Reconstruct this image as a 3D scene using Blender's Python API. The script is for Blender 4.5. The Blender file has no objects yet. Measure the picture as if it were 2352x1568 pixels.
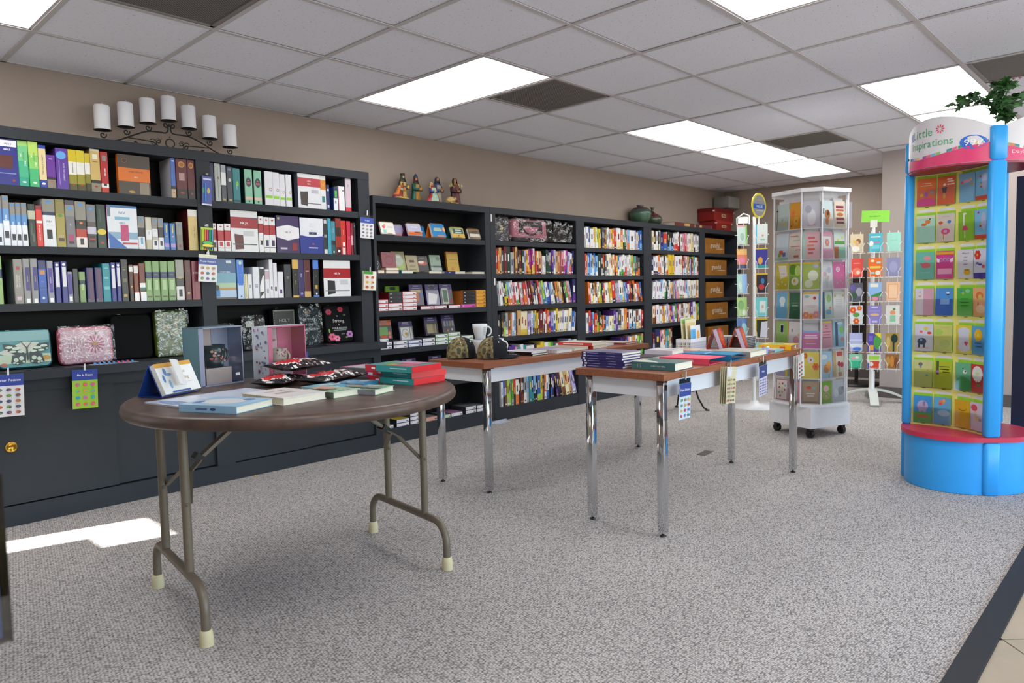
import bpy, math, random
from mathutils import Vector, Matrix
S = bpy.context.scene
# ---------------------------------------------------------------- camera, world, sun, exposure
cam = bpy.data.cameras.new('camera'); co = bpy.data.objects.new('camera', cam); S.collection.objects.link(co)
cam.sensor_width = 36; cam.lens = 25.175; cam.clip_start = .05
_y, _p, _r = .7566, -.0691, -.0223
_w = Vector((math.cos(_y)*math.cos(_p), math.sin(_y)*math.cos(_p), math.sin(_p)))
_a = Vector((math.sin(_y), -math.cos(_y), 0)); _b = _a.cross(_w)
_rt = _a*math.cos(_r)+_b*math.sin(_r); _up = _b*math.cos(_r)-_a*math.sin(_r)
_m = Matrix((_rt, _up, -_w)).transposed().to_4x4(); _m.translation = (-1.0149, -4.6791, 1.1428)
co.matrix_world = _m; S.camera = co
cam.dof.use_dof = True; cam.dof.focus_distance = 3.3; cam.dof.aperture_fstop = 4.5
W = bpy.data.worlds.new('world'); S.world = W; W.use_nodes = True
_bg = W.node_tree.nodes['Background']; _sk = W.node_tree.nodes.new('ShaderNodeTexSky')
_sk.sky_type = 'NISHITA'; _sk.sun_disc = False; _sk.sun_elevation = math.radians(40); _sk.sun_rotation = math.radians(-76)
W.node_tree.links.new(_sk.outputs[0], _bg.inputs[0]); _bg.inputs[1].default_value = 1.5
SUN = bpy.data.lights.new('sun', 'SUN'); SUN.energy = 24; SUN.angle = .009; SUN.color = (1, .96, .9)
_so = bpy.data.objects.new('sun', SUN); S.collection.objects.link(_so)
_so.rotation_euler = Vector((1, -.235, -.899)).to_track_quat('-Z', 'Y').to_euler(); _so.location = (-6, 1, 5)
PANEL = 8.0          # radiance of the ceiling panels
S.view_settings.view_transform = 'Standard'; S.view_settings.look = 'None'
S.view_settings.gamma = 1; S.view_settings.use_curve_mapping = False; S.view_settings.exposure = 0.0
S.cycles.max_bounces = 10; S.cycles.diffuse_bounces = 6; S.cycles.transparent_max_bounces = 16
S.cycles.sample_clamp_indirect = 6
rnd = random.Random(7)
# ---------------------------------------------------------------- helpers
def lin(h):
    if not isinstance(h, str): return h
    if len(h) == 3: h = h[0]*2+h[1]*2+h[2]*2
    o = []
    for i in (0, 2, 4):
        c = int(h[i:i+2], 16)/255
        o.append(c/12.92 if c <= .04045 else ((c+.055)/1.055)**2.4)
    return tuple(o)
class MB:
    def __init__(s): s.v = []; s.f = []; s.c = []; s.s = []
    def face(s, pts, col='fff', smooth=False):
        n = len(s.v); s.v += [tuple(p) for p in pts]; s.f.append(tuple(range(n, n+len(pts)))); s.c.append(lin(col)); s.s.append(smooth); return s
    def grid(s, rows, col, closed=False, smooth=True, cols=None):
        n = len(s.v); k = len(rows[0])
        for r in rows: s.v += [tuple(p) for p in r]
        for i in range(len(rows)-1):
            for j in range(k if closed else k-1):
                a = n+i*k+j; b = n+i*k+(j+1) % k
                s.f.append((a, b, b+k, a+k)); s.c.append(lin(cols[i] if cols else col)); s.s.append(smooth)
    def box(s, a, b, col='fff', M=None, skip=''):
        x0, y0, z0 = a; x1, y1, z1 = b; n = len(s.v)
        p = [(x0,y0,z0),(x1,y0,z0),(x1,y1,z0),(x0,y1,z0),(x0,y0,z1),(x1,y0,z1),(x1,y1,z1),(x0,y1,z1)]
        if M: p = [tuple(M @ Vector(q)) for q in p]
        s.v += p
        for k, q in (('b',(0,3,2,1)),('t',(4,5,6,7)),('f',(0,1,5,4)),('r',(1,2,6,5)),('k',(2,3,7,6)),('l',(3,0,4,7))):
            if k not in skip:
                s.f.append(tuple(n+i for i in q)); s.c.append(lin(col[k] if isinstance(col, dict) and k in col else col['*'] if isinstance(col, dict) else col)); s.s.append(False)
        return s
    def rbox(s, a, b, r, col='fff', M=None):
        # box with its upright edges rounded and top and bottom rims eased
        x0, y0, z0 = a; x1, y1, z1 = b; out = []
        for cx, cy, a0 in ((x1-r,y1-r,0),(x0+r,y1-r,90),(x0+r,y0+r,180),(x1-r,y0+r,270)):
            for k in range(4): t = math.radians(a0+30*k); out.append((cx, cy, math.cos(t), math.sin(t)))
        e = min(r*.5, (z1-z0)*.3); rows = []
        for z, q in ((z0, r-e), (z0+e, r), (z1-e, r), (z1, r-e)):
            rows.append([(cx+c*q, cy+d*q, z) for cx, cy, c, d in out])
        if M: rows = [[tuple(M @ Vector(p)) for p in q] for q in rows]
        s.grid(rows, col, True); s.face(rows[-1], col); s.face(rows[0][::-1], col); return s
    def tube(s, path, r, n=8, col='fff', cap=True, flat=None):
        P = [Vector(p) for p in path]; rows = []; up = None
        for i, p in enumerate(P):
            t = (P[min(i+1, len(P)-1)]-P[max(i-1, 0)]).normalized()
            if up is None: up = t.orthogonal().normalized()
            up = (up-t*up.dot(t)).normalized(); q = t.cross(up)
            rr = r[i] if isinstance(r, (list, tuple)) else r
            rows.append([p+(up*math.cos(2*math.pi*k/n)+q*math.sin(2*math.pi*k/n))*rr for k in range(n)])
        s.grid(rows, col, True)
        if cap: s.face(rows[0][::-1], col); s.face(rows[-1], col)
        return s
    def lathe(s, prof, n=20, col='fff', at=(0,0,0), cols=None, smooth=True, M=None):
        rows = [[(at[0]+r*math.cos(2*math.pi*k/n), at[1]+r*math.sin(2*math.pi*k/n), at[2]+z) for k in range(n)] for r, z in prof]
        if M: rows = [[tuple(M @ Vector(p)) for p in q] for q in rows]
        s.grid(rows, col, True, smooth, cols)
        if prof[0][0] > 1e-4: s.face(rows[0][::-1], cols[0] if cols else col)
        if prof[-1][0] > 1e-4: s.face(rows[-1], cols[-1] if cols else col)
        return s
    def prism(s, out, z0, z1, col='fff', side=None, cap=True):
        n = len(out)
        for i in range(n):
            a, b = out[i], out[(i+1) % n]; s.face([(*a,z0),(*b,z0),(*b,z1),(*a,z1)], side or col)
        if cap: s.face([(*p,z1) for p in out], col); s.face([(*p,z0) for p in out[::-1]], col)
        return s
    def strap(s, a, b, w, t, col='fff', up=(0,0,1)):
        a, b = Vector(a), Vector(b); d = (b-a).normalized(); q = d.cross(Vector(up)).normalized(); p = q.cross(d)
        M = Matrix((d, q, p)).transposed().to_4x4(); M.translation = a
        return s.box((0,-w/2,-t/2), ((b-a).length, w/2, t/2), col, M)
    def ell(s, c, rx, rz, col, ax='xz', off=0, n=14, a0=0, a1=360):
        k = n if a1-a0 >= 360 else n+1
        s.face([fl(c[0]+rx*math.cos(math.radians(a0+(a1-a0)*i/n)), c[1]+rz*math.sin(math.radians(a0+(a1-a0)*i/n)), off) for i in range(k)], col)
    def xf(s, M, start=0):
        for i in range(start, len(s.v)): s.v[i] = tuple(M @ Vector(s.v[i]))
        return s
    def add(s, o, M=None):
        n = len(s.v); s.v += [tuple(M @ Vector(p)) for p in o.v] if M else o.v
        s.f += [tuple(n+i for i in q) for q in o.f]; s.c += o.c; s.s += o.s; return s
    def mesh(s, name, mat):
        me = bpy.data.meshes.new(name); me.from_pydata(s.v, [], s.f); me.materials.append(mat)
        at = me.color_attributes.new('Col', 'FLOAT_COLOR', 'CORNER'); buf = []
        for q, c in zip(s.f, s.c): buf += [c[0], c[1], c[2], 1.0]*len(q)
        at.data.foreach_set('color', buf); me.polygons.foreach_set('use_smooth', s.s); return me
def fl(x, z, off=0): return (x, -off, z)      # flat print faces -y
def link(o): S.collection.objects.link(o); return o
def tagit(o, label=None, cat=None, group=None, kind=None):
    for k, x in (('label', label), ('category', cat), ('group', group), ('kind', kind)):
        if x: o[k] = x
    return o
def E(name, label, cat, loc=(0,0,0), rz=0, group=None, rot=None):
    o = link(bpy.data.objects.new(name, None)); o.empty_display_size = .05; o.location = loc
    o.rotation_euler = rot or (0, 0, rz); return tagit(o, label, cat, group)
def P(name, mb, mat, par, loc=None, rot=None, label=None):
    o = link(bpy.data.objects.new(name, mb.mesh(name, mat) if isinstance(mb, MB) else mb)); o.parent = par
    if loc: o.location = loc
    if rot: o.rotation_euler = rot
    if label: o['label'] = label
    return o
def T(name, mb, mat, label, cat, loc=(0,0,0), rz=0, group=None, rot=None, kind=None):
    o = link(bpy.data.objects.new(name, mb.mesh(name, mat) if isinstance(mb, MB) else mb)); o.location = loc
    o.rotation_euler = rot or (0, 0, rz); return tagit(o, label, cat, group, kind)
def ST(name, mb, mat, par=None):
    o = link(bpy.data.objects.new(name, mb.mesh(name, mat))); o.parent = par
    if not par: o['kind'] = 'structure'
    return o
# ---------------------------------------------------------------- materials
def mat(name, col=None, rough=.5, metal=0, spec=.5, coat=0, noise=0, nscale=30, bump=0, bscale=200, attr=False):
    m = bpy.data.materials.new(name); m.use_nodes = True; nt = m.node_tree; b = nt.nodes['Principled BSDF']
    b.inputs['Roughness'].default_value = rough; b.inputs['Metallic'].default_value = metal
    b.inputs['Specular IOR Level'].default_value = spec; b.inputs['Coat Weight'].default_value = coat
    src = None
    if attr: a = nt.nodes.new('ShaderNodeAttribute'); a.attribute_name = 'Col'; src = a.outputs[0]
    else: b.inputs['Base Color'].default_value = (*lin(col), 1)
    tc = nt.nodes.new('ShaderNodeTexCoord')
    if noise:
        n = nt.nodes.new('ShaderNodeTexNoise'); n.inputs['Scale'].default_value = nscale; n.inputs['Detail'].default_value = 4
        nt.links.new(tc.outputs['Object'], n.inputs['Vector'])
        mr = nt.nodes.new('ShaderNodeMapRange'); mr.inputs[1].default_value = .3; mr.inputs[2].default_value = .7
        mr.inputs[3].default_value = 1-noise; mr.inputs[4].default_value = 1+noise; nt.links.new(n.outputs[0], mr.inputs[0])
        h = nt.nodes.new('ShaderNodeHueSaturation'); nt.links.new(mr.outputs[0], h.inputs['Value'])
        if src: nt.links.new(src, h.inputs['Color'])
        else: h.inputs['Color'].default_value = (*lin(col), 1)
        src = h.outputs[0]
    if src: nt.links.new(src, b.inputs['Base Color'])
    if bump:
        n = nt.nodes.new('ShaderNodeTexNoise'); n.inputs['Scale'].default_value = bscale; nt.links.new(tc.outputs['Object'], n.inputs['Vector'])
        bp = nt.nodes.new('ShaderNodeBump'); bp.inputs['Strength'].default_value = bump; bp.inputs['Distance'].default_value = .002
        nt.links.new(n.outputs[0], bp.inputs['Height']); nt.links.new(bp.outputs[0], b.inputs['Normal'])
    return m
INK = mat('printed_paper', attr=True, rough=.55, spec=.35, noise=.04)
GLO = mat('glossy_print', attr=True, rough=.3, spec=.5, noise=.03)
CLOTH = mat('zipped_cloth', attr=True, rough=.8, spec=.2, noise=.1, bump=.3)
PLA = mat('painted_plastic', attr=True, rough=.35, spec=.5)
WRAP = mat('crinkled_wrapper', attr=True, rough=.14, spec=.7, bump=1, bscale=18)
PAGE = mat('page_edges', 'e2dccb', .8, spec=.1, noise=.06, nscale=300)
CHAR = mat('charcoal_paint', '31353b', .5, spec=.25, noise=.05, nscale=6, bump=.12, bscale=90)
CHROME = mat('chrome', 'd5d7da', .08, 1)
IRON = mat('black_iron', '1c1917', .5, .3, noise=.1)
WHITEP = mat('white_laminate', 'f0f0f3', .4, noise=.02)
BLACKP = mat('black_plastic', '0d0d0f', .4)
WIREW = mat('white_wire', 'eceded', .35)
WAX = mat('candle_wax', 'e6e6ea', .5, spec=.3)
def film(name, a=.10, rough=.06, bump=0):
    m = bpy.data.materials.new(name); m.use_nodes = True; nt = m.node_tree; nt.nodes.remove(nt.nodes['Principled BSDF'])
    t = nt.nodes.new('ShaderNodeBsdfTransparent'); g = nt.nodes.new('ShaderNodeBsdfGlossy'); g.inputs['Roughness'].default_value = rough
    fr = nt.nodes.new('ShaderNodeLayerWeight'); fr.inputs[0].default_value = .25; ma = nt.nodes.new('ShaderNodeMath'); ma.operation = 'ADD'; ma.use_clamp = True
    ma.inputs[1].default_value = a-.05; nt.links.new(fr.outputs['Fresnel'], ma.inputs[0])
    x = nt.nodes.new('ShaderNodeMixShader'); nt.links.new(ma.outputs[0], x.inputs[0]); nt.links.new(t.outputs[0], x.inputs[1]); nt.links.new(g.outputs[0], x.inputs[2])
    if bump:
        tc = nt.nodes.new('ShaderNodeTexCoord'); n = nt.nodes.new('ShaderNodeTexNoise'); n.inputs['Scale'].default_value = 22
        nt.links.new(tc.outputs['Object'], n.inputs['Vector']); bp = nt.nodes.new('ShaderNodeBump'); bp.inputs['Strength'].default_value = bump; bp.inputs['Distance'].default_value = .02
        nt.links.new(n.outputs[0], bp.inputs['Height']); nt.links.new(bp.outputs[0], g.inputs['Normal'])
    nt.links.new(x.outputs[0], nt.nodes['Material Output'].inputs[0]); return m
FILM = film('clear_plastic'); CRINK = film('crinkled_clear_film', .1, .1, .6)
# ---------------------------------------------------------------- lettering: glyph meshes made once
GL = {}
def glyph(ch):
    if ch not in GL:
        cu = bpy.data.curves.new('g', 'FONT'); cu.body = ch; cu.resolution_u = 2; ob = bpy.data.objects.new('g', cu)
        me = ob.to_mesh(); vs = [tuple(v.co) for v in me.vertices]; fs = [tuple(p.vertices) for p in me.polygons]
        w = max((v[0] for v in vs), default=.3)-min((v[0] for v in vs), default=0); x = min((v[0] for v in vs), default=0)
        GL[ch] = (vs, fs, w, x); ob.to_mesh_clear(); bpy.data.objects.remove(ob); bpy.data.curves.remove(cu)
    return GL[ch]
def text(mb, s, size, col, F, align='c', sq=1, gap=.09):
    # flat letters; F maps (u right, v up) to a point; size is the capital height
    k = size/.7; tot = 0; adv = []
    for ch in s:
        if ch == ' ': adv.append(.3)
        else: adv.append(glyph(ch)[2]+gap)
    tot = (sum(adv)-gap)*k*sq; u = -tot/2 if align == 'c' else 0 if align == 'l' else -tot
    for ch, a in zip(s, adv):
        if ch != ' ':
            vs, fs, w, x = glyph(ch)
            n = len(mb.v); mb.v += [tuple(F(u+(v[0]-x)*k*sq, v[1]*k-size/2)) for v in vs]
            for q in fs: mb.f.append(tuple(n+i for i in q)); mb.c.append(lin(col)); mb.s.append(False)
        u += a*k*sq
    return tot
def FX(cx, cz, y, rot=0):         # frame for letters on a face looking to -y
    c, d = math.cos(rot), math.sin(rot)
    return lambda u, v: (cx+u*c-v*d, y, cz+u*d+v*c)
def FZ(cx, cy, z, rot=0):         # frame for letters on a face looking up
    c, d = math.cos(rot), math.sin(rot)
    return lambda u, v: (cx+u*c-v*d, cy+u*d+v*c, z)
DOWN = -math.pi/2
# ---------------------------------------------------------------- the room
def nodes(m): return m.node_tree.nodes, m.node_tree.links, m.node_tree.nodes['Principled BSDF']
WALL = mat('taupe_paint', 'a3958a', .7, spec=.2, noise=.03, nscale=3, bump=.15, bscale=160)
CARPET = mat('loop_carpet', 'a8a29e', .95, spec=.05)
N, L, B = nodes(CARPET)
tc = N.new('ShaderNodeTexCoord'); mp = N.new('ShaderNodeMapping'); mp.inputs['Scale'].default_value = (95, 165, 1); mp.inputs['Rotation'].default_value = (0, 0, .12)
L.new(tc.outputs['Object'], mp.inputs[0])
vo = N.new('ShaderNodeTexVoronoi'); vo.inputs['Scale'].default_value = 1; vo.inputs['Randomness'].default_value = .55; L.new(mp.outputs[0], vo.inputs['Vector'])
cr = N.new('ShaderNodeValToRGB'); L.new(vo.outputs['Distance'], cr.inputs[0])
cr.color_ramp.elements[0].position = .3; cr.color_ramp.elements[0].color = (*lin('c9c3be'), 1)
cr.color_ramp.elements[1].position = .78; cr.color_ramp.elements[1].color = (*lin('6a6665'), 1)
no = N.new('ShaderNodeTexNoise'); no.inputs['Scale'].default_value = 2.2; no.inputs['Detail'].default_value = 6; L.new(tc.outputs['Object'], no.inputs['Vector'])
hs = N.new('ShaderNodeHueSaturation'); mr = N.new('ShaderNodeMapRange'); mr.inputs[3].default_value = .88; mr.inputs[4].default_value = 1.12
L.new(no.outputs[0], mr.inputs[0]); L.new(mr.outputs[0], hs.inputs['Value']); L.new(cr.outputs[0], hs.inputs['Color']); L.new(hs.outputs[0], B.inputs['Base Color'])
bp = N.new('ShaderNodeBump'); bp.inputs['Strength'].default_value = .5; bp.inputs['Distance'].default_value = .003; bp.invert = True
L.new(vo.outputs['Distance'], bp.inputs['Height']); L.new(bp.outputs[0], B.inputs['Normal'])
CEIL = mat('acoustic_tile', 'd6d0d2', .9, spec=.05)
N, L, B = nodes(CEIL)
tc = N.new('ShaderNodeTexCoord'); mp = N.new('ShaderNodeMapping'); mp.inputs['Scale'].default_value = (55, 150, 55); mp.inputs['Rotation'].default_value = (0, 0, .9); L.new(tc.outputs['Object'], mp.inputs[0])
no = N.new('ShaderNodeTexNoise'); no.inputs['Scale'].default_value = 1; no.inputs['Detail'].default_value = 3; L.new(mp.outputs[0], no.inputs['Vector'])
cr = N.new('ShaderNodeValToRGB'); cr.color_ramp.elements[0].position = .29; cr.color_ramp.elements[0].color = (*lin('b4afb0'), 1)
cr.color_ramp.elements[1].position = .36; cr.color_ramp.elements[1].color = (*lin('f0f1f8'), 1); L.new(no.outputs[0], cr.inputs[0]); L.new(cr.outputs[0], B.inputs['Base Color'])
BAR = mat('grid_bar_enamel', 'c9c5c4', .5); GREYM = mat('grey_grille', '77726e', .6, .2)
N, L, B = nodes(GREYM)
tc = N.new('ShaderNodeTexCoord'); ck = N.new('ShaderNodeTexChecker'); ck.inputs['Scale'].default_value = 130; ck.inputs[1].default_value = (*lin('8d8884'), 1); ck.inputs[2].default_value = (*lin('47433f'), 1)
L.new(tc.outputs['Object'], ck.inputs[0]); L.new(ck.outputs[0], B.inputs['Base Color'])
LAMP = bpy.data.materials.new('lit_diffuser'); LAMP.use_nodes = True
N = LAMP.node_tree.nodes; em = N.new('ShaderNodeEmission'); em.inputs[0].default_value = (1, .995, .98, 1); em.inputs[1].default_value = PANEL
LAMP.node_tree.links.new(em.outputs[0], N['Material Output'].inputs[0])
TILE = mat('beige_floor_tile', 'b3a48d', .45, noise=.1, nscale=5); GROUT = mat('pale_grout', 'c3bdb2', .9); RUB = mat('black_rubber', '2a2b2e', .5)
DARKW = mat('dark_baseboard', '5d5754', .6); NAVY = mat('navy_laminate', '26293c', .5); GLASS = film('window_glass', .06, .02)
XW, XB, YR, HC = -1.9, 8.25, -8.0, 2.44
flo = ST('floor', MB().box((XW, -4.2, -.06), (XB, 0, 0)), CARPET)
ST('floor_base', MB().box((XW, YR, -.06), (XB, -4.2, -.012)), GROUT, flo)
def clip(p, ax, v, sg):
    o = []
    for i in range(len(p)):
        a, b = p[i], p[(i+1) % len(p)]; da, db = (a[ax]-v)*sg, (b[ax]-v)*sg
        if da >= 0: o.append(a)
        if (da >= 0) != (db >= 0): t = da/(da-db); o.append((a[0]+(b[0]-a[0])*t, a[1]+(b[1]-a[1])*t))
    return o
D = .424*.7071                     # diagonal floor tiles
for i in range(-4, 18):
    for j in range(0, 9):
        cx, cy = 1.36+(i-1)*D*2+(j % 2)*D, -4.283-j*D
        g = D-.004; q = [(cx-g, cy), (cx, cy-g), (cx+g, cy), (cx, cy+g)]
        for ax, v, sg in ((1, -4.276, -1), (0, XW, 1), (0, 6.73, -1)): q = clip(q, ax, v, sg) if q else q
        if len(q) > 2 and max(p[0] for p in q)-min(p[0] for p in q) > .02: P('tile', MB().prism(q, -.012, -.001), TILE, flo)
ST('trim_1', MB().box((XW, -4.275, -.012), (XB, -4.2, .006)), RUB)
ST('wall_left', MB().box((XW, 0, 0), (XB, .1, HC+.12)), WALL)
ST('wall_back', MB().box((XB, YR, 0), (XB+.1, .1, HC+.12)), WALL)
ST('wall_right', MB().box((XW-.1, YR-.1, 0), (-1.6, YR, HC+.12)).box((6.6, YR-.1, 0), (XB+.1, YR, HC+.12)).box((-1.6, YR-.1, 0), (6.6, YR, .35)).box((-1.6, YR-.1, 2.3), (6.6, YR, HC+.12)), WALL)
# the front wall has a tall narrow window; a board added low in it shapes the sun patch
wf = MB().box((XW-.1, YR, 0), (XW, -.59, HC+.12)).box((XW-.1, -.17, 0), (XW, .1, HC+.12)).box((XW-.1, -.59, 2.1), (XW, -.17, HC+.12)).box((XW-.1, -.59, 0), (XW, -.17, .5))
ST('wall_front', wf, WALL)
T('sun_mask', MB().box((XW-.06, -.59, .5), (XW-.04, -.385, 1.776)), WHITEP, 'unseen white board added in the narrow front window to shape the sun patch', 'board')
w1 = ST('window_1', MB().box((XW-.09, -.17, .5), (XW-.05, -.16, 2.1)).box((XW-.09, -.6, .5), (XW-.05, -.59, 2.1)), WHITEP); P('pane', MB().face([(XW-.08, -.59, .5), (XW-.08, -.17, .5), (XW-.08, -.17, 2.1), (XW-.08, -.59, 2.1)]), GLASS, w1)
fr = MB()
XS = [-1.6, .05, 1.7, 3.35, 5.0, 6.55]
for x in XS: fr.box((x, YR-.08, .35), (x+.05, YR-.03, 2.3))
w2 = ST('fill_window', fr, WHITEP)  # unseen windows added for daylight fill and ceiling bounce
for a, b in zip(XS, XS[1:]): P('pane', MB().face([(a+.05, YR-.055, .35), (b, YR-.055, .35), (b, YR-.055, 2.3), (a+.05, YR-.055, 2.3)]), GLASS, w2)
ST('bounce_pavement', MB().box((-14, -22, -.2), (20, YR-.1, -.1)).box((-14, YR-.1, -.2), (XW-.1, 8, -.1)), mat('bounce_concrete', 'c4c0b8', .9, noise=.06, nscale=2))  # unseen ground added to bounce sunlight up to the ceiling
ST('wall_pier', MB().box((6.75, YR, 0), (XB, -2.44, HC+.12)), mat('pier_paint', 'b0a5a0', .7, spec=.2, bump=.15, bscale=160))
ST('baseboard_back', MB().box((6.735, YR, 0), (6.75, -2.44, .11)).box((6.735, -2.44, 0), (XB, -2.425, .11)).box((XB-.015, -2.4, 0), (XB, 0, .11)), DARKW)
# ceiling: slab, tiles, grid bars
cl = ST('ceiling', MB().box((XW-.1, YR-.1, HC+.02), (XB+.1, .1, HC+.12)), CEIL)
U = .6096
GX = [-3, -2, -1, 0, 1, 2, 3, 4, 5, 6.63, 8.66, 10.71, 12.8, 13.53]
GYs = list(range(0, 14))
LIGHTS = [(3,4,1,3),(6.63,8.66,2,3),(8.66,10.71,2,3),(10.71,12.8,2,3),(6.63,8.66,5,6),(8.66,10.71,5,6),(3,4,5,7),(-1,0,1,3),(-1,0,5,7),(3,4,9,11),(-1,0,9,11),(6.63,8.66,9,10)]
VENTS = [(0,1,2,3),(4,5,2,3),(8.66,9.66,3,4),(6.63,7.63,6,7)]
def used(a, b, j):
    return any(l[0] < b-.01 and l[1] > a+.01 and l[2] <= j < l[3] for l in LIGHTS+VENTS)
tm = {}
for a, b in zip(GX, GX[1:]):
    for j in GYs[:-1]:
        segs = [(a, b)]
        for l in VENTS:
            if l[2] <= j < l[3] and l[0] >= a-.01 and l[1] < b-.01: segs = [(l[1], b), (a, a)]
        for p, q in segs:
            x0, x1 = max(p*U, XW), min(q*U, XB)
            if x1-x0 < .03 or used(p, q, j): continue
            k = round(x1-x0, 3)
            if k not in tm: tm[k] = MB().box((.006, .006, 0), (x1-x0-.006, U-.006, .015)).mesh('tile', CEIL)
            P('tile', tm[k], CEIL, cl, (x0, -(j+1)*U, HC+rnd.uniform(.001, .004)))
for a in GX[:-1]:
    if a*U > XW: P('grid_bar', MB().box((a*U-.012, YR, HC-.004), (a*U+.012, 0, HC)), BAR, cl)
for j in GYs[1:]:
    cuts = sorted((l[0], l[1]) for l in LIGHTS if l[2] < j < l[3]); x = XW
    for a, b in cuts+[(99, 99)]:
        e = min(a*U, XB)
        if e-x > .02: P('grid_bar', MB().box((x, -j*U-.012, HC-.0045), (e, -j*U+.012, HC-.0005)), BAR, cl)
        x = b*U
P('edge_angle', MB().box((XW, -.02, HC-.004), (XB, 0, HC)), BAR, cl)
LL = ['long bright ceiling light above the nativity figures', 'bright ceiling light first of three in a row', 'middle one of the three ceiling lights in a row', 'ceiling light nearest the far wall, last of three in a row', 'bright ceiling light above the blue card display', 'ceiling light partly hidden behind the display header', 'ceiling light cut by the top edge, right of centre', 'ceiling light cut by the corner above the tall bookcase']
for i, (a, b, j, k) in enumerate(LIGHTS):
    x0, x1, y0, y1 = a*U+.012, b*U-.012, -k*U+.012, -j*U-.012
    t = E('ceiling_light', LL[i] if i < 8 else 'ceiling light behind the viewpoint, '+['over the front window corner','over the shop counter side','over the far front corner','by the far wall end'][i-8], 'light', ((x0+x1)/2, (y0+y1)/2, HC), 0, 'fluorescent ceiling lights'); w, h = (x1-x0)/2, (y1-y0)/2
    P('diffuser', MB().face([(-w+.012,-h+.012,.004),(-w+.012,h-.012,.004),(w-.012,h-.012,.004),(w-.012,-h+.012,.004)]), LAMP, t)
    P('frame', MB().box((-w,-h,0),(w,-h+.012,.018)).box((-w,h-.012,0),(w,h,.018)).box((-w,-h,0),(-w+.012,h,.018)).box((w-.012,-h,0),(w,h,.018)), BAR, t)
VL = ['perforated return air grille over the tall bookcase', 'grey ceiling vent beside the long bright light', 'grey ceiling vent beside the three lights in a row', 'grey ceiling vent above the ivy']
for i, (a, b, j, k) in enumerate(VENTS):
    x0, x1, y0, y1 = a*U+.014, b*U-.014, -k*U+.014, -j*U-.014
    t = E('ceiling_vent', VL[i], 'vent', ((x0+x1)/2, (y0+y1)/2, HC)); w, h = (x1-x0)/2, (y1-y0)/2
    P('grille', MB().box((-w+.02,-h+.02,.003),(w-.02,h-.02,.006)), GREYM, t)
    P('frame', MB().box((-w,-h,-.002),(w,-h+.02,.012)).box((-w,h-.02,-.002),(w,h,.012)).box((-w,-h,-.002),(-w+.02,h,.012)).box((w-.02,-h,-.002),(w,h,.012)), mat('vent_frame', '8b8682', .6) if i == 0 else bpy.data.materials['vent_frame'], t)
# ---------------------------------------------------------------- bookcases
YF = -.267
INNER = mat('shaded_back', '141416', .6, spec=.2, noise=.05)  # near-black colour stands in for the shade deep in the shelves
def tall():
    t = E('tall_bookcase', 'tall charcoal bookcase over sliding-door cabinets, bibles on its shelves', 'bookcase', (.94, -.15, 0)); o = Vector((.94, -.15, 0))
    def B(n, *bs):
        m = MB()
        for a, b in bs: m.box(Vector(a)-o, Vector(b)-o)
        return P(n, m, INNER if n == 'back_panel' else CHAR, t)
    for a, b in ((-.285, -.185), (.895, .982), (2.064, 2.162)): B('upright', ((a, YF, .795), (b, -.003, 1.985)))
    B('top_board', ((-.285, YF-.002, 1.985), (2.162, -.003, 2.042)))
    for a, b in ((-.185, .895), (.982, 2.064)):
        for z0, z1 in ((1.704, 1.748), (1.398, 1.438), (1.098, 1.138)): B('shelf', ((a, YF+.004, z0), (b, -.02, z1)))
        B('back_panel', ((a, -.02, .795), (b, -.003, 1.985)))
    B('counter', ((-.3, -.385, .748), (2.187, -.003, .795)))
    B('plinth', ((-.285, -.334, 0), (2.165, -.28, .105))); B('top_rail', ((-.285, -.339, .685), (2.165, -.3, .748)))
    for a, b in ((-.285, -.2), (.905, 1.02), (2.1, 2.165)): B('stile', ((a, -.339, .105), (b, -.29, .685)))
    B('carcass', ((-.285, -.28, .0), (2.165, -.01, .748)))
    for a, b, y in ((-.2, .345, -.33), (.33, .905, -.312), (1.02, 1.57, -.33), (1.555, 2.1, -.312)):
        d = B('door', ((a, y, .112), (b, y+.014, .684)))
        if a < 0:
            fp = MB().lathe([(.0001, .002), (.018, .002), (.02, .004), (.026, .005), (.028, .002), (.028, 0)][::-1], 24, M=Matrix.Translation((-.15-o.x, y-o.y, .41)) @ Matrix.Rotation(math.pi/2, 4, 'X'))
            P('finger_pull', fp, mat('brass', 'b98f3a', .22, 1), d, label='round brass finger pull')
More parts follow.
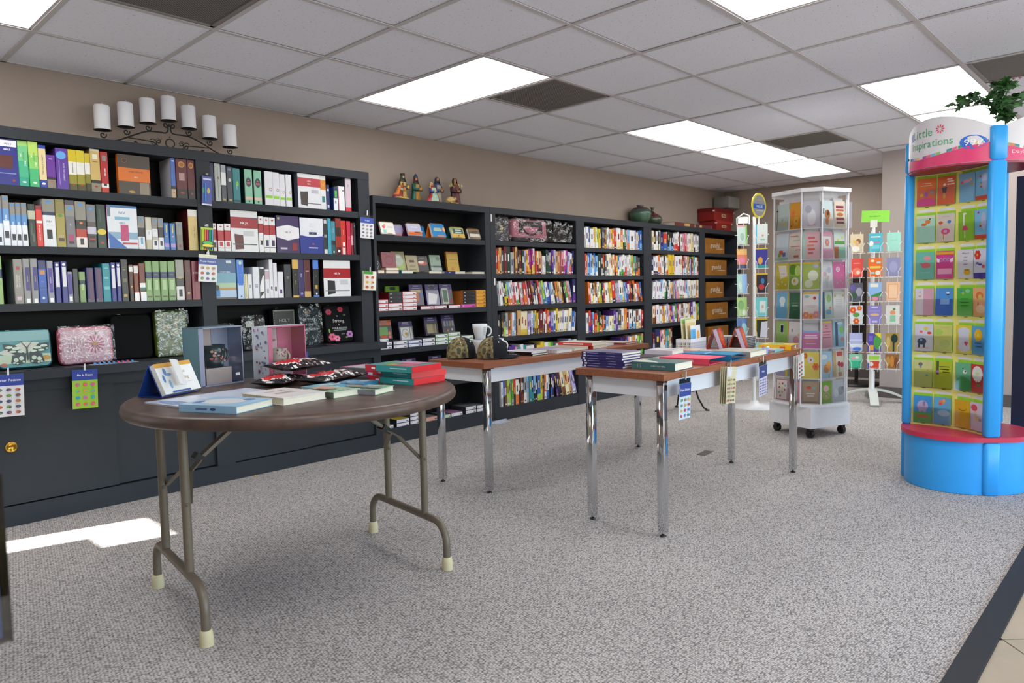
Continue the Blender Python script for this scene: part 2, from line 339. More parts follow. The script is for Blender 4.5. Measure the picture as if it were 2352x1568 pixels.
def low():
    # first bay stands alone; the next four bays are one long unit
    def unit(name, label, ups, bays, x0, x1):
        o = Vector(((x0+x1)/2, -.14, 0)); t = E(name, label, 'bookcase', o)
        def B(n, *bs):
            m = MB()
            for a, b in bs: m.box(Vector(a)-o, Vector(b)-o)
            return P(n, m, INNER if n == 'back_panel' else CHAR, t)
        for a, b in ups: B('upright', ((a, YF, 0), (b, -.003, 1.826)))
        B('top_board', ((x0, YF-.002, 1.826), (x1, -.003, 1.879)))
        for a, b, zs in bays:
            for z in zs: B('shelf', ((a, YF+.004, z-.04), (b, -.02, z)))
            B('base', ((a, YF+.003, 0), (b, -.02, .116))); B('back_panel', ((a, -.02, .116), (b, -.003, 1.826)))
        return t, o
    unit('bookcase', 'low charcoal bookcase of desk calendars and boxed gift books, nativity figures on top', [(2.19, 2.213), (3.355, 3.414)], [(2.213, 3.355, (1.59, 1.303, 1.018, .727, .425))], 2.19, 3.414)
    t, o = unit('long_bookcase', 'long low charcoal bookcase of paperbacks, vases and red boxes on top',
         [(3.418, 3.48), (4.615, 4.745), (5.822, 5.98), (7.08, 7.215), (8.12, 8.195)],
         [(3.48, 4.615, (1.594, 1.304, 1.02, .745, .43)), (4.745, 5.822, (1.571, 1.29, 1.004, .706, .41)), (5.98, 7.08, (1.583, 1.3, 1.02, .742, .44)), (7.215, 8.12, (1.575, 1.298, 1.01, .735, .44))], 3.418, 8.195)
    for x, z in ((3.425, 1.785), (3.45, 1.235)): P('paper_tab', MB().box((x-o.x, YF-o.y-.002, z-.03), (x-o.x+.012, YF-o.y, z+.03)), WHITEP, t)
tall(); low()
# ---------------------------------------------------------------- tables
WOOD = mat('walnut_laminate', '8a5238', .38, coat=.1)
def grain(m, c1, c2, sc):
    N, L, B = nodes(m); tc = N.new('ShaderNodeTexCoord'); mp = N.new('ShaderNodeMapping'); mp.inputs['Scale'].default_value = sc; L.new(tc.outputs['Object'], mp.inputs[0])
    n = N.new('ShaderNodeTexNoise'); n.inputs['Scale'].default_value = 6; n.inputs['Detail'].default_value = 8; n.inputs['Roughness'].default_value = .65; L.new(mp.outputs[0], n.inputs['Vector'])
    c = N.new('ShaderNodeValToRGB'); c.color_ramp.elements[0].position = .3; c.color_ramp.elements[0].color = (*lin(c1), 1); c.color_ramp.elements[1].position = .7; c.color_ramp.elements[1].color = (*lin(c2), 1)
    L.new(n.outputs[0], c.inputs[0]); L.new(c.outputs[0], B.inputs['Base Color'])
grain(WOOD, '7a4228', '9c6040', (1.2, 22, 22))
RTOP = mat('grey_brown_laminate', '7d6a5a', .3, coat=.15); grain(RTOP, '6a5748', '85715f', (1.5, 20, 10))
REDGE = mat('brown_vinyl_edge', '4f3c33', .4, noise=.35, nscale=14); TAN = mat('taupe_enamel', '6f6353', .38, noise=.05); CREAM = mat('cream_rubber', 'cfc39a', .7)
PUTTY = mat('putty_enamel', 'dcdde2', .35)
def desk(label, x0, x1, y0, y1, top, lx, ly):
    o = Vector(((x0+x1)/2, (y0+y1)/2, 0)); t = E('work_table', label, 'table', o, 0, 'chrome-legged display tables')
    a = MB().box((x0-o.x, y0-o.y, top-.031), (x1-o.x, y1-o.y, top)); P('tabletop', a, WOOD, t)
    m = MB(); w = .019; X = [lx[0]-o.x, lx[1]-o.x]; Y_ = [ly[0]-o.y, ly[1]-o.y]; zt = top-.031
    for y in Y_: P('apron', MB().box((X[0]+w, y-.008, zt-.085), (X[1]-w, y+.008, zt)), PUTTY, t)
    for x in X: P('apron', MB().box((x-.008, Y_[0]+w, zt-.085), (x+.008, Y_[1]-w, zt)), PUTTY, t)
    for x in X:
        for y in Y_:
            l = P('leg', MB().rbox((x-w, y-w, .018), (x+w, y+w, zt), .004), CHROME, t)
            P('foot', MB().lathe([(.013, 0), (.014, .006), (.006, .008), (.006, .02)], 12, at=(x, y, 0)), BLACKP, l)
            P('bracket', MB().box((x-.03, y-.03, zt-.006), (x+.03, y+.03, zt-.001)), BLACKP, l)
    return t
desk('walnut-topped table with chrome legs, cap and white mugs on it', 1.745, 3.42, -1.855, -1.385, .75, (1.811, 3.338), (-1.809, -1.407))
desk('walnut-topped table with chrome legs, sticker packs clipped to its edge', 1.745, 3.335, -2.995, -2.5, .762, (1.807, 3.305), (-2.948, -2.545))
def round_table():
    t = E('folding_table', 'round brown folding table with worn edge, gifts and notebooks on it', 'table', (.463, -2.1, 0), -.1275)
    R, zt = .63, .768
    P('tabletop', MB().lathe([(R-.02, zt-.012), (R-.02, zt), (.0001, zt)], 72, smooth=False), RTOP, t)
    P('edge_band', MB().lathe([(R-.03, zt-.045), (R-.012, zt-.044), (R-.002, zt-.036), (R, zt-.022), (R-.004, zt-.008), (R-.012, zt-.001), (R-.021, zt+.0005)], 72), REDGE, t)
    P('underside', MB().lathe([(.0001, zt-.03), (R-.015, zt-.03)], 48, smooth=False), REDGE, t)
    r = .0155
    for s in (-1, 1):
        a = .48*s
        for b in (-.155, .155):
            l = P('leg', MB().tube([(a, b, .19), (a, b, zt-.03)], r, 14), TAN, t)
            P('rivet', MB().lathe([(.007, 0), (.006, .003), (.0001, .004)], 10, M=Matrix.Translation((a, b-r, .44)) @ Matrix.Rotation(math.pi/2, 4, 'X')), TAN, l)
        path = [(a, -.316, .045)]; n = 7
        for k in range(n): q = math.radians(90*k/(n-1)); path.append((a, -.316+.085*(1-math.cos(q)), .105+.085*math.sin(q)))
        path += [(x, -y, z) for x, y, z in path[::-1]]
        f = P('foot_bar', MB().tube(path, r, 14), TAN, t)
        for y in (-.316, .316): P('rubber_cap', MB().lathe([(.023, 0), (.0225, .03), (.019, .052), (.0165, .053)], 16, at=(a, y, 0)), CREAM, f)
        P('pivot_tube', MB().tube([(a, -.2, zt-.045), (a, .26, zt-.045)], .016, 12), TAN, t)
        br = P('brace', MB().strap((s*.385, 0, .56), (s*.16, 0, zt-.032), .034, .012), TAN, t)
        for b in (-.155, .155): P('brace_strap', MB().strap((a-s*.012, b, .44), (s*.43, b*.25, .525), .02, .005).strap((s*.43, b*.25, .525), (s*.375, b*.05, .565), .02, .005), TAN, br)
        P('slide_lock', MB().box((-.022, -.024, -.012), (.022, .024, .012), M=Matrix.Translation((s*.385, 0, .56)) @ Matrix.Rotation(s*-.66 if s < 0 else .66, 4, 'Y')), IRON, br)
round_table()
# bible rows: x0 x1 height in mm, then bands, prints, label, options
BIB = {  # the bright upper band on one slate spine is painted glare
'T1L': (1.748, '''
-136 -17 236|2b2f86|#r~eceaf2~.62~.9~.7~.14;way~2b2f86~.66~.9~13;BIBLE~fff~.62~.77~9;#r~5d2a26~.55~.5~.5~.28;#r~8d93d0~.5~.25~.8~.02;#e~a03a2a~.8~.1~.12~.05|wide blue bible facing out at the shelf end, cut by the frame|F
-19 29 236|a6d67a:12 74c98a:45 45b58a:80 2fa58a|LIFE~fff~.3~.68~7~D;RECOVERY~1f7a5a~.55~.66~6~D;BIBLE~fff~.7~.5~8~D;#e~d8efe0~.5~.09~.4~.04|thick green spine beside the blue bible facing out, left of its twin
29 76 233|b9dc6c:30 8bd06a:60 45b878|LIFE~fff~.3~.68~6~D;RECOVERY~3a8a3a~.55~.66~6~D;BIBLE~fff~.7~.5~7~D;#e~e0f3d8~.5~.09~.4~.04|lime green spine between another green one and a blue-and-cream one
71 109 220|2f3f9f:8 e6d3a0:82 2f3f9f|COMPLETE JEWISH BIBLE~3a3a55~.5~.54~6.5~D;#e~fff~.5~.09~.5~.05|blue spine with a long cream panel, among the tall bookcase's top row
108 152 175|6a2f9a:66 2a2430:74 8d8478|#r~c9a0e0~.5~.88~.4~.03;#e~c0603a~.5~.2~.3~.05|short purple spine with a black band and tan foot
153 213 216|5f3a9f|#e~6aa8e8~.45~.83~.8~.2;NEW TESTAMENT~e8e0f5~.62~.42~8~D;#r~b08ad0~.25~.4~.05~.6|purple spine with a light blue burst near the top
210 252 215|d8c020:30 e8e6e0:62 8f8a2a:85 55522a|#e~a03a2a~.5~.13~.35~.05;#r~9a9a8a~.5~.55~.1~.25|first of two tall yellow, white and olive spines
250 293 216|d8c428:30 e8e6e0:60 97902a:85 4f4c28|#e~a03a2a~.5~.13~.35~.05|second of two tall yellow, white and olive spines
290 325 204|d0b820:25 e8e6e0:55 857f2a:80 3a3a24||short yellow, white and olive spine squeezed beside a tall gold one
312 369 239|d8d2c0:5 cdb06a:73 2a2824:80 8d8474|#r~e8e0c8~.5~.82~.5~.12;#r~4a3a2a~.5~.7~.5~.01;#e~a03a2a~.5~.12~.3~.05|tall gold spine with a black band over a grey foot
371 411 224|b3282c:78 e8e4e4:88 c03a2a|AMPLIFIED~fff~.55~.5~7~D;#r~8f8a86~.5~.84~.5~.14;#r~1c2440~.5~.19~.4~.06|red spine with white lettering beside the dark gap
460 632 223|4a4038:33 d8701f:67 4a4038|SPORTSMAN'S~3a2f28~.55~.58~8.5;BIBLE~f0e6d8~.55~.45~6;#e~3a322c~.2~.85~.2~.14;#e~d8704a~.2~.85~.17~.115;#e~3a322c~.2~.85~.155~.105;#r~8d8072~.8~.17~.3~.3;#e~b09040~.4~.07~.2~.06|camouflage brown bible with an orange band, facing out|F
750 780 237|4a6fb8:70 2a2a30:78 bfae8a|#e~b0483a~.5~.12~.4~.03;#r~dfe4ef~.5~.93~.5~.03|narrow blue spine with a tan foot, its pale grey side showing|side=c9c9d2
777 847 237|5a1820:76 201a1a|#e~c08a3a~.5~.86~.6~.16;#e~9a5a20~.5~.86~.4~.1;#r~b08a8a~.5~.55~.5~.2;#e~903a2a~.5~.14~.4~.06|dark red spine with a gold disc and white cracks
844 910 237|5a1820:76 201a1a|#e~c08a3a~.5~.86~.6~.16;#e~9a5a20~.5~.86~.4~.1;#e~903a2a~.5~.14~.4~.06|dark red spine with a gold disc, last against the upright
'''),
'T2L': (1.438, '''
-136 -103 250|8f8a84:25 5a8ac8:55 dfe6f2|#r~2a2430~.5~.12~.5~.1|pale blue and white bible box cut by the left edge
-101 -71 255|8f8b86:26 6a9ad0:50 e4e8f0|BIBLE~fff~.5~.56~8~D;#r~2f2430~.5~.22~.6~.14;#r~4a90d0~.5~.94~.5~.05|tall grey and light blue spine, first whole one on its shelf
-70 -45 221|8f8b86:28 5f92cc:52 e4e8f0|BIBLE~fff~.5~.5~7~D;#r~15151c~.5~.2~.6~.14;#r~4a90d0~.5~.94~.5~.05|grey and light blue spine, first of three alike
-45 -20 223|8f8b86:28 5f92cc:52 e4e8f0|BIBLE~fff~.5~.5~7~D;#r~15151c~.5~.2~.6~.14;#r~4a90d0~.5~.94~.5~.05|grey and light blue spine, middle of three alike
-21 6 223|8f8b86:28 5f92cc:52 e4e8f0|BIBLE~fff~.5~.5~7~D;#r~15151c~.5~.2~.6~.14;#r~4a90d0~.5~.94~.5~.05|grey and light blue spine, last of three alike, beside a dark patterned one
8 43 219|2d3a34:16 b9bda8:36 2a322e|#r~4d5a50~.4~.4~.2~.3;#r~56645a~.6~.2~.2~.2|dark green patterned spine with a pale label
43 75 214|8a2a34:10 d8382e|#r~f0e6e0~.5~.6~.8~.06;THE STORY OF GOD~fff~.5~.34~6~D|bright red spine with white lettering
76 136 252|8a877e:27 1f2a52:34 e2e3e8|NIV~3f6a4a~.5~.53~11;STUDY BIBLE~8a9a9a~.5~.45~4;#r~14151c~.48~.26~.42~.19;#r~4a90d0~.5~.94~.35~.05|wide white bible box with a green and blue heading and black book picture
136 181 254|8a7f4a:30 a2944a|#e~5a8a3a~.5~.66~.5~.06;#r~4a3428~.5~.16~.6~.08;#r~b49a6a~.5~.22~.6~.06|olive gold spine with a brown book picture
181 229 253|4f4a52:10 8a8884:34 77757a|#e~4a90d0~.5~.83~.4~.08;GIFT~e8e8ea~.5~.48~5~D;#r~a8386a~.5~.2~.55~.14;#r~3a2030~.5~.1~.55~.05|grey spine with a magenta book picture
229 285 250|8a877e:40 2a2628:60 b0382a:78 e8dcd8|#e~4a90d0~.5~.93~.35~.07;#r~2a2420~.5~.13~.32~.14;#e~d87a3a~.5~.53~.3~.05|grey, black and red bible box with a small black book picture
284 332 237|7d7a80:40 5a4f4c:52 c3bfd0:68 4a4446|#e~4a90d0~.5~.9~.4~.07;#r~241c20~.5~.2~.6~.16;#r~b8302a~.5~.2~.6~.03|grey flowered spine with a lavender panel
332 381 240|22362f:58 20332c:80 1f3d34|#e~d8c030~.5~.37~.95~.14;#r~3f5a4e~.4~.75~.1~.3;#e~a03a2a~.5~.12~.4~.06|dark green spine with a yellow badge
387 546 243|3a6a9a:6 dfe3ea:62 86a8c4:78 d8dde6|NIV~2f6a9a~.5~.83~16;#r~7fb0cc~.5~.7~.5~.07;BIBLE~2f6a9a~.5~.59~10;#t~2f62b0~.03~.01~.62~.01~.03~.36;#r~b8356f~.56~.37~.26~.37;#r~c23030~.72~.12~.5~.04;#r~6a7a8a~.06~.86~.1~.25|large white and blue bible facing out with a pink book picture|F side=b02f8a
546 585 188|8a8884:35 2a2028:62 dfdfe4|#e~4a90d0~.5~.9~.4~.08;#r~6aa0c0~.5~.25~.3~.2|short grey and brown bible box first beside the facing white bible
589 623 185|cfc9b8:40 e6e6ea:70 bfb8a0|BIBLE~7a7a80~.5~.5~6~D|short bible box striped cream and white
623 657 185|8a8884:35 dfdfe4:60 b8b4a8:70 e6e6ea|#e~4a90d0~.5~.9~.4~.08;#r~1c2440~.5~.2~.4~.15;BIBLE~8a8a90~.5~.58~4|short grey and white bible box with a navy book picture
657 692 184|8a8884:30 3a2a34:62 dfdfe4|#e~4a90d0~.5~.9~.4~.08;#r~2a2030~.5~.2~.4~.15|short grey and plum bible box next to two small blue ones
689 721 158|3f74b8|#r~d8c040~.5~.78~.2~.3;#r~b090d0~.5~.17~.8~.14;#e~d8c040~.5~.5~.3~.05|first of two small bright blue spines
726 759 157|3f74b8|#r~d8c040~.5~.78~.2~.3;#r~b090d0~.5~.17~.8~.14;#e~d8c040~.5~.5~.3~.05|second of two small bright blue spines
764 803 167|8a8884:45 77726e|#e~4a90d0~.5~.88~.4~.07;#r~8a2a3a~.5~.15~.3~.1|small grey spine in the gap before the cream box
836 907 246|e0ddd8:16 d3b878|FAMILY BIBLE~7a6030~.62~.45~8~D;FAMILY RECORD~9a8048~.35~.45~4~D|cream bible box with brown lettering, its dark red side showing|side=5a1a20
'''),
'T3L': (1.138, '''
-161 -119 247|8fae6a:28 1f3358:46 8fae6a||green spine with a navy band cut by the left edge
-72 -30 231|8f8a82|#r~a03a3a~.5~.8~.4~.08;NASB CLASSIC~e8e4de~.6~.5~6.5~D;REFERENCE BIBLE~e8e4de~.35~.5~6.5~D;#r~c8b0c0~.5~.12~.5~.08|wide grey bible box with white lettering, its blue-grey side showing|side=7f8a96
-30 3 234|8f8e8e|#r~3a2a7a~.6~.55~.55~.52;LARGE PRINT~e0d0a0~.6~.55~4~D;#r~eee~.55~.06~.5~.1|first of two grey spines with a deep purple panel
3 36 235|8f8e8e|#r~3a2a7a~.6~.55~.55~.52;LARGE PRINT~e0d0a0~.6~.55~4~D;#r~eee~.55~.06~.5~.1|second of two grey spines with a deep purple panel
36 76 226|2a2a62:20 2f55b0:70 2a4a9a|#r~c8803a~.5~.72~.6~.1;BLUE~cfd8f0~.5~.5~4;#r~1a2a60~.5~.36~.9~.02;#e~cfd8f0~.5~.12~.3~.06|blue photographic spine with a small sunset picture
78 108 224|8f8fa0|#r~4a2f90~.5~.54~.6~.58;REFERENCE~e8e0f5~.5~.54~4.5~D;#r~eee~.5~.07~.5~.1|lavender grey spine with a violet panel
112 140 218|37357f|#r~d8d8dc~.5~.63~.62~.48;#e~fff~.5~.93~.5~.06|navy spine with a long white panel beside a lavender grey one
143 174 221|37357f|#r~d8d8dc~.5~.63~.62~.48;#e~fff~.5~.93~.5~.06|navy spine with a long white panel next to a shorter grey and purple one
172 197 167|8f8fa0|#r~4a2f90~.5~.6~.7~.66;#r~eee~.5~.12~.6~.15|short grey spine with a violet panel beside a black one
198 227 184|33343a||short plain black spine
229 261 167|7d9a62:28 1f2a48:42 7d9a62|#r~a8c090~.5~.5~.4~.2|short green spine with a navy band, away from its four taller likes
264 303 189|2f2a60:90 5a5a70|#r~5a3050~.6~.5~.5~.9|first of two dark navy and plum spines
307 347 190|2f2a60:90 5a5a70|#r~5a3050~.6~.5~.5~.9|second of two dark navy and plum spines beside the teal one
345 388 214|1f8a96|#r~7fc8cc~.5~.88~.5~.02;#r~7fc8cc~.5~.62~.5~.04;#r~6ab8bc~.5~.36~.6~.08|bright teal patterned spine
388 415 220|37357f|#r~d8d8dc~.5~.6~.62~.5;#e~fff~.5~.9~.5~.06|navy spine with a white panel right after the teal one
417 447 220|37357f|#r~d8d8dc~.5~.63~.62~.48;#e~fff~.5~.93~.5~.06|navy spine with a white panel beside the black gilt one
438 482 238|2a2724|HOLY~c8b88a~.5~.82~5;BIBLE~c8b88a~.5~.76~5;#r~b8964a~.5~.14~.5~.06;#r~6a6248~.5~.5~.5~.1|black spine with gilt lettering
484 509 209|6a4a34:20 4a2a20:80 2a2420|#r~e0e0e0~.5~.88~.8~.14;#e~c8a060~.5~.4~.4~.05|brown spine with a small white label on top
509 538 206|7a3a28|#r~d8d8d8~.5~.88~.8~.2;#r~eee~.5~.12~.9~.24|reddish brown spine with white foot label
538 574 217|6f3226|#r~e8e8e8~.5~.42~.9~.12;#r~2f6a5a~.5~.32~.9~.08;#r~e8e8ee~.6~.12~.9~.24|reddish brown spine with white and green labels
572 610 230|7f9f66:27 2a2f5a:43 7f9f66|TOPICAL~cdd8b0~.5~.66~4;#r~a8c090~.5~.4~.5~.25;#r~4a5a3a~.5~.1~.7~.04|first of four light green spines with a navy band
613 655 231|7f9f66:27 2a2f5a:43 7f9f66|TOPICAL~cdd8b0~.5~.66~4;#r~a8c090~.5~.4~.5~.25;#r~4a5a3a~.5~.1~.7~.04|second of four light green spines with a navy band
657 699 231|7f9f66:27 2a2f5a:43 7f9f66|TOPICAL~cdd8b0~.5~.66~4;#r~a8c090~.5~.4~.5~.25;#r~4a5a3a~.5~.1~.7~.04|third of four light green spines with a navy band
702 745 232|7f9f66:27 2a2f5a:43 7f9f66|TOPICAL~cdd8b0~.5~.66~4;#r~a8c090~.5~.4~.5~.25;#r~4a5a3a~.5~.1~.7~.04|last of four light green spines with a navy band
748 797 241|96948e:45 3a3c40:66 d8d8d8|#e~c0a060~.5~.56~.5~.06;#r~15151a~.5~.18~.4~.18|grey, black and white bible box with a black book picture
799 838 239|54241f|HOLY~c0a070~.5~.8~4;BIBLE~c0a070~.5~.74~4;#r~b8964a~.5~.17~.4~.05|maroon leather spine with gilt lettering
841 897 234|8a3f4c|#r~c89aa0~.5~.7~.7~.05;#r~70303e~.3~.5~.1~.9|rose red leather spine, last against the upright
'''),
'T1R': (1.748, '''
988 1010 233|262b5a||thin navy spine behind the hanging pen pack
1015 1054 232|b4bab6|#r~7a3a3a~.5~.62~.3~.06;#r~8d9490~.5~.5~.1~.8|silver grey spine, first after the pen pack
1054 1087 227|9fa8ae:20 e4e6e6:55 50545c|#r~b0a060~.5~.06~.5~.05|slate spine with a bright silver top
1090 1127 221|3f444e|#e~c4c8cc~.5~.62~.5~.1;#r~b0a060~.5~.06~.5~.05;#r~6a8ab0~.5~.92~.5~.06|slate spine with a white tree emblem
1129 1178 215|2f7f84|#e~7ac04a~.6~.55~.3~.16;LIFE BIBLE~dff0ee~.5~.45~5~D;#r~1f4a50~.5~.05~.9~.06|teal spine with a green leaf
1210 1263 218|86c0a4:80 dcb8a4:88 86c0a4|#e~3a3f48~.5~.63~.7~.28;BIBLE~e8d8d8~.5~.68~4;#r~b05a6a~.5~.6~.5~.06;#r~1f3a30~.5~.07~.15~.05|first of two mint green spines with a dark plaque|side=2a3a38
1272 1326 217|86c0a4:80 dcb8a4:88 86c0a4|#e~3a3f48~.5~.63~.7~.28;BIBLE~e8d8d8~.5~.68~4;#r~b05a6a~.5~.6~.5~.06;#r~1f3a30~.5~.07~.15~.05|second of two mint green spines with a dark plaque|side=2a3a38
1344 1403 219|dedfe6|#e~8a4a3a~.7~.47~.35~.09;#e~dedfe6~.7~.47~.25~.065;#r~8fd02a~.5~.25~.8~.08;STUDY~b0b0bc~.5~.76~4|first and widest of four white spines with lime marks|side=3a4044
1403 1453 219|dedfe6|#e~8a4a3a~.7~.47~.35~.09;#e~dedfe6~.7~.47~.25~.065;#r~8fd02a~.5~.25~.8~.08;STUDY~b0b0bc~.5~.76~4|second of four white spines with lime marks
1453 1494 212|dfe0e6|#e~8a4a3a~.7~.44~.35~.09;#e~dedfe6~.7~.44~.25~.065;#r~8fd02a~.5~.24~.8~.08|third of four white spines with lime marks
1497 1542 214|dfe0e6|#e~8a4a3a~.7~.44~.35~.09;#e~dedfe6~.7~.44~.25~.065;#r~8fd02a~.5~.24~.8~.08|fourth of four white spines with lime marks
1585 1761 247|e0e1e4:12 b8404a:37 dfe0e6|OPEN~f4e4e4~.5~.79~8;BIBLE~f4e4e4~.5~.71~8;#q~463f3a~.12~.1~.42~.06~.44~.49~.1~.47;#r~5a5a60~.55~.14~.9~.02;#r~b8b8c4~.75~.5~.3~.1|white boxed bible with a red heading, facing out|F side=5a6274 thick
1760 1806 238|d0cfd0:13 d88a3a:42 dfe0e4|BIBLE~f0e0d0~.5~.72~4~D;#r~3a7a80~.5~.3~.5~.18|white and orange spine beside the red-headed box
1807 1832 172|2a3562|#e~d8dce8~.5~.8~.6~.1;#r~c8c8d8~.5~.14~.6~.12|small navy spine near the dark corner
1864 1900 162|1f3550:48 dfe2ea|#r~5ab84a~.5~.7~.5~.3;#r~8a8aa8~.4~.35~.3~.12|small navy and white spine with a green mark, blue side showing|side=2f50b0
1907 1961 173|e6e6e8|#e~1a1a1a~.75~.83~.2~.05;#r~b83030~.04~.5~.06~1|white book with a red edge standing by the tall pale one
1966 2015 240|c8bcc4:88 c83040|BIBLE~5a5460~.5~.78~7~D;#r~e0b8c8~.5~.4~.3~.4|tall pale pink spine with a red foot, last on its shelf|side=55585e
'''),
'T2R': (1.438, '''
981 1008 171|e4e4e6:22 a82a34:60 e4e4e6|#r~2a2030~.5~.22~.6~.18;#e~b04a50~.5~.9~.4~.05|white spine with a red band behind the highlighter pack
1017 1059 170|e6e6e8:24 b02c36:62 e6e6e8|#r~b8303a~.5~.26~.5~.17;#e~a04a5a~.5~.9~.4~.05;#r~4a4a50~.5~.12~.9~.02|white spine with a red band, left neighbour of its twin
1059 1101 173|e6e6e8:24 b02c36:62 e6e6e8|#r~b8303a~.5~.26~.5~.17;#e~a04a5a~.5~.9~.4~.05;#r~4a4a50~.5~.12~.9~.02|white spine with a red band touching the large red-headed box
1103 1285 270|dcdde0:16 9a1f2b:43 e2e3e6|NKJV~f4f0f0~.5~.7~15;#r~3a4a7a~.85~.83~.3~.02;#q~5c1f24~.14~.05~.45~.07~.44~.4~.12~.43;#r~55565c~.5~.18~.9~.025;#r~c4c6cc~.65~.45~.4~.12|large white box with a broad red band facing out, brown book picture|F thick side=2a2a2e
1290 1324 233|e4e4e6:20 a82a34:46 e4e4e6|#r~222~.55~.27~.5~.13;#e~b04a50~.5~.92~.4~.05|white spine with a short red band, first of the three right of the large box
1323 1363 229|e4e4e6:22 a82a34:50 e4e4e6|#r~3a2450~.55~.27~.5~.17;#e~b04a50~.5~.92~.4~.05;#r~4a4a50~.5~.14~.9~.02|white spine with a red band and purple book picture, middle of three
1363 1407 229|e4e4e6:22 a82a34:50 e4e4e6|#r~3a2450~.55~.27~.5~.17;#e~b04a50~.5~.92~.4~.05;#r~4a4a50~.5~.14~.9~.02|white spine with a red band beside the purple box
1413 1581 247|3d2a5a|#h~e6e4ea~.5~.55~1~.42;NKJV~241f2c~.5~.56~13;#e~8aa860~.1~.92~.1~.07;#r~8a3038~.78~.17~.22~.2;#r~c0b8cc~.3~.12~.3~.05|purple boxed bible with a white hexagon, facing out|F thick
1587 1767 243|2c3a8c|#t~dfe2ea~0~.5~0~1~1~.5;#r~dfe2ea~.5~.78~1~.44;#e~dfe2ea~.5~.55~1~.16;NEW~b0b8c8~.5~.84~6;SPIRIT FILLED~a8b4c8~.5~.76~4.5;LIFE~b0b8c8~.5~.66~6;#r~3a4258~.55~.57~.34~.07;BIBLE~dde~.55~.57~4;#e~c04050~.55~.27~.1~.04;#r~c8cce8~.55~.16~.4~.03|white and royal blue bible facing out|F
1770 1806 250|35353a|#r~c8c8cc~.5~.9~.6~.1;#r~9a9aa0~.5~.5~.6~.08;#r~d8d8d8~.5~.07~.7~.12|charcoal spine right of the facing blue bible
1805 1834 249|3f9fb8||thin turquoise spine between charcoal and blue-grey ones
1833 1869 232|4a8aa0:58 26343c:72 2f5a60|FULL LIFE~dfe8ea~.5~.72~5~D;#e~fff~.5~.07~.3~.06|blue-grey spine with white lettering beside the turquoise one
1869 1916 253|8a2f22:25 3a2a20:50 9a2f22:80 5a1a1c|#e~fff~.5~.09~.4~.07|brown and red spine with a flame pattern
1916 1960 240|c8352a|EXPLAINED~fff~.5~.65~5~D;#r~fff~.5~.3~.35~.12;#r~e8d8d8~.5~.1~.5~.2|red spine with white lettering
1964 1997 239|c42848|#r~e06a7a~.5~.5~.3~.1|crimson spine near the shelf end
2000 2019 228|8a2030:40 d8a0b0:70 7a1a2a||thin dark red and pink spine
2023 2042 230|25252a|#r~8a8a90~.5~.9~.4~.06|thin black spine, last in the row with the purple box
'''),
'T3R': (1.138, '''
984 1122 254|3a5a86:35 6f9fb4:60 a8c0a0:72 b08a50:78 a9c0da:96 5a4634|STUDY BIBLE~dfe8ee~.5~.67~8;#r~2f7ab8~.12~.14~.2~.16;#r~c8d4dc~.68~.92~.25~.07;#e~1f2a30~.08~.28~.24~.14|blue sky bible facing out, half behind a sticker pack|F
1128 1174 247|5a90d8:60 b8cce8|#r~2f6ad0~.5~.62~.7~.55;KJV~d8e4f8~.5~.62~5;#e~c8d8c0~.5~.92~.4~.09;#r~1f3a30~.5~.06~.2~.03|light blue spine with a deeper blue panel
1175 1199 158|d8d0a8|#r~a09a70~.4~.5~.2~.9|short cream striped spine
1199 1228 158|dfe0e4|#r~9a9aa4~.5~.5~.4~.12|short plain white spine beside the cream striped one
1235 1278 204|dcdee6|#r~a8a8b4~.5~.4~.5~.12;#r~c8c8d0~.5~.41~.9~.01|white bible box left of the zebra one
1281 1314 201|e6e6e8|#t~1c1a24~0~.4~0~.98~1~.9;#t~1c1a24~0~.02~0~.2~1~.22;#r~1c1a24~.5~.85~.9~.22|black and white zebra striped spine
1317 1348 187|dedfe6:4 c2a8b4:34 dedfe6|#r~a8a8b4~.5~.25~.5~.15|white spine with a dusty pink panel
1349 1377 253|dddde4|#r~222~.5~.26~.35~.08|tallest white spine of the middle group
1377 1405 231|dddde4|#r~2a2030~.5~.26~.45~.12|white spine with a small dark square beside the tallest
1407 1448 173|dfe0e6|#r~5a2a7a~.5~.24~.4~.16|short white spine with a purple square
1459 1510 223|34343a|#r~6a6a70~.5~.6~.4~.08|plain dark spine left of the gold and black one
1517 1563 259|d8ac50:24 24221f:95 d8b060|B~c8a050~.5~.6~7;ALIVE~c8a050~.5~.4~7~D|black spine with gold ends
1563 1606 257|332a62|NKJV~e4e2f0~.5~.58~8~D;#e~8a90d0~.5~.1~.5~.06|indigo spine with white lettering, right of the gold and black one
1607 1657 258|5a2428:84 c8a468|#r~c8a0a0~.5~.7~.5~.03|maroon spine with a tan foot
1677 1722 259|4f7fd0:24 1f2024:95 4f7fd0|BIBLE~d0d4e0~.5~.56~4;#r~c8a040~.5~.27~.4~.1;#e~fff~.5~.09~.3~.05|black spine with bright blue ends
1757 1980 262|dcdde0:22 a31d27:49 e0e1e4|NKJV~f4f0f0~.5~.64~15;#q~2f2f33~.14~.05~.42~.09~.41~.43~.14~.45;#r~77777c~.5~.16~.9~.02;#r~c4c6cc~.75~.4~.3~.14|white box with a red band facing out, black book picture, nearest the upright|F thick side=2a2a2e
'''),
}
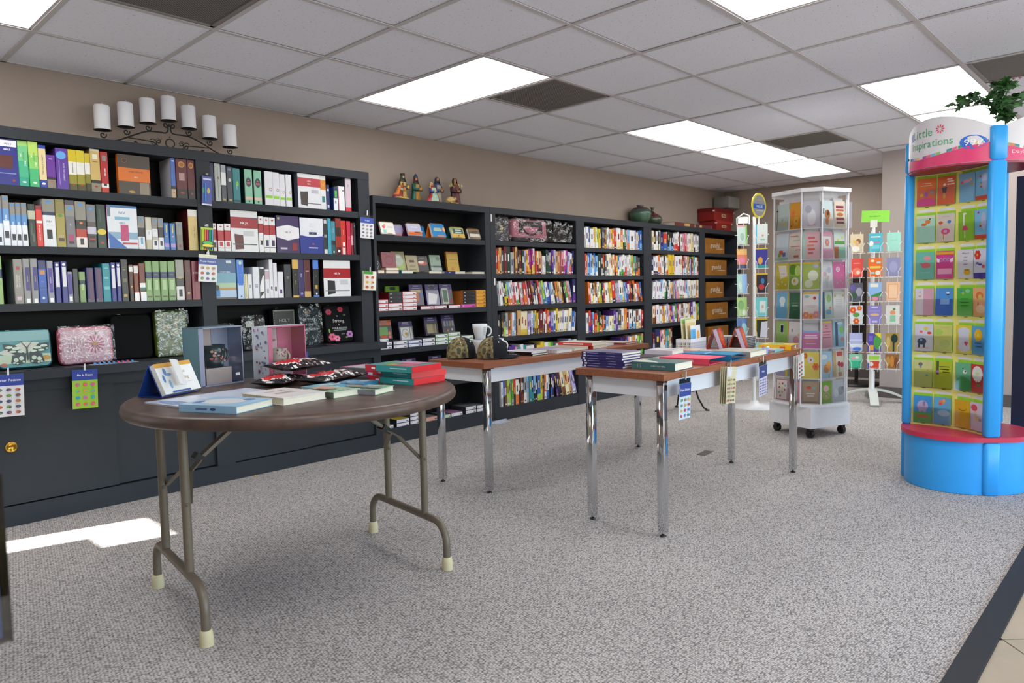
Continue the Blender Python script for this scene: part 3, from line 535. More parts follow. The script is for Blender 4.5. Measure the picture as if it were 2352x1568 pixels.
# ---------------------------------------------------------------- bibles and boxed bibles on the tall bookcase
def prints(mb, items, w, h, y, x0=0, z0=0):
    # flat print on a face looking to -y, drawn in thin layers
    lay = 0
    for it in items:
        q = it.split('~'); lay += 1; yy = y-.0002*lay-.0002
        if q[0][0] == '#':
            n = [float(v) for v in q[2:]]; k = q[0][1]
            if k == 'r': cx, cz, a, b = n; pts = [(cx-a/2, cz-b/2), (cx+a/2, cz-b/2), (cx+a/2, cz+b/2), (cx-a/2, cz+b/2)]
            elif k == 'e': cx, cz, a, b = n; pts = [(min(1, max(0, cx+a/2*math.cos(t*math.pi/8))), min(1, max(0, cz+b/2*math.sin(t*math.pi/8)))) for t in range(16)]
            elif k == 'h': cx, cz, a, b = n; pts = [(cx-a/2, cz-b*.32), (cx, cz-b/2), (cx+a/2, cz-b*.32), (cx+a/2, cz+b*.32), (cx, cz+b/2), (cx-a/2, cz+b*.32)]
            else: pts = list(zip(n[::2], n[1::2]))
            mb.face([(x0+p*w, yy, z0+r*h) for p, r in pts], q[1])
        else:
            s, c, cx, cz, sz = q[0], q[1], float(q[2]), float(q[3]), float(q[4])/1000
            rot = DOWN if len(q) > 5 else 0; room = h*.96 if rot else w*.96
            tw = sum(.3 if ch == ' ' else glyph(ch)[2]+.09 for ch in s)*sz/.7
            text(mb, s, sz, c, FX(x0+cx*w, z0+cz*h, yy, rot), sq=min(1, room*(.8 if rot else 1)/tw))
def bands(s):
    o = []; last = 0
    for t in s.split():
        c, _, p = t.partition(':'); p = float(p)/100 if p else 1; o.append((c, last, p)); last = p
    return o
def codex(name, label, cat, loc, w, h, d, bnd, items, side=None, face=False, group=None, rot=None, glossy=True, pages=True):
    # a bound book standing with its front at y=0, x from 0 to w
    B = bands(bnd); m = MB(); t = .0022; side = side or B[0][0] if len(B) < 3 else side or max(B, key=lambda q: q[2]-q[1])[0]
    e = min(.004, w*.25)
    for c, a, b in B:
        z0, z1 = h*(1-b), h*(1-a)
        if face: m.face([(0,0,z0),(w,0,z0),(w,0,z1),(0,0,z1)], c)
        else:
            for p, q in (((0,e),(e*.35,e*.25)), ((e*.35,e*.25),(e,0)), ((e,0),(w-e,0)), ((w-e,0),(w-e*.35,e*.25)), ((w-e*.35,e*.25),(w,e))): m.face([(*p,z0),(*q,z0),(*q,z1),(*p,z1)], c)
    if face:
        m.box((0,0,0),(w,t,h), side, skip='f').box((0,d-t,0),(w,d,h), side).box((0,t,0),(t,d-t,h), side)
        pg = MB().box((t, t, .003), (w-.004, d-t, h-.003))
    else:
        m.box((0,e,0),(t,d,h), side).box((w-t,e,0),(w,d,h), side); m.box((t,e,0),(w-t,e+.001,h), side)
        pg = MB().box((t, e+.001, .004), (w-t, d-.004, h-.004))
    o = T(name, m, GLO if glossy else INK, label, cat, loc, 0, group, rot)
    if pages: P('pages', pg, PAGE, o)
    if items:
        pm = MB(); prints(pm, items, w, h, 0)
        if pm.f: P('lettering' if any(i[0] != '#' for i in items) else 'cover_print', pm, GLO if glossy else INK, o)
    return o
for key, (z, s) in BIB.items():
    rows = [r.split('|') for r in s.strip().split('\n')]; nums = [[float(v)/1000 for v in r[0].split()] for r in rows]
    for a, b in zip(nums, nums[1:]):
        if b[0] < a[1]: a[1] = b[0] = (a[1]+b[0])/2
    for r, (x0, x1, h) in zip(rows, nums):
        op = r[4] if len(r) > 4 else ''; sd = op.split('side=')[1][:6] if 'side=' in op else None; F = 'F' in op.split()
        x0 = max(x0, -.183 if key[2] == 'L' else .984); x1 = min(x1, .893 if key[2] == 'L' else 2.062)
        h = min(h, {'1': .233, '2': .262, '3': .256}[key[1]]); d = (.05 if 'thick' in op else .032) if F else .165
        its = [i for i in r[2].split(';') if i]
        codex('bible', r[3]+'' , 'book', (x0+.0004, -.258+rnd.uniform(0, .008), z+.0005), x1-x0-.0008, h, d, r[1], its, sd, F, 'bibles on the tall bookcase')
PB = [
('first', 2, 1.304, 3.494, 4.620, 0, 0.1, 'r/t:25 o:20 t:30:.96 d:30 R:35:1 G:45:1 s:40:.8 R:25:.98 t/n:28:1 k:22 R/t:36 G:32 l:25 y/o:30 m/y:22 m/y:22 m/y:22 w/t:30:.97 r:26 c/R:26:.88 t/R:40:.88 i/w:20:.8 w:25:.7 w:25:.7 G:26:.95 G:24 s/G:35 p/B:30 l/w:32 t:30:.9 h:22:.9 h:22:.9 i/n:40:.9 w/m:30:.95 m/p:30:.97 l:35:.9 w/o:40:.85 B/p:35:.95'),
('first', 3, 1.02, 3.500, 4.634, -0.1, -0.24, 's w:30 w/k:22 k/y:24 L/k:18 u/o:25 w/o:22 w/i:18 i/r:22 w/g:32 r/R:26 w/i:20 s/r:20 r/o:32 i:14 k/w:22 R:26 n/k:20 p/w:24 d/w:26 k:18 r:22 s/l:26 L/b:22 u/e:24 w/b:32 p:22 u/w:28 w:22 k/G:22 o/l:26 t/l:24 c/t:22 n:28 k:18 g/w:34 i/h:26 s/p:24 !B/p:48:1'),
('first', 4, 0.745, 3.497, 4.641, 0, 0.09, 'k d:14 k:16 n/t:12 G/L:22 s/w:26 n/o:26 o/n:14 w/u:20 u/w:24 n:12 t:46:1 c/y:36:.95 c/y:36:.95 l/w:26 l/B:18 w/l:22 u/k:16 y/n:18 y/k:18 n/t:20 R/n:40:1 w/R:20 r/w:24:1 o/n:20 p/o:30 l/p:30 w/b:24:.9 y:26:1 c:26 c/w:24 l/w:22 w/c:30:.9 c/s:34:.9 c/w:38:.98 b/w:32 w/c:18:.8'),
('first', 5, 0.43, 3.637, 4.633, 0, 0, 'p p/B i/p e/u w:20 e/w w:30 w/t:24 k/w y/k:26 y:26 w/t:26 L/w g/k d w:22 k w R/w t l u/w w'),
('first', 6, 0.116, 3.520, 4.617, 0, -0.26, 'w/s b/k n L/s s/L g/s r/k w/o:30 k n/R k/n s/w:30 u/s e:26 B/e u/k:24 k b/L:30 y/L k/n o/w w/b:30 k k/b p/k k/p B/k R/k c/n:36 t/c:40 c/t:34 l/w:28 p/l:20'),
('second', 1, 1.571, 4.761, 5.837, 0, 0, 'w/s:20 w:35 b/w:25 w:40 y/w:22 c/w L/w y:26 k d:24 k/o n/y w/l c/t l/w y/c:24 o/c:20 r/R:30 w/c:55:.95 o/y:32 w/k:26 g/k:20 i/s:26 u/o:28 w:80:.9 l/s:26 c/l:26 b:32:.9 b/u:30'),
('second', 2, 1.29, 4.768, 5.770, 0, 0, 'r/i t:24 b/u:28 u:24 t/w b/u:24 u/w:28 G/k:40 k/s:24 r/d:24 d/s:26 c/s:40 w/c:20 t/w:30 c/t:24 r/k:18 y/o:26 b/w:22 w/g:30 w/g:30 w/r:30 w/r:24 w/s:26 w/s:26 L/w:22 t/o:22 g/L:24 u/p:20 d/o:28 d/o:28'),
('second', 3, 1.004, 4.812, 5.844, -0.09, -0.16, 'o/r:26 w:24 k/y t/w:22 n/w c/o w/L:26 L/y B/k:22 r/o:28 w:40 c/w y/c:30 r/k:50:.97 s/l:36 l/i:24 w/u:44:1 c/y:26 u/l:24 p/b:28 w/R:28 r/R k:24 k/n o/t:30:1 w/l:32 r/n:20 o/k b/o:28'),
('second', 4, 0.706, 4.782, 5.875, 0, 0.03, 'w:28:.9 r/p:28:1 p/B:20 u/w r/o:32 k/L:28:1 G/o:28 n/t:18:.75 o/G:16:.75 B/e:30:.7 u/w:36:.7 c/w:40:.7 c/L:24:.7 p/l:30:.95 l/p d/s:50:.95 w/c:38:1 o/t:36:1 R/r:32 w/u:44 k w/u:40 n/c:30 w/t:40 r/R:24'),
('second', 5, 0.41, 5.399, 5.887, 0, 0, 'p/k B R b i/w w/i:24 t/o o/c w:26 L/g:26 g/L:30 t/g'),
('third', 1, 1.583, 6.015, 7.098, 0, 0, 'c/s:35 k/w:44 w/c:40 k/w:18 w/y:22 B/b:44 r/b:66 w/r:18 k/u:34 k/u:34 k/u:34 w/r:28 w/r:28 w/r:28 w/r:28 R:18 w/s:38 i/w:20 i:30 i/r:30 i:24 w/i:24 w/c:34 c/w:22 c/y:30 s/w w/k:30 s/w:42 w/s:30'),
('third', 2, 1.3, 6.010, 7.106, 0, 0, 'B/w:36 w/B:40 w/B:36 o/l:32 w/o:24 w/c:28 s/w:26 k/d:18 w/s:26 c/r:28 y:38:1 y:38:1 y:38:1 i/w:16 w:50:.93 w:50:.93 c/w:40 r/w:14 G/u:24 i/w:36 w/s:24 t/c:26 B/l:20 l/u:30 R/i:24 L/w:24 e/u:20 w:50:.9 n/i:24'),
('third', 3, 1.02, 6.024, 7.082, 0.14, 0, 'w:38 l/s w:32 w/l:28 u/w:36 w:44 w/g:36 G/B:20 w:36 c/l:30 t/n:30 u/t:24 m/p:26 w/i:44 w/i:40 w/g:36 w/o:36 i/w:24 u/w:40 w/u:30 w/c:36 c/s:30 w/c:30 w:40 t/o:36 w/c:30'),
('third', 4, 0.742, 6.020, 7.101, 0, -0.03, 'c/n:34 i/R:30 w:44 w:44 r/y:22 y/o:20 w/c:30 l/w:30 c/p:20 r/y:28 p/i:26 l/p w/l:26 g/w:24 p/B r/o:26 w/b:34 n/l:50:.9 w/c:30 w/s:40 c/w:30 t/w:24 p/y:44:1 w:50:1 l/w:22 y/n:18 g/y:22'),
('third', 5, 0.44, 6.024, 6.452, 0, 0, 'R/l:30:.8 B/k:80:.95 i/w:36 w:30 o/w:26 e/u:34 e:24 t/c:24 e/w:20 R/s'),
]
# ---------------------------------------------------------------- paperbacks on the long bookcase
PAL = {'r': ('c8382e','red'), 'R': ('6a1f28','dark red'), 'o': ('d8742e','orange'), 'y': ('dcbc38','yellow'), 'g': ('4f9a4a','green'), 'G': ('1f3d34','dark green'), 'b': ('2f62b0','blue'), 'B': ('272c5c','navy'), 'p': ('5a3590','purple'), 'l': ('b3a8d0','lavender'), 'k': ('24232a','black'), 'w': ('e2e2e4','white'), 'c': ('e6dab8','cream'), 't': ('c9a46a','tan'), 'n': ('7a4a2c','brown'), 's': ('a3a6aa','grey'), 'm': ('a82f90','magenta'), 'i': ('dc8fa0','pink'), 'e': ('2f8a90','teal'), 'u': ('7fb0dc','light blue'), 'L': ('a8cc4a','lime'), 'd': ('4a4a50','charcoal'), 'h': ('b06a4a','rust')}
NTH = 'first second third fourth fifth sixth seventh eighth ninth tenth eleventh twelfth'.split()+['%dth' % i for i in range(13, 60)]
def pbmesh(m, x, y, z, w, h, d, c1, c2, th, M=None):
    # spine in two colours with a title strip, boards, paler page block
    if M is None: M = Matrix.Translation((x, y, z)) @ Matrix.Rotation(th, 4, 'Y')
    n = len(m.v); k = rnd.uniform(.18, .45); e = .0016
    m.face([(0,0,0),(w,0,0),(w,0,h*k),(0,0,h*k)], c2); m.face([(0,0,h*k),(w,0,h*k),(w,0,h),(0,0,h)], c1)
    u = lin(c1); lt = (u[0]+u[1]+u[2]) > .9; tc = rnd.choice(['3a3a48','8a2a2a','2a4a7a','1f1f22'] if lt else ['f0ece0','e0c060','d8d8e0'])
    a = rnd.uniform(.4, .6); m.face([(w*.32,-.0004,h*(a-.03)),(w*.68,-.0004,h*(a-.03)),(w*.68,-.0004,h*(a+.24)),(w*.32,-.0004,h*(a+.24))], tc)
    m.face([(w*.25,-.0004,h*.05),(w*.75,-.0004,h*.05),(w*.75,-.0004,h*.1),(w*.25,-.0004,h*.1)], rnd.choice(['eee','222','c8a060']))
    m.box((0,0,0),(e,d,h), c1, skip='f').box((w-e,0,0),(w,d,h), c1, skip='f'); m.box((e,.001,.001),(w-e,d-.003,h-.001), 'ded5c0')
    m.xf(M, n)
left_over = MB(); used_lab = {}
for bay, sh, z, xa, xb, l0, l1, s in PB:
    tk = []
    for t in s.split():
        up = t[0] == '!'; q = t.lstrip('!').split(':'); c = q[0].split('/')
        tk.append((c[0], c[-1], float(q[1])*rnd.uniform(.92, 1.08) if len(q) > 1 else 20., float(q[2]) if len(q) > 2 else rnd.uniform(.82, .96), up))
    lo, hi = {'first': (3.483, 4.612), 'second': (4.748, 5.819), 'third': (5.983, 7.077)}[bay]; xa, xb = max(xa, lo), min(xb, hi); n = len(tk)
    cap = {1: .232, 2: .24, 3: .236, 4: .228, 5: .25, 6: .27}[sh]; TH = []
    for i, t in enumerate(tk):
        th = 0 if t[4] else l0+(l1-l0)*i/n
        if sh == 6 and i < n-8: th = 0
        if sh == 2 and bay == 'first': th = .1*max(0, (i-25)/12)
        if sh == 3 and bay == 'third': th = .14 if i < 11 else 0
        TH.append(th)
    HH = [t[3]*cap/(math.cos(th)+abs(math.sin(th))*.08) for t, th in zip(tk, TH)]
    gaps = [max(0, math.tan(TH[i])-math.tan(TH[i+1]))*min(HH[i], HH[i+1])*math.cos(TH[i]) for i in range(n-1)]+[max(0, math.sin(TH[-1])*HH[-1])]
    x = xa+max(0, -math.sin(TH[0])*HH[0]); avail = xb-x-sum(gaps); W_ = sum(t[2]/math.cos(th) for t, th in zip(tk, TH))
    for i, (c1, c2, w, h, up) in enumerate(tk):
        th = TH[i]; w = w/W_*avail; bw = max(.003, w-.0012); h = HH[i]; d = rnd.uniform(.13, .15); y = -.255+rnd.uniform(0, .012)
        zz = z+.0012+(bw*math.sin(th) if th > 0 else 0); xx = x
        if bay == 'third' and sh > 1: pbmesh(left_over, xx, y, zz, bw, h, d, PAL[c1][0], PAL[c2][0], th)
        else:
            m = MB(); pbmesh(m, 0, 0, 0, bw, h, d, PAL[c1][0], PAL[c2][0], 0, Matrix.Identity(4))
            nm = PAL[c1][1]; a = PAL[tk[i-1][0]][1] if i else 'upright'; b = PAL[tk[i+1][0]][1] if i < n-1 else 'upright'
            base = ('%s paperback' % nm)+(' with %s foot' % PAL[c2][1] if c2 != c1 else '')
            where = '%s shelf, %s bay of long bookcase' % (NTH[sh-1], bay)
            lab = '%s, between %s and %s, %s' % (base, a, b, where)
            if len(lab.split()) > 16: lab = '%s beside %s, %s' % (base, a, where)
            if lab in used_lab: lab = '%s, %s along the %s' % (base, NTH[i], where)
            used_lab[lab] = 1
            T('paperback', m, INK, lab, 'book', (xx, y, zz), 0, 'paperbacks on the long bookcase', (0, th, 0))
        x += w/math.cos(th)+gaps[i]
T('shelved_paperbacks', left_over, INK, 'rows of small paperbacks on the lower shelves of the third bay', 'books', kind='stuff')
# ---------------------------------------------------------------- on top of the bookcases
def spiral(cx, cz, r0, r1, a0, a1, y=0, n=22):
    return [(cx+(r0+(r1-r0)*i/n)*math.cos(math.radians(a0+(a1-a0)*i/n)), y, cz+(r0+(r1-r0)*i/n)*math.sin(math.radians(a0+(a1-a0)*i/n))) for i in range(n+1)]
CZ = [(.426,2.113),(.552,2.148),(.675,2.189),(.797,2.222),(.916,2.192),(1.044,2.15),(1.174,2.113)]
t = E('candelabra', 'long black wrought iron candle holder with scrolls on the tall bookcase', 'candle holder', (.8, -.15, 2.042)); ox, oz = .8, 2.042; r = .0042
def L_(pts): return [(x-ox, 0, z-oz) for x, z in pts]
def sm(p, n=5):
    o = []
    for i in range(len(p)-1):
        a, b, c, d = p[max(i-1,0)], p[i], p[i+1], p[min(i+2,len(p)-1)]
        for k in range(n):
            u = k/n; o.append(tuple(.5*((2*b[j])+(c[j]-a[j])*u+(2*a[j]-5*b[j]+4*c[j]-d[j])*u*u+(3*b[j]-a[j]-3*c[j]+d[j])*u**3) for j in range(2)))
    return o+[p[-1]]
arch = [(.40,2.047),(.50,2.066),(.58,2.104),(.667,2.141),(.73,2.147),(.775,2.148),(.79,2.17),(.785,2.197)]
for s in (1, -1): P('arch_bar', MB().tube(L_(sm([(.797+(x-.797)*s, z) for x, z in arch])), r, 8), IRON, t)
P('base_bar', MB().tube(L_([(.43,2.047),(1.17,2.047)]), r, 8), IRON, t)
P('ring', MB().tube([(p[0]-ox, 0, p[2]-oz) for p in spiral(.797,2.088,.026,.026,0,360)], .0035, 8), IRON, t)
P('bead', MB().lathe([(.0001,-.006),(.006,0),(.0001,.006)], 8, at=(-.003,0,.084)), IRON, t)
for s in (1, -1):
    for cx, cz, a in ((.70,2.08,.024),(.728,2.092,.016),(.60,2.062,.012)):
        P('scroll', MB().tube([((.797+(p[0]-.797)*s)-ox, 0, p[2]-oz) for p in spiral(cx, cz, .004, a, 40, 500)], .003, 6), IRON, t)
    P('strut', MB().tube(L_([(.797+(x-.797)*s, z) for x, z in sm([(.56,2.09),(.64,2.088),(.70,2.082),(.74,2.05)])]), .003, 6), IRON, t)
CNT = ['first', 'second', 'third', 'middle', 'fifth', 'sixth', 'last']
for i, (x, z) in enumerate(CZ):
    p = P('candle_plate', MB().lathe([(.0001,-.006),(.02,-.005),(.046,-.001),(.048,0),(.046,.001),(.0001,-.002)], 20, at=(x-ox,0,z-oz)), IRON, t)
    s = -1 if i < 3 else 1
    for q in ((s,) if i != 3 else (1, -1)): P('scroll', MB().tube([(x-ox+q*(v[0]-x)+(q*.02 if i == 3 else 0), 0, v[2]-oz) for v in spiral(x, z-.026, .004, .019, 200, -200)], .0036, 6), IRON, p)
    h = .138+(.004 if i in (2, 3) else 0)
    c = T('candle', MB().lathe([(.0415,0),(.0415,h-.006),(.038,h),(.015,h+.003),(.0001,h+.001)], 24), WAX, 'white pillar candle, %s along the iron holder' % (CNT[i] if i != 3 else 'tallest at the centre'), 'candle', (x, -.15, z+.0012), 0, 'pillar candles on the iron holder')
    a = rnd.uniform(-.006, .006); P('wick', MB().tube([(0,0,h),(a*.3,0,h+.008),(a*1.6,0,h+.016)], .0012, 5), WAX, c)
FIG = mat('painted_resin', attr=True, rough=.45, noise=.18, nscale=60)
def figure(label, x, h, robe, mantle, skin, hair, hat=None, lean=0, kneel=0, yoff=0, rz=0, beard=None, hold=None, shoulder=None):
    # a robed figurine: one body surface, head with face, cloth and hands as parts
    t = E('figurine', label, 'figurine', (x, -.14+yoff, 1.8795), rz, 'nativity figures on the low bookcase')
    hb = h*.8; w = h*.2; L = MB(); secs = []
    prof = [(0,1.25),(.04,1.28),(.2,1.05),(.4,.9),(.58,.86),(.74,.88),(.86,.82),(.94,.5),(1,.26)] if not kneel else [(0,1.75),(.05,1.85),(.25,1.6),(.42,1.15),(.6,1.02),(.78,.98),(.88,.85),(.95,.5),(1,.27)]
    for k, q in prof:
        cx = lean*h*k*k-(kneel*.22*h*(1-k)**2); z = k*hb
        secs.append([(cx+w*q*math.cos(a*math.pi/8)*(1+.05*math.cos(a*3)), w*q*.72*math.sin(a*math.pi/8)*(1+.04*math.sin(a*5)), z) for a in range(16)])
    cols = [mantle[i % len(mantle)] for i in range(len(secs))]
    L.grid(secs, robe, True, True, cols); L.face(secs[0][::-1], robe); P('robe', L, FIG, t)
    fr = MB(); fs = []     # open front of the mantle shows the robe
    for k, q in prof[1:7]:
        cx = lean*h*k*k-(kneel*.22*h*(1-k)**2); fs.append([(cx+w*q*.55*u, -w*q*.74-.0008*h, k*hb) if abs(u) < .9 else (cx+w*q*.6*u, -w*q*.6, k*hb) for u in (-1, -.5, 0, .5, 1)])
    fr.grid(fs, robe); P('robe_front', fr, FIG, t)
    hx, hz = lean*h*1.05, hb+h*.085; R = h*.083
    hd = MB().lathe([(.0001,-R*1.15),(R*.55,-R),(R*.88,-R*.3),(R*.92,R*.2),(R*.7,R*.8),(.0001,R*1.1)], 14, skin, (hx,0,hz))
    hd.lathe([(.0001,-R*.24),(R*.16,-R*.1),(.0001,R*.28)], 6, skin, (hx,-R*.95,hz))
    for s in (-1, 1): hd.lathe([(.0001,-R*.09),(R*.13,0),(.0001,R*.09)], 6, '1a1412', (hx+s*R*.36,-R*.86,hz+R*.16))
    hd.lathe([(.0001,-R*.05),(R*.26,0),(.0001,R*.05)], 6, '8a3a34', (hx,-R*.8,hz-R*.42)); P('head', hd, FIG, t)
    cl = MB(); rows = []
    for k in range(7):
        z = R*1.28-k*R*.62; rr = R*(.45, 1.0, 1.16, 1.2, 1.3, 1.55, 1.75)[k]
        rows.append([(hx+rr*math.sin(a), rr*math.cos(a)*.95, hz+z) for a in [math.radians(-128+256*i/12) for i in range(13)]])
    cl.grid(rows, hair); P('headcloth', cl, FIG, t)
    if hat: P('hat', MB().lathe(hat[1], 14, hat[0], (hx,0,hz+R*.75), smooth=False), FIG, t)
    if beard: P('beard', MB().lathe([(.0001,-R*1.5),(R*.42,-R*1.0),(R*.72,-R*.3),(R*.5,0)], 10, beard, (hx,-R*.36,hz-R*.35)), FIG, t)
    for s in (-1, 1):
        sx = lean*h*.75+s*w*.78; a = MB().tube([(sx,0,hb*.86),(sx+s*w*.22,-w*.35,hb*.64),(lean*h*.6+s*w*.36,-w*1.02,hb*.6)], [w*.26,w*.3,w*.34], 10, shoulder or mantle[-3]); am = P('sleeve', a, FIG, t)
        hx2, hy2, hz2 = lean*h*.6+s*w*.2, -w*1.1, hb*.62; m = MB().lathe([(.0001,-w*.12),(w*.13,0),(.0001,w*.14)], 8, skin, (hx2,hy2,hz2))
        for f in range(4): m.tube([(hx2, hy2-.001*f, hz2), (hx2-s*w*.14, hy2-w*.05, hz2+w*(.1-.06*f)), (hx2-s*w*.2, hy2-w*.02, hz2+w*(.06-.06*f))], w*.035, 5, skin)
        m.tube([(hx2, hy2, hz2+w*.08), (hx2-s*w*.02, hy2-w*.08, hz2+w*.2)], w*.04, 5, skin); P('hand', m, FIG, am)
    if hold: P('held_gift', MB().lathe(hold[1], 12, hold[0], (lean*h*.6, -w*1.2, hb*.62)), FIG, t)
    return t
gift = [(.006,-.012),(.012,-.006),(.012,.006),(.006,.014),(.0001,.018)]
figure('kneeling figurine in an orange cloak and flat brown cap, first of the group', 2.49, .15, '8a3a30', ['6a2030','7a2a30','c8742e','c8742e','c8742e','c8742e','b8642a','c8742e','c8742e'], 'c89a78', 'c8a050', ('5a4030', [(.018,0),(.019,.012),(.0001,.012)]), .28, .9, -.06, .35, '2a1a14', ('c87a3a', gift), '8fb0a0')
figure('tall standing bearded figurine in a dark green cloak and plum turban', 2.605, .22, 'c8a858', ['3a4a54','37505a','3a4a54','2f4a4a','3a4650','33444c','3a4a54','2f5a4a','3a4a54'], 'c89a78', '2f5a48', ('3a2a30', [(.016,-.004),(.021,.004),(.018,.016),(.0001,.019)]), .05, 0, .045, .3, '241814', ('d8a838', gift))
figure('standing figurine with a blue pointed hat and long green coat', 2.745, .215, 'c08a38', ['14503f','17584a','1a6050','14503f','1c6a58','14503f','1a5a4c','14503f','1a5a4c'], 'c89070', '5a2a24', ('3a4a66', [(.021,0),(.019,.008),(.008,.028),(.0001,.033)]), .03, 0, .05, .2, '4a1c20', ('c88a4a', gift))
figure('kneeling woman figurine in a red dress with blue sleeve and pale veil', 2.85, .165, 'a9c8b0', ['b8444a','c05058','a82f38','9c2a34','a02c36','a8323c','a02c36','a02c36','d8c8a0'], 'd8aa88', 'd8c078', None, -.16, .7, -.065, -.1, None, None, '2f4a80')
figure('standing figurine in a dark blue hooded cloak over a pale robe', 2.965, .232, 'a8a090', ['2a2a2a','2c2c2e','2a2c30','2c2a28','32343c','3a4660','3f5070','37486a','37486a'], 'b88060', '2c3a58', None, .02, 0, .04, .1, '3a2018', ('b0703a', gift))
figure('standing shepherd figurine in maroon with a lamb across the shoulders', 3.13, .235, '6a2a30', ['4a2028','4a2630','56242c','3a1c24','4a2a34','5a2a30','7a4a3a','a89058','a89058'], 'b8805a', '2a1a14', None, .0, 0, 0, -.1, None, None, '4a2a30')
lamb = MB().tube([(-.05,-.012,.16),(-.03,.012,.176),(.03,.014,.178),(.05,-.01,.165)], [.012,.017,.017,.012], 10, 'd0bc88'); lamb.lathe([(.0001,-.012),(.011,0),(.008,.012),(.0001,.016)], 8, 'd8c898', (.058,-.018,.165))
for s in (-.02, .02):
    for k in (0, 1): lamb.tube([(s*(1.8+k*.3),-.015-.004*k,.17),(s*1.2,-.03,.145)], .004, 5, 'b89a68')
ob = bpy.data.objects['figurine.005']; P('lamb', lamb, FIG, ob)
P('base', MB().rbox((-.07,-.055,.0),(.07,-.02,.012), .01, 'c8ac60'), FIG, bpy.data.objects['figurine'])
t = T('figurine', MB().tube([(-.055,0,.016),(-.03,0,.03),(0,0,.036),(.03,0,.03),(.045,0,.045)], [.014,.024,.026,.02,.012], 12, 'd0b070'), FIG, 'small lying sheep figurine in front of the dark blue cloaked figure', 'figurine', (3.02, -.215, 1.8795), .2, 'nativity figures on the low bookcase')
P('head', MB().tube([(.043,0,.045),(.056,0,.052),(.07,-.003,.046)], [.01,.012,.007], 10, 'd8c08a').lathe([(.0001,-.004),(.005,0),(.0001,.004)], 6, '2a1a14', (.06,-.011,.054)).tube([(.05,.008,.058),(.046,.018,.06)], .004, 5, 'b89058').tube([(.05,-.008,.058),(.046,-.018,.06)], .004, 5, 'b89058'), FIG, t)
for q in (-.04, .02): P('leg', MB().tube([(q,-.018,.012),(q+.025,-.03,.006),(q+.04,-.028,.005)], .005, 6, 'c0a060'), FIG, t)
# vases, books, red boxes, speaker
VASE = mat('glazed_stoneware', attr=True, rough=.15, noise=.3, nscale=14)
T('vase', MB().lathe([(.06,0),(.085,.015),(.115,.07),(.125,.115),(.11,.155),(.075,.18),(.035,.188),(.033,.196),(.045,.206),(.04,.212),(.028,.204),(.03,.19),(.0001,.185)], 28, cols=['5a6a4a','4f6a55','4a6a58','45564e','4a3a36','4a2e2a','3a3a3e','6a6a70','8a8a90','3a3a3e','222','222','222']), VASE, 'squat green and plum glazed vase with a knobbed neck on the long bookcase', 'vase', (5.955, -.14, 1.8795))
T('vase', MB().lathe([(.07,0),(.1,.02),(.115,.055),(.105,.09),(.07,.118),(.03,.135),(.018,.15),(.016,.185),(.03,.2),(.024,.2),(.012,.185),(.0001,.18)], 28, cols=['3f4a3e','43503f','4a4a3e','5a2a28','5a2422','4a2a26','3f4036','3a3e38','3a3a36','222','222','222']), VASE, 'narrow-necked dark red and green vase beside the squat one', 'vase', (6.215, -.135, 1.8795))
def lying(label, c, z, L, Wd, t, ang, cov, items=(), spine='f', sp=(), name='book', group=None, spcol=None, pg=True, mat_=None, cat='book'):
    # book lying flat: length along local x, spine on the side named; prints on its top, sp on its spine
    m = MB(); e = .002; h, k = L/2, Wd/2; mt = mat_ or GLO
    m.box((-h,-k,0),(h,k,e), cov).box((-h,-k,t-e),(h,k,t), cov)
    sc = spcol or cov; B = {'f': ((-h,-k-.001,0),(h,-k+e,t)), 'b': ((-h,k-e,0),(h,k+.001,t)), 'l': ((-h-.001,-k,0),(-h+e,k,t)), 'r': ((h-e,-k,0),(h+.001,k,t))}
    if spine: m.box(*B[spine], sc)
    o = T(name, m, mt, label, cat, (c[0], c[1], z+.0006), ang, group)
    if pg: P('pages', MB().box((-h+.003,-k+.003,e),(h-.003,k-.003,t-e)), PAGE, o)
    if items:
        pm = MB(); prints(pm, items, L, Wd, 0, -h, -k); pm.v = [(x, zz, t-y) for x, y, zz in pm.v]; P('lettering' if any(i[0] != '#' for i in items) else 'cover_print', pm, mt, o)
    if sp:
        pm = MB()
        if spine == 'f': prints(pm, sp, L, t, -k-.001, -h, 0)
        elif spine == 'l': prints(pm, sp, Wd, t, -h-.001, -k, 0); pm.v = [(y, -x, zz) for x, y, zz in pm.v]
        elif spine == 'r': prints(pm, sp, Wd, t, -h-.001, -k, 0); pm.v = [(-y, x, zz) for x, y, zz in pm.v]
        P('spine_lettering', pm, mt, o)
    return o
lying('reddish brown book with a gilt label lying on the long bookcase beside the vases', (6.75,-.15), 1.879, .46, .2, .045, 0, '6a3a30', (), 'f', ['#r~c8a868~.62~.5~.26~.7'], spcol='6a3430')
lying('plum red book with a gilt label lying next to the red boxes', (7.22,-.15), 1.879, .42, .2, .042, 0, '5a2830', (), 'f', ['#r~c8a868~.3~.5~.14~.7','#r~a07a7a~.93~.5~.03~.9'], spcol='5f2a34')
def redbox(label, x0, x1, z0, z1, lid):
    t = E('storage_box', label, 'box', ((x0+x1)/2, -.13, z0)); w = (x1-x0)/2; h = z1-z0
    P('body', MB().box((-w,-.11,0),(w,.11,h*.72), '8f2420'), INK, t); P('lid', MB().box((-w-.006,-.116,h*.72),(w+.006,.116,h), lid), INK, t)
    for s in (-1, 1): P('metal_corner', MB().box((s*(w+.007)-.012,-.118,h*.7),(s*(w+.007)+.012,-.1,h*.8), 'd8d4cc'), PLA, t)
    l = P('label_holder', MB().box((-.06,-.1135,h*.3),(.06,-.1105,h*.55), 'c8b890'), PLA, t); P('card', MB().box((-.045,-.1145,h*.36),(.045,-.1137,h*.49), '8a5a4a'), INK, l)
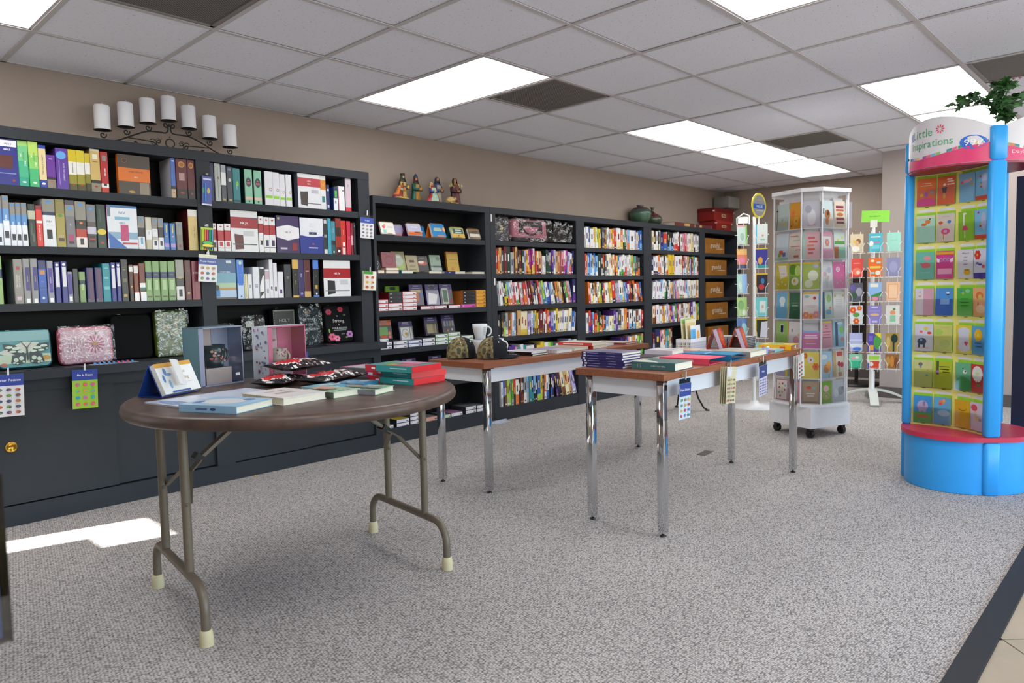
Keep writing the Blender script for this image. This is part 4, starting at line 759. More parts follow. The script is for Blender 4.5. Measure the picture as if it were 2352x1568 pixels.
redbox('small bright red lidded box under a larger dark red one', 7.56, 7.98, 1.8795, 2.0, 'a83028'); redbox('larger dark red lidded box stacked on a smaller red one', 7.50, 8.03, 2.0, 2.16, '701a18')
t = E('wall_speaker', 'grey square speaker mounted in the far corner above the red boxes', 'speaker', (8.02, -.12, 2.19)); P('cabinet', MB().rbox((-.11,-.12,0),(.2,.1,.15), .01, '8f8f8c'), PLA, t); P('grille', MB().box((-.1,-.124,.01),(.19,-.1205,.14), 'a09f9b'), PLA, t)
P('bracket', MB().box((.2,-.02,.05),(.228,.02,.1), '6a6a68'), PLA, t); P('badge', MB().lathe([(.006,0),(.0001,.002)], 8, 'ddd', M=Matrix.Translation((.045,-.124,.06)) @ Matrix.Rotation(math.pi/2, 4, 'X')), PLA, t)
# ---------------------------------------------------------------- first bay: flip calendars, gift books, boxed sets
def rings(w, z, y, n, col, r=.006):
    m = MB()
    for i in range(n):
        x = -w/2+w*(i+.5)/n; m.tube([(x, y+r*math.cos(a), z+r*math.sin(a)) for a in [math.radians(40*k) for k in range(10)]], .0009, 5, col)
    return m
def flipcal(label, x, y, z, w, h, lean, base, face, items, blk='e4e2dc', rz=0, ringc='caa24a', thick=.016, nr=14, group='flip calendars on the first bay'):
    # tent stand with a page block hung on its front leg by rings
    t = E('flip_calendar', label, 'calendar', (x, y, z+.0016), rz, group); c, s = math.cos(lean), math.sin(lean); M = Matrix.Rotation(-lean, 4, 'X'); top = h*c
    st = MB(); st.box((-w/2,0,0),(w/2,.002,h), base, M=M)
    d = 2*h*s; st.box((-w/2,-.001,0),(w/2,.001,h), base, M=Matrix.Translation((0,d,0)) @ Matrix.Rotation(lean, 4, 'X')); st.box((-w/2,.003,0),(w/2,d-.003,.002), base); P('stand', st, GLO, t)
    b = P('page_block', MB().box((-w/2+.003,-thick,.004),(w/2-.003,-.001,h-.006), blk, M=M), INK, t)
    m = MB().face([(-w/2+.003,-thick-.0004,.004),(w/2-.003,-thick-.0004,.004),(w/2-.003,-thick-.0004,h-.006),(-w/2+.003,-thick-.0004,h-.006)], face)
    prints(m, items, w-.006, h-.01, -thick-.0005, -w/2+.003, .004); m.xf(M); P('lettering' if any(i[0] != '#' for i in items) else 'cover_print', m, GLO, b)
    P('ring_binding', rings(w*.86, 0, 0, nr, ringc).xf(Matrix.Translation((0, h*s-thick*.4, top+.002))), PLA, t)
    return t
Z1 = 1.59
flipcal('white flip calendar with a coral flower in a mint pot, first on the top shelf', 2.335, -.245, Z1, .135, .105, .34, '3a2030', 'e4e2dc', ['#e~d8645a~.25~.62~.22~.28','#e~e8907a~.33~.72~.12~.3','#t~8fd0c0~.16~.1~.34~.1~.38~.36~.14~.36','#r~b8b4b0~.68~.6~.4~.08','#r~b89050~.6~.05~.35~.07'])
flipcal('lavender flip calendar half hidden behind a sunset one', 2.49, -.16, Z1, .13, .1, .34, '40364a', 'a8a4c8', ['#r~c88a8a~.5~.12~1~.2'])
flipcal('flip calendar with a pale lilac sky and sunset landscape', 2.597, -.245, Z1, .14, .108, .34, '5a2048', 'c0bfd8', ['#r~d8a090~.5~.3~1~.12','#r~d8683a~.5~.14~1~.22','#e~5a4038~.68~.27~.5~.1','#r~e8e4f0~.5~.7~.5~.06'])
flipcal('blue flip calendar half hidden behind a blue one with orange sun', 2.715, -.16, Z1, .12, .1, .34, '1f4a80', '2a7ab8', ['#r~b0c8a0~.6~.5~.5~.12'])
flipcal('bright blue flip calendar with an orange sun and orange stand', 2.845, -.245, Z1, .15, .118, .34, 'd87a2a', '2a86c8', ['#e~e8904a~.95~.6~.3~.4','#e~f0c8a0~.98~.6~.15~.25','#r~c8c088~.45~.66~.5~.1','#r~a8c8c0~.45~.52~.6~.14','#r~e88a3a~.6~.06~.5~.08'], ringc='d0d8e0')
flipcal('green and yellow flip calendar with a dark teal panel', 3.055, -.245, Z1, .145, .1, .34, '1f5a58', 'c8c070', ['#e~8aa858~.1~.9~.4~.4','#r~2f5a58~.55~.65~.8~.5','#r~d8e0d0~.55~.75~.5~.09','#r~d8e0d0~.55~.52~.5~.09','#r~d8a830~.5~.15~1~.3','#e~4a3a20~.5~.18~.12~.1','#r~5a5a58~.5~.03~.4~.05'])
flipcal('brown flip calendar with a sepia tree and cream panel, last on its shelf', 3.245, -.245, Z1, .14, .096, .34, '4a4038', '6a5038', ['#e~4a3420~.5~.68~.5~.34','#r~8a6a40~.5~.88~.9~.16','#r~d8d4c0~.52~.34~.86~.34','#r~a07040~.6~.08~.6~.07'])
def stand(label, x, z, w, h, d, bnd, items, lean=.2, y=-.2, side=None, rz=0):
    return codex('gift_book', label, 'book', (x-w/2, y, z+.001+d*math.sin(lean)), w, h, d, bnd, items, side, True, 'gift books on the first bay', (-lean, 0, rz))
Z2 = 1.303
stand('black book with a white diamond outline half behind the upright', 2.259, Z2, .085, .14, .02, '1c1e20', ['#t~8a8e90~.1~.5~.5~.9~.9~.5~.5~.1','#t~1c1e20~.16~.5~.5~.83~.84~.5~.5~.17','#e~050505~.45~.52~.4~.34','#r~d8d8d8~.5~.5~.4~.05'])
stand('dusty rose leather book standing on two white-edged books', 2.375, Z2+.047, .135, .115, .025, '8a5258', ['#e~7a444c~.5~.45~.6~.6','#e~8a5258~.5~.45~.5~.5'], .1)
lying('white-edged book with a rose cover, lower of two under the rose leather book', (2.366,-.2), Z2, .125, .1, .022, 0, '8a5258', spine='b'); lying('white-edged book, upper of two under the rose leather book', (2.366,-.2), Z2+.023, .122, .1, .023, 0, 'a06a70', spine='b')
lying('small book with an orange cover lying by the upright of the first bay', (2.253,-.21), Z2, .06, .1, .026, 0, 'c0562e', spine='b')
stand('tall cream book with a green oval, leaning', 2.508, Z2, .125, .178, .018, '9a9468', ['#e~9fb060~.5~.44~.8~.86','#e~b0bcae~.5~.6~.66~.55','#r~d8d8d0~.5~.75~.3~.1'], .24, -.17)
lying('white-edged book with a teal spine lying before the oval book', (2.505,-.215), Z2, .115, .08, .027, 0, '1f7f92', spine='l')
stand('tan book with a dark brown plaque, leaning', 2.635, Z2+.012, .115, .136, .018, 'a89c78', ['#r~4a2a20~.5~.64~.42~.14','#r~7a7050~.5~.12~.6~.06','#r~8a8060~.5~.35~.5~.1'], .24, -.17)
lying('flat black book lying under the tan one', (2.66,-.215), Z2, .125, .075, .013, 0, '2a2c2e', pg=False)
stand('dark book with a red and white picture, leaning', 2.745, Z2+.014, .12, .13, .018, '2a2422', ['#e~b04a40~.5~.55~.8~.3','#e~e0d0c8~.4~.6~.5~.18','#r~7a6a60~.5~.87~.4~.06'], .24, -.165)
lying('white-edged book lying before the dark red-and-white one', (2.795,-.215), Z2, .135, .08, .023, 0, '3a3a3e', spine='b')
stand('sage green book with a dark label band, leaning', 2.895, Z2, .115, .158, .018, '7f9a84:58 5a6a60:66 9aa8a0', ['#e~4a6a50~.75~.8~.4~.2','#r~1f2a26~.6~.37~.8~.1'], .24, -.16)
lying('small navy book lying before the sage green one', (2.945,-.215), Z2, .11, .08, .021, 0, '2a2a6a', spine='f', sp=['#e~aab~.5~.5~.1~.5'])
lying('pale blue edged book lying before the yellow one', (3.065,-.215), Z2, .112, .08, .02, 0, 'b8c4dc', spine='b')
stand('tall mustard yellow book with a red emblem', 3.07, Z2+.012, .13, .175, .02, 'b8701e:8 c09a28', ['#e~b8502a~.42~.16~.2~.14','#e~c09a28~.42~.16~.1~.07','#r~8a6a1a~.55~.62~.7~.03','#r~8a7a30~.5~.44~.9~.01'], .16, -.17)
lying('white-edged book alone near the right end of its shelf', (3.28,-.2), Z2, .145, .1, .018, 0, 'd8d8d4', spine='b')
BXN = [0]
def boxed(label, x0, x1, z, h, border, paper='dcdce0', d=.19, y=-.255, mark=True, side='34363a', top='6a6a70', group='boxed gift sets'):
    # carton lying flat: coloured rim round a paler end label
    w = x1-x0; m = MB().box((0,0,0),(w,d,h), {'f': border, 't': top, 'l': side, '*': side}); o = T('boxed_set', m, GLO, label, 'box', (x0, y, z+.0004), 0, group)
    e = min(.0035, h*.14); q = MB().box((e,-.0012,e),(w-e,-.0002,h-e), paper)
    if mark: q.box((w*.74,-.0016,h*.26),(w*.92,-.0012,h*.5), '4a4a52').box((w*.1,-.0016,h*.35),(w*.2,-.0012,h*.62), 'b8b8c4')
    P('end_label', q, INK, o); return o
Z3, Z4, Z6 = 1.018, .727, .116
for i in range(3): boxed('red-rimmed white box, %s of the three stacked by the upright' % ('bottom','middle','top')[i], 2.216, 2.31, Z3+i*.0292, .0288, 'c0343a')
for i in range(2): boxed('red-rimmed white box, %s of the two under the dark boxes' % ('bottom','top')[i], 2.313, 2.446, Z3+i*.0292, .0288, 'c0343a')
for i in range(3): boxed('dark box with a red end, %s of three on two white boxes' % ('bottom','middle','top')[i], 2.318, 2.443, Z3+.0586+i*.0287, .0283, '3a3a3e', '38383c', side='7a1f24')
for i in range(5): boxed('red-rimmed white box, %s in the stack of five' % ('lowest','second from the bottom','middle','second from the top','topmost')[i], 2.449, 2.588, Z3+i*.0295, .0291, 'c0343a')
stand('bright green boxed book showing above the five white boxes', 2.505, Z3, .135, .19, .02, '7aa83a', ['#r~3a4438~.5~.9~.4~.14'], .02, -.06)
for x, l, it in ((2.655, 'purple-headed gift book with a terracotta and cream picture', ['#r~b06a4a~.35~.4~.6~.4','#r~c0a870~.45~.68~.7~.12','#r~5a6a9a~.85~.5~.2~.25']), (2.82, 'purple gift book with a pale misty picture', ['#r~8a8aa0~.5~.35~1~.7','#t~d8d4d8~.1~.05~.7~.05~.9~.5~.2~.6','#e~1c1c24~.5~.86~.5~.16']), (2.97, 'purple-headed grey gift book with a green bordered panel', ['#r~b8bab0~.4~.42~.5~.78','#r~4a6a5a~.4~.42~.36~.6','#e~a83a4a~.84~.15~.2~.18','#e~7a4a8a~.82~.65~.18~.14'])):
    stand(l, x, Z3+.029, .135, .17, .018, '3a2a6a:26 66646c', ['#r~a8a4c0~.5~.93~.4~.04','#r~8884a8~.5~.82~.6~.04']+it, .18, -.19)
for i, (a, b) in enumerate(((2.625, 2.76), (2.765, 2.9), (2.922, 3.055))): boxed('red-rimmed white box lying before the %s purple gift book' % ('first','second','third')[i], a, b, Z3, .0275, 'c0343a')
boxed('pink box under the black boxes', 3.062, 3.232, Z3, .03, 'c04f9a', 'c85aa4', side='a03a80'); bl = .0288
for i in range(4): boxed('black box with an orange end, %s of four on the pink box' % ('lowest','second','third','topmost')[i], 3.085, 3.23, Z3+.0305+i*.0282, .0278, '26262a', '242428', side='b0642a')
for i in range(5): boxed('yellow box, %s of the five at the end of the shelf' % ('lowest','second','middle','fourth','topmost')[i], 3.238, 3.352, Z3+i*.0297, .0293, 'c8882a', 'd89a34', side='b07a28', top='d8a040')
GB = ((2.325, 'orange-headed gift book with a green and coral picture', 'c8602a:26 55555a', ['#r~6a9a58~.42~.42~.6~.44','#e~b0502a~.4~.14~.5~.2','#e~d8705a~.82~.3~.16~.2','#e~d8705a~.82~.12~.16~.14'], .805), (2.535, 'purple-headed gift book with a white plate and gold ring', '33265a:26 66666c', ['#r~c8c8c8~.42~.36~.64~.66','#e~6a6a6a~.42~.38~.5~.46','#e~c8c8c4~.42~.38~.44~.4','#e~b08a3a~.48~.33~.22~.2','#r~b0b0b0~.85~.36~.14~.6'], .785), (2.795, 'dark purple-headed gift book with a beige picture', '33265a:26 3a3a40', ['#r~9a9070~.5~.36~.7~.5','#r~7a7058~.7~.36~.2~.5'], .81), (2.98, 'purple-headed gift book with four small pictures', '33265a:32 4a4a52', ['#r~8a8a90~.2~.52~.16~.3','#r~6a7a9a~.42~.52~.16~.3','#r~8a8060~.64~.52~.16~.3','#r~8a90a8~.86~.52~.16~.3','#e~d8803a~.4~.12~.1~.12','#e~e0d8d0~.75~.18~.1~.12'], .82))
for x, l, b, it, z in GB: stand(l, x, z-.01, .135, .15, .018, b, ['#r~a8a4c0~.5~.93~.4~.04','#r~8884a8~.5~.82~.5~.04']+it, .18, -.19)
boxed('white box on top of the counter end stack', 2.222, 2.30, .785, .025, 'c8c8d0')
for i in range(2): boxed('small white box, %s of two half behind the counter end' % ('lower','upper')[i], 2.222, 2.332, Z4+i*.029, .0286, '4a4a6a')
for n_, a, b, k, col, lab in ((2, 2.346, 2.482, .0285, '55506a', 'grey-rimmed'), (2, 2.49, 2.627, .0275, '2a4a9a', 'blue-rimmed'), (2, 2.634, 2.764, .031, '5a5a6a', 'slate-rimmed'), (3, 2.768, 2.904, .0285, '5a9a3a', 'green-rimmed'), (3, 2.908, 3.043, .0305, '6aa83a', 'lime-rimmed'), (2, 3.052, 3.193, .0285, '6a9a4a', 'olive-rimmed')):
    for i in range(n_): boxed('white box, %s, %s of its pile on the shelf above the brown tables' % (lab, ('lower','upper') [i] if n_ == 2 else ('bottom','middle','top')[i]), a, b, Z4+i*(k+.0004), k, col)
for x, z in ((2.56, .425), (2.83, .425), (3.05, .425)): stand('purple gift book on the dim fifth shelf, %s' % {2.56: 'above the round table edge', 2.83: 'behind the walnut table corner', 3.05: 'behind the chrome leg'}[x], x, z, .135, .205, .018, '33265a:26 3a3a48', ['#r~a8a4c0~.5~.93~.4~.04','#r~4a4a8a~.5~.4~.7~.5','#e~b07a3a~.75~.3~.15~.2'], .16, -.2)
for a, b, n_, k, col, pap, lab in ((2.222, 2.322, 1, .0285, '3a3a48', 'dcdce0', 'small'), (2.35, 2.476, 2, .0295, '3a3560', 'dcdce0', 'yellow-topped'), (2.484, 2.572, 3, .031, '3a3560', 'dcdce0', 'pink-topped'), (2.644, 2.768, 1, .033, 'c89080', 'c8988a', 'peach'), (2.846, 2.909, 1, .028, '6a9a5a', 'c8d0c0', 'pale green'), (2.915, 3.045, 1, .032, '5a4a8a', 'dcdce0', 'pink-lidded'), (3.08, 3.205, 2, .031, '33265a', 'dcdce0', 'flat'), (3.21, 3.3, 2, .029, '33265a', 'dcdce0', 'end')):
    for i in range(n_): boxed('%s box on the lowest shelf of the first bay, %s' % (lab, ('on the floor board' if n_ == 1 else ('bottom of its pile','second of its pile','top of its pile')[i])), a, b, Z6+i*(k+.0004), k, col, pap, top={'yellow-topped': 'c0b040', 'pink-topped': '8a6a8a', 'pink-lidded': '9a6a90'}.get(lab, '6a6a70'))
# ---------------------------------------------------------------- zipped covers, handbag, signs
def rr(w, h, r, n=5):
    o = []
    for cx, cz, a in ((w/2-r,h-r,0),(-w/2+r,h-r,90),(-w/2+r,r,180),(w/2-r,r,270)):
        for k in range(n+1): q = math.radians(a+90*k/n); o.append((cx+r*math.cos(q), cz+r*math.sin(q)))
    return o
def zipcase(label, x, y, z, w, h, d, col, face, items, lean=.08, r=.025, wrap=False, zipc=None, rz=0, cat='bible cover'):
    t = E('zipped_cover', label, cat, (x, y, z+.0042+d*.55*math.sin(lean)), 0, None, (-lean, 0, rz)); m = MB(); out = rr(w, h, r); rows = []
    for yy, q in ((0,.94),(.006,1),(d*.45,1.0),(d*.55,1.0),(d-.006,1),(d,.94)): rows.append([(p[0]*q, yy, h/2+(p[1]-h/2)*q) for p in out])
    m.grid(rows, col, True, True); m.face([(p[0], p[1], p[2]) for p in rows[0]], face); m.face(rows[-1][::-1], col); P('case', m, CLOTH, t)
    P('zip', MB().tube([(p[0]*1.004, d*.5, h/2+(p[1]-h/2)*1.004) for p in out]+[(out[0][0]*1.004, d*.5, h/2+(out[0][1]-h/2)*1.004)], .0028, 6, zipc or '1a1a1e'), CLOTH, t)
    P('zip_pull', MB().box((-w*.28,d*.5-.004,h),(-w*.28+.018,d*.5+.004,h+.003), 'b8b0a0'), PLA, t)
    if items: pm = MB(); prints(pm, items, w*.94, h*.94, -.0006, -w*.47, h*.03); P('lettering' if any(i[0] != '#' for i in items) else 'cover_print', pm, GLO, t)
    if wrap:
        f = MB(); g = 12
        f.grid([[(w*1.06*(i/g-.5)+rnd.uniform(-.003,.003), -.012-rnd.uniform(0,.012), h*1.04*k/g) for i in range(g+1)] for k in range(g+1)], 'fff'); P('cellophane', f, CRINK, t)
    return t
C0 = .795
bfly = ['#r~7fa8a8~.5~.86~1~.28','#t~c8c8b8~.0~.42~.5~.7~.8~.66~.6~.4~.2~.3','#r~b8c8a8~.5~.22~1~.24','#e~b0522e~.1~.08~.12~.1','#e~c09030~.9~.22~.2~.14']
for s in (-1, 1): bfly += ['#t~2a2a26~%g~.34~%g~.62~%g~.66~%g~.5~%g~.32' % (.55+s*.02, .55+s*.22, .55+s*.44, .55+s*.42, .55+s*.2), '#t~2a2a26~%g~.34~%g~.34~%g~.12~%g~.06~%g~.12' % (.55+s*.02, .55+s*.28, .55+s*.32, .55+s*.18, .55+s*.04)]+['#e~c8d8c0~%g~%g~%g~%g' % (.55+s*a, b, c, d) for a, b, c, d in ((.2,.52,.16,.08),(.33,.56,.14,.07),(.12,.43,.12,.07),(.27,.44,.13,.06),(.12,.24,.09,.12),(.22,.2,.09,.12),(.08,.14,.05,.05),(.26,.12,.05,.05),(.2,.1,.05,.04),(.38,.48,.05,.04))]
bfly += ['#r~1c1c18~.55~.36~.03~.36','#t~1c1c18~.54~.52~.44~.7~.45~.7~.555~.53','#t~1c1c18~.56~.52~.66~.7~.65~.7~.545~.53']
zipcase('teal zipped cover printed with a large black and white butterfly', -.045, -.25, C0, .25, .2, .06, '2f6a72', '6fa0a4', bfly, .1, .03, zipc='1f4a50')
flw = []
for k in range(14): a = k*.449+.2; flw.append('#t~%s~.66~.52~%g~%g~%g~%g' % (('c8486a','d0607e')[k % 2], .66+.2*math.cos(a-.1), .52+.27*math.sin(a-.1), .66+.2*math.cos(a+.1), .52+.27*math.sin(a+.1)))
zipcase('pink zipped cover in cellophane with a chrysanthemum and sideways text', .25, -.25, C0, .265, .2, .06, 'c86a80', 'd8a8b4', ['#r~e0b8c0~.5~.54~.9~.8']+flw+['#e~d8a040~.66~.52~.1~.1','#r~3f7a58~.7~.82~.02~.12']+['%s~6a2a38~%g~.52~%d~D' % (s_, .15+.055*i, 7 if i > 4 else 5) for i, s_ in enumerate(('THESE ARE THE DAYS','GIVE THANKS AND SING','HARVEST OF THE FIELD','WHOM SHALL I FEAR','PLANTED BY WATER','FOR I KNOW'))], .1, .03, True, 'a84a60')
zipcase('plain black zipped cover standing between the pink and the green ones', .505, -.19, C0, .225, .262, .05, '060607', '08080a', [], .06, .03)
cam_ = ['#r~6a6a3e~.5~.5~.92~.94']+['#e~%s~%.2f~%.2f~%.2f~%.2f' % (rnd.choice(['4a6a3a','8a7a52','3f5a34','77804e','94885c']), rnd.uniform(.2,.9), rnd.uniform(.1,.9), rnd.uniform(.15,.35), rnd.uniform(.1,.2)) for _ in range(16)]
zipcase('green camouflage zipped cover in cellophane', .735, -.19, C0, .185, .275, .05, '5a6a1e', '5f6e26', cam_, .08, .02, True, '4a5a1a')
zipcase('low dark cellophane-wrapped cover in the corner of the counter shelf', 1.095, -.14, C0, .145, .17, .05, '1a1c1a', '26281f', ['#e~8a8a6a~.5~.8~.5~.12'], .12, .02, True)
zipcase('black cover in glinting silver cellophane', 1.25, -.2, C0, .15, .215, .055, '141416', '1c1c1f', ['#r~b0b0a8~.4~.8~.4~.2'], .12, .02, True)
zz = ['#r~8a8878~.5~.5~.96~.97','#r~141414~.5~.5~.86~.9']
for k in range(14): zz += ['#t~141414~.02~%g~.07~%g~.02~%g' % (.06+k*.065, .09+k*.065, .12+k*.065), '#t~141414~.98~%g~.93~%g~.98~%g' % (.06+k*.065, .09+k*.065, .12+k*.065)]
zipcase('black zipped cover lettered HOLY BIBLE with zigzag border', 1.51, -.14, C0, .178, .265, .05, '0c0c0c', '141414', zz+['HOLY~b8b8ac~.5~.7~22','BIBLE~b8b8ac~.5~.54~22'], .05, .025)
zipcase('blue-grey cellophane-wrapped cover with chalk lettering', 1.685, -.18, C0, .17, .275, .05, '1f2a30', '26343a', ['do justly~c8d0d0~.5~.68~20','love mercy~c8d0d0~.5~.54~20','walk humbly~c8d0d0~.5~.4~18','#e~7a5a3a~.4~.86~.2~.1'], .1, .02, True)
fl_ = []
for cx, cz, c, rr_ in ((.15,.84,'c83a5a',.13),(.62,.9,'c83048',.12),(.18,.13,'e05a7a',.16),(.36,.08,'f08aa8',.13),(.88,.18,'c88ac8',.15)):
    for k in range(6): a = k*1.047; fl_.append('#e~%s~%g~%g~%g~%g' % (c, cx+rr_*.55*math.cos(a), cz+rr_*.4*math.sin(a), rr_*.75, rr_*.55))
    fl_.append('#e~3a2a4a~%g~%g~%g~%g' % (cx, cz, rr_*.45, rr_*.33))
fl_ += ['#e~7aa83a~.08~.3~.06~.12','#e~7aa83a~.74~.1~.1~.05','#e~4a7a3a~.74~.74~.1~.06']
zipcase('black zipped cover with pink flowers lettered strong and courageous', 1.935, -.17, C0, .225, .275, .05, '101012', '18181b', fl_+['be~d8d8d8~.45~.72~13','Strong~e0e0e0~.48~.58~24','&~d0d0d0~.48~.47~12','COURAGEOUS~e8e8e8~.5~.37~13','#r~c8c8c8~.5~.31~.5~.01','Joshua~c8c8c8~.6~.2~7'], .16, .02)
t = E('pencil_pouch', 'clear plastic pouch holding a gold pen, lying before the flowered cover', 'pouch', (1.66, -.32, C0), .2); f = MB(); g = 8
f.grid([[(.24*(i/g-.5), .1*(k/g-.5), .006+.016*math.sin(math.pi*i/g)*math.sin(math.pi*k/g)+rnd.uniform(0,.003)) for i in range(g+1)] for k in range(g+1)], 'fff'); P('film', f, CRINK, t); P('lining', MB().box((-.11,-.045,.001),(.11,.045,.003), '2f3040'), GLO, t); P('pen', MB().tube([(.06,-.02,.009),(.095,.025,.009)], .004, 8, 'b89a50'), PLA, t)
t = E('pen_pack', 'flat card of blue and pink capped pens lying on the counter', 'pens', (.355, -.325, C0), -.05); P('backing_card', MB().box((-.12,-.035,.0006),(.12,.035,.0016), 'c8ccd8'), GLO, t)
for i in range(9): p = P('pen', MB().tube([(-.1+i*.0235,-.028,.008),(-.092+i*.0235,.026,.008)], .0055, 8, '2a3a7a' if i < 6 else '4a4a9a'), PLA, t); P('cap', MB().tube([(-.1005+i*.0235,-.032,.008),(-.0985+i*.0235,-.018,.008)], .0063, 8, '5aa0e0' if i < 5 or i == 8 else 'd85a88'), PLA, p)
t = E('trinket_pack', 'strip of small clear packets with dark trinkets at the counter edge', 'packets', (.02, -.335, C0), -.03)
for i in range(5): p = P('packet', MB().grid([[(-.09+i*.038+.034*a/4, -.03+.06*b/4, .002+.006*math.sin(math.pi*a/4)*math.sin(math.pi*b/4)) for a in range(5)] for b in range(5)], 'fff'), CRINK, t); P('trinket', MB().lathe([(.0001,.0005),(.011,.002),(.009,.0045),(.0001,.006)], 10, '2a2c34', (-.074+i*.038,0,0)), PLA, p)
S1 = 1.594
zipcase('dark grey cover with a gold emblem in crinkled plastic on the top shelf', 3.63, -.2, S1, .2, .215, .05, '3a3a40', '4a4850', ['#e~b0a060~.5~.62~.2~.1','#e~b0a060~.5~.5~.24~.12','#e~b0a060~.5~.38~.18~.1'], .06, .01, True)
t = E('handbag', 'pink handbag with a black strap wrapped in plastic on the top shelf', 'bag', (3.995, -.225, S1+.008), 0, None, (-.05, 0, 0))
P('body', MB().rbox((-.24,0,.002),(.24,.13,.205), .03, 'c07a8c'), CLOTH, t); P('base_trim', MB().rbox((-.243,-.003,.0),(.243,.133,.05), .03, '3a343a'), CLOTH, t)
P('handle', MB().tube([(.21*.62*math.cos(a), -.008, .165-.1*math.sin(a)*1.0) for a in [math.pi*k/14 for k in range(15)]], .008, 8, '2a262a'), CLOTH, t)
P('flap', MB().rbox((-.13,-.006,.14),(.13,-.001,.185), .002, '34303a'), CLOTH, t)
for s in (-1, 1): P('strap_tab', MB().box((s*.14-.018,-.007,.08),(s*.14+.018,-.001,.19), '2a262a'), CLOTH, t)
f = MB(); f.grid([[(-.26+.54*i/14+rnd.uniform(-.004,.004), -.02-rnd.uniform(0,.014), .208*k/8) for i in range(15)] for k in range(9)], 'fff'); P('plastic_wrap', f, CRINK, t)
t = E('wrapped_bag', 'black bag crumpled in clear plastic beside the pink handbag', 'bag', (4.43, -.225, S1+.012), 0, None, (-.1, 0, 0)); P('body', MB().rbox((-.13,0,.002),(.11,.1,.16), .03, '121214'), CLOTH, t)
f = MB(); f.grid([[(-.15+.29*i/14+rnd.uniform(-.006,.006)+(k/8)*.03, -.015-rnd.uniform(0,.025), .004+.2*k/8) for i in range(15)] for k in range(9)], 'fff'); P('plastic_wrap', f, CRINK, t)
for i, (a, b, z, h) in enumerate(((7.25,7.77,1.575,.19),(7.268,7.83,1.298,.195),(7.279,7.745,1.01,.2),(7.288,7.86,.735,.21),(7.33,7.876,.44,.2))):
    t = E('block_sign', 'mustard wooden block sign lettered grateful, %s shelf of the end bay' % NTH[i], 'sign', ((a+b)/2, -.245, z+.0006), 0, 'grateful block signs'); w = b-a
    P('block', MB().box((-w/2,0,0),(w/2,.05,h), ('9a6418','94591a')[i % 2]), mat('mustard_wood', '94601a', .5, noise=.2, nscale=12) if i == 0 else bpy.data.materials['mustard_wood'], t)
    m = MB(); text(m, 'grateful', h*.3, 'd8d4c8', FX(-.0, h*.55, -.001), sq=.9); m.box((w*.08,-.0012,h*.3),(w*.42,-.0008,h*.33), 'd8d4c8'); P('lettering', m, INK, t)
# ---------------------------------------------------------------- sticker packs hung from clips
def stickers(label, x, y, zt, w, h, head, title, body, dots, n=(3, 4), tilt=(0, 0, 0), film=True, hook=True, headfr=.27, tcol='fff', sheets=1):
    t = E('sticker_pack', label, 'stickers', (x, y, zt), 0, 'sticker packs hung from clips', tilt)
    if hook:
        c = P('clip', MB().box((-.009,-.004,-.005),(.009,.012,.006)).box((-.009,-.004,-.02),(.009,-.002,-.005)), FILM, t); P('clip_strip', MB().box((-.004,-.005,-.016),(.004,-.004,.02), 'd8dce0'), PLA, c)
    z0 = -.012
    if film: P('header_film', MB().box((-w/2,-.0012,z0-.03),(w/2,-.0004,z0)), FILM, t); z0 -= .022
    for s in range(sheets):
        M = Matrix.Translation((0, .003*s, 0)) @ Matrix.Rotation(-.12*s, 4, 'Z') if s else Matrix.Identity(4)
        m = MB().box((-w/2,-.0035,z0-h),(w/2,-.0015,z0), body, M=M); sh = P('sheet', m, GLO, t)
    m = MB(); pr_ = ['#r~%s~.5~%g~1~%g' % (head, 1-headfr/2, headfr)]
    if title: pr_.append('%s~%s~.5~%g~%g' % (title, tcol, 1-headfr*.5, w*95))
    bh = 1-headfr
    for i in range(n[0]):
        for k in range(n[1]):
            c = dots[(i*3+k*2) % len(dots)]; cx = (i+.5)/n[0]*.88+.06; cz = (k+.5)/n[1]*bh*.92+bh*.04
            pr_ += ['#e~%s~%g~%g~%g~%g' % (c, cx, cz, .55/n[0], .5*bh/n[1]), '#e~%s~%g~%g~%g~%g' % (dots[(i+k+1) % len(dots)], cx+.03, cz-.01, .25/n[0], .22*bh/n[1])]
    prints(m, pr_, w, h, -.0036, -w/2, z0-h); P('lettering' if title else 'cover_print', m, GLO, t)
    return t
D1_ = ['5a8a5a','c8a03a','b84a3a','4a6ab0','c88a5a','3a6a6a']
stickers('white sticker pack with a blue heading hung on the divider of the tall bookcase', .935, -.283, 1.425, .115, .145, '33489a', 'Praise Stickers', 'dfdfe2', D1_, (3, 3), (.02, .06, 0))
stickers('white sticker pack with a glinting blue heading on the end upright', 2.125, -.283, 1.742, .115, .15, '3a52a8', 'Praise', 'e0e0e4', ['8a8a94','b09aa0','6a7080','a0a0aa'], (3, 4), (.02, .04, 0))
stickers('small red and green gingerbread sticker pack on the end upright', 2.128, -.288, 1.33, .11, .14, '4a9a3a', '', 'e4ded4', ['b8583a','c86a4a','d8b060'], (2, 3), (.02, .05, 0), film=False, headfr=.16, sheets=3)
stickers('lime green sticker pack of crosses, hearts and eggs clipped to the counter', .187, -.398, .792, .122, .208, '2a3f9a', 'He Is Risen', '9ac83a', ['d85a8a','e8a03a','3aa0b8','e86a2a','5ac87a','c86ad0'], (3, 4), (.02, .03, 0), film=False)
stickers('white sticker pack of small birds and eggs cut by the left edge', -.155, -.398, .80, .13, .212, '2a3f9a', 'Easter Passion', 'e2e2e6', ['5a5a6a','7a9a4a','c86a3a','4a4a7a'], (3, 5), (.02, .03, 0), film=False)
stickers('small blue sticker pack under the counter nose behind the pink gift box', 1.5, -.39, .785, .06, .075, '33489a', '10', '3a52a8', ['5a70c0'], (1, 1), (0, 0, 0), film=False)
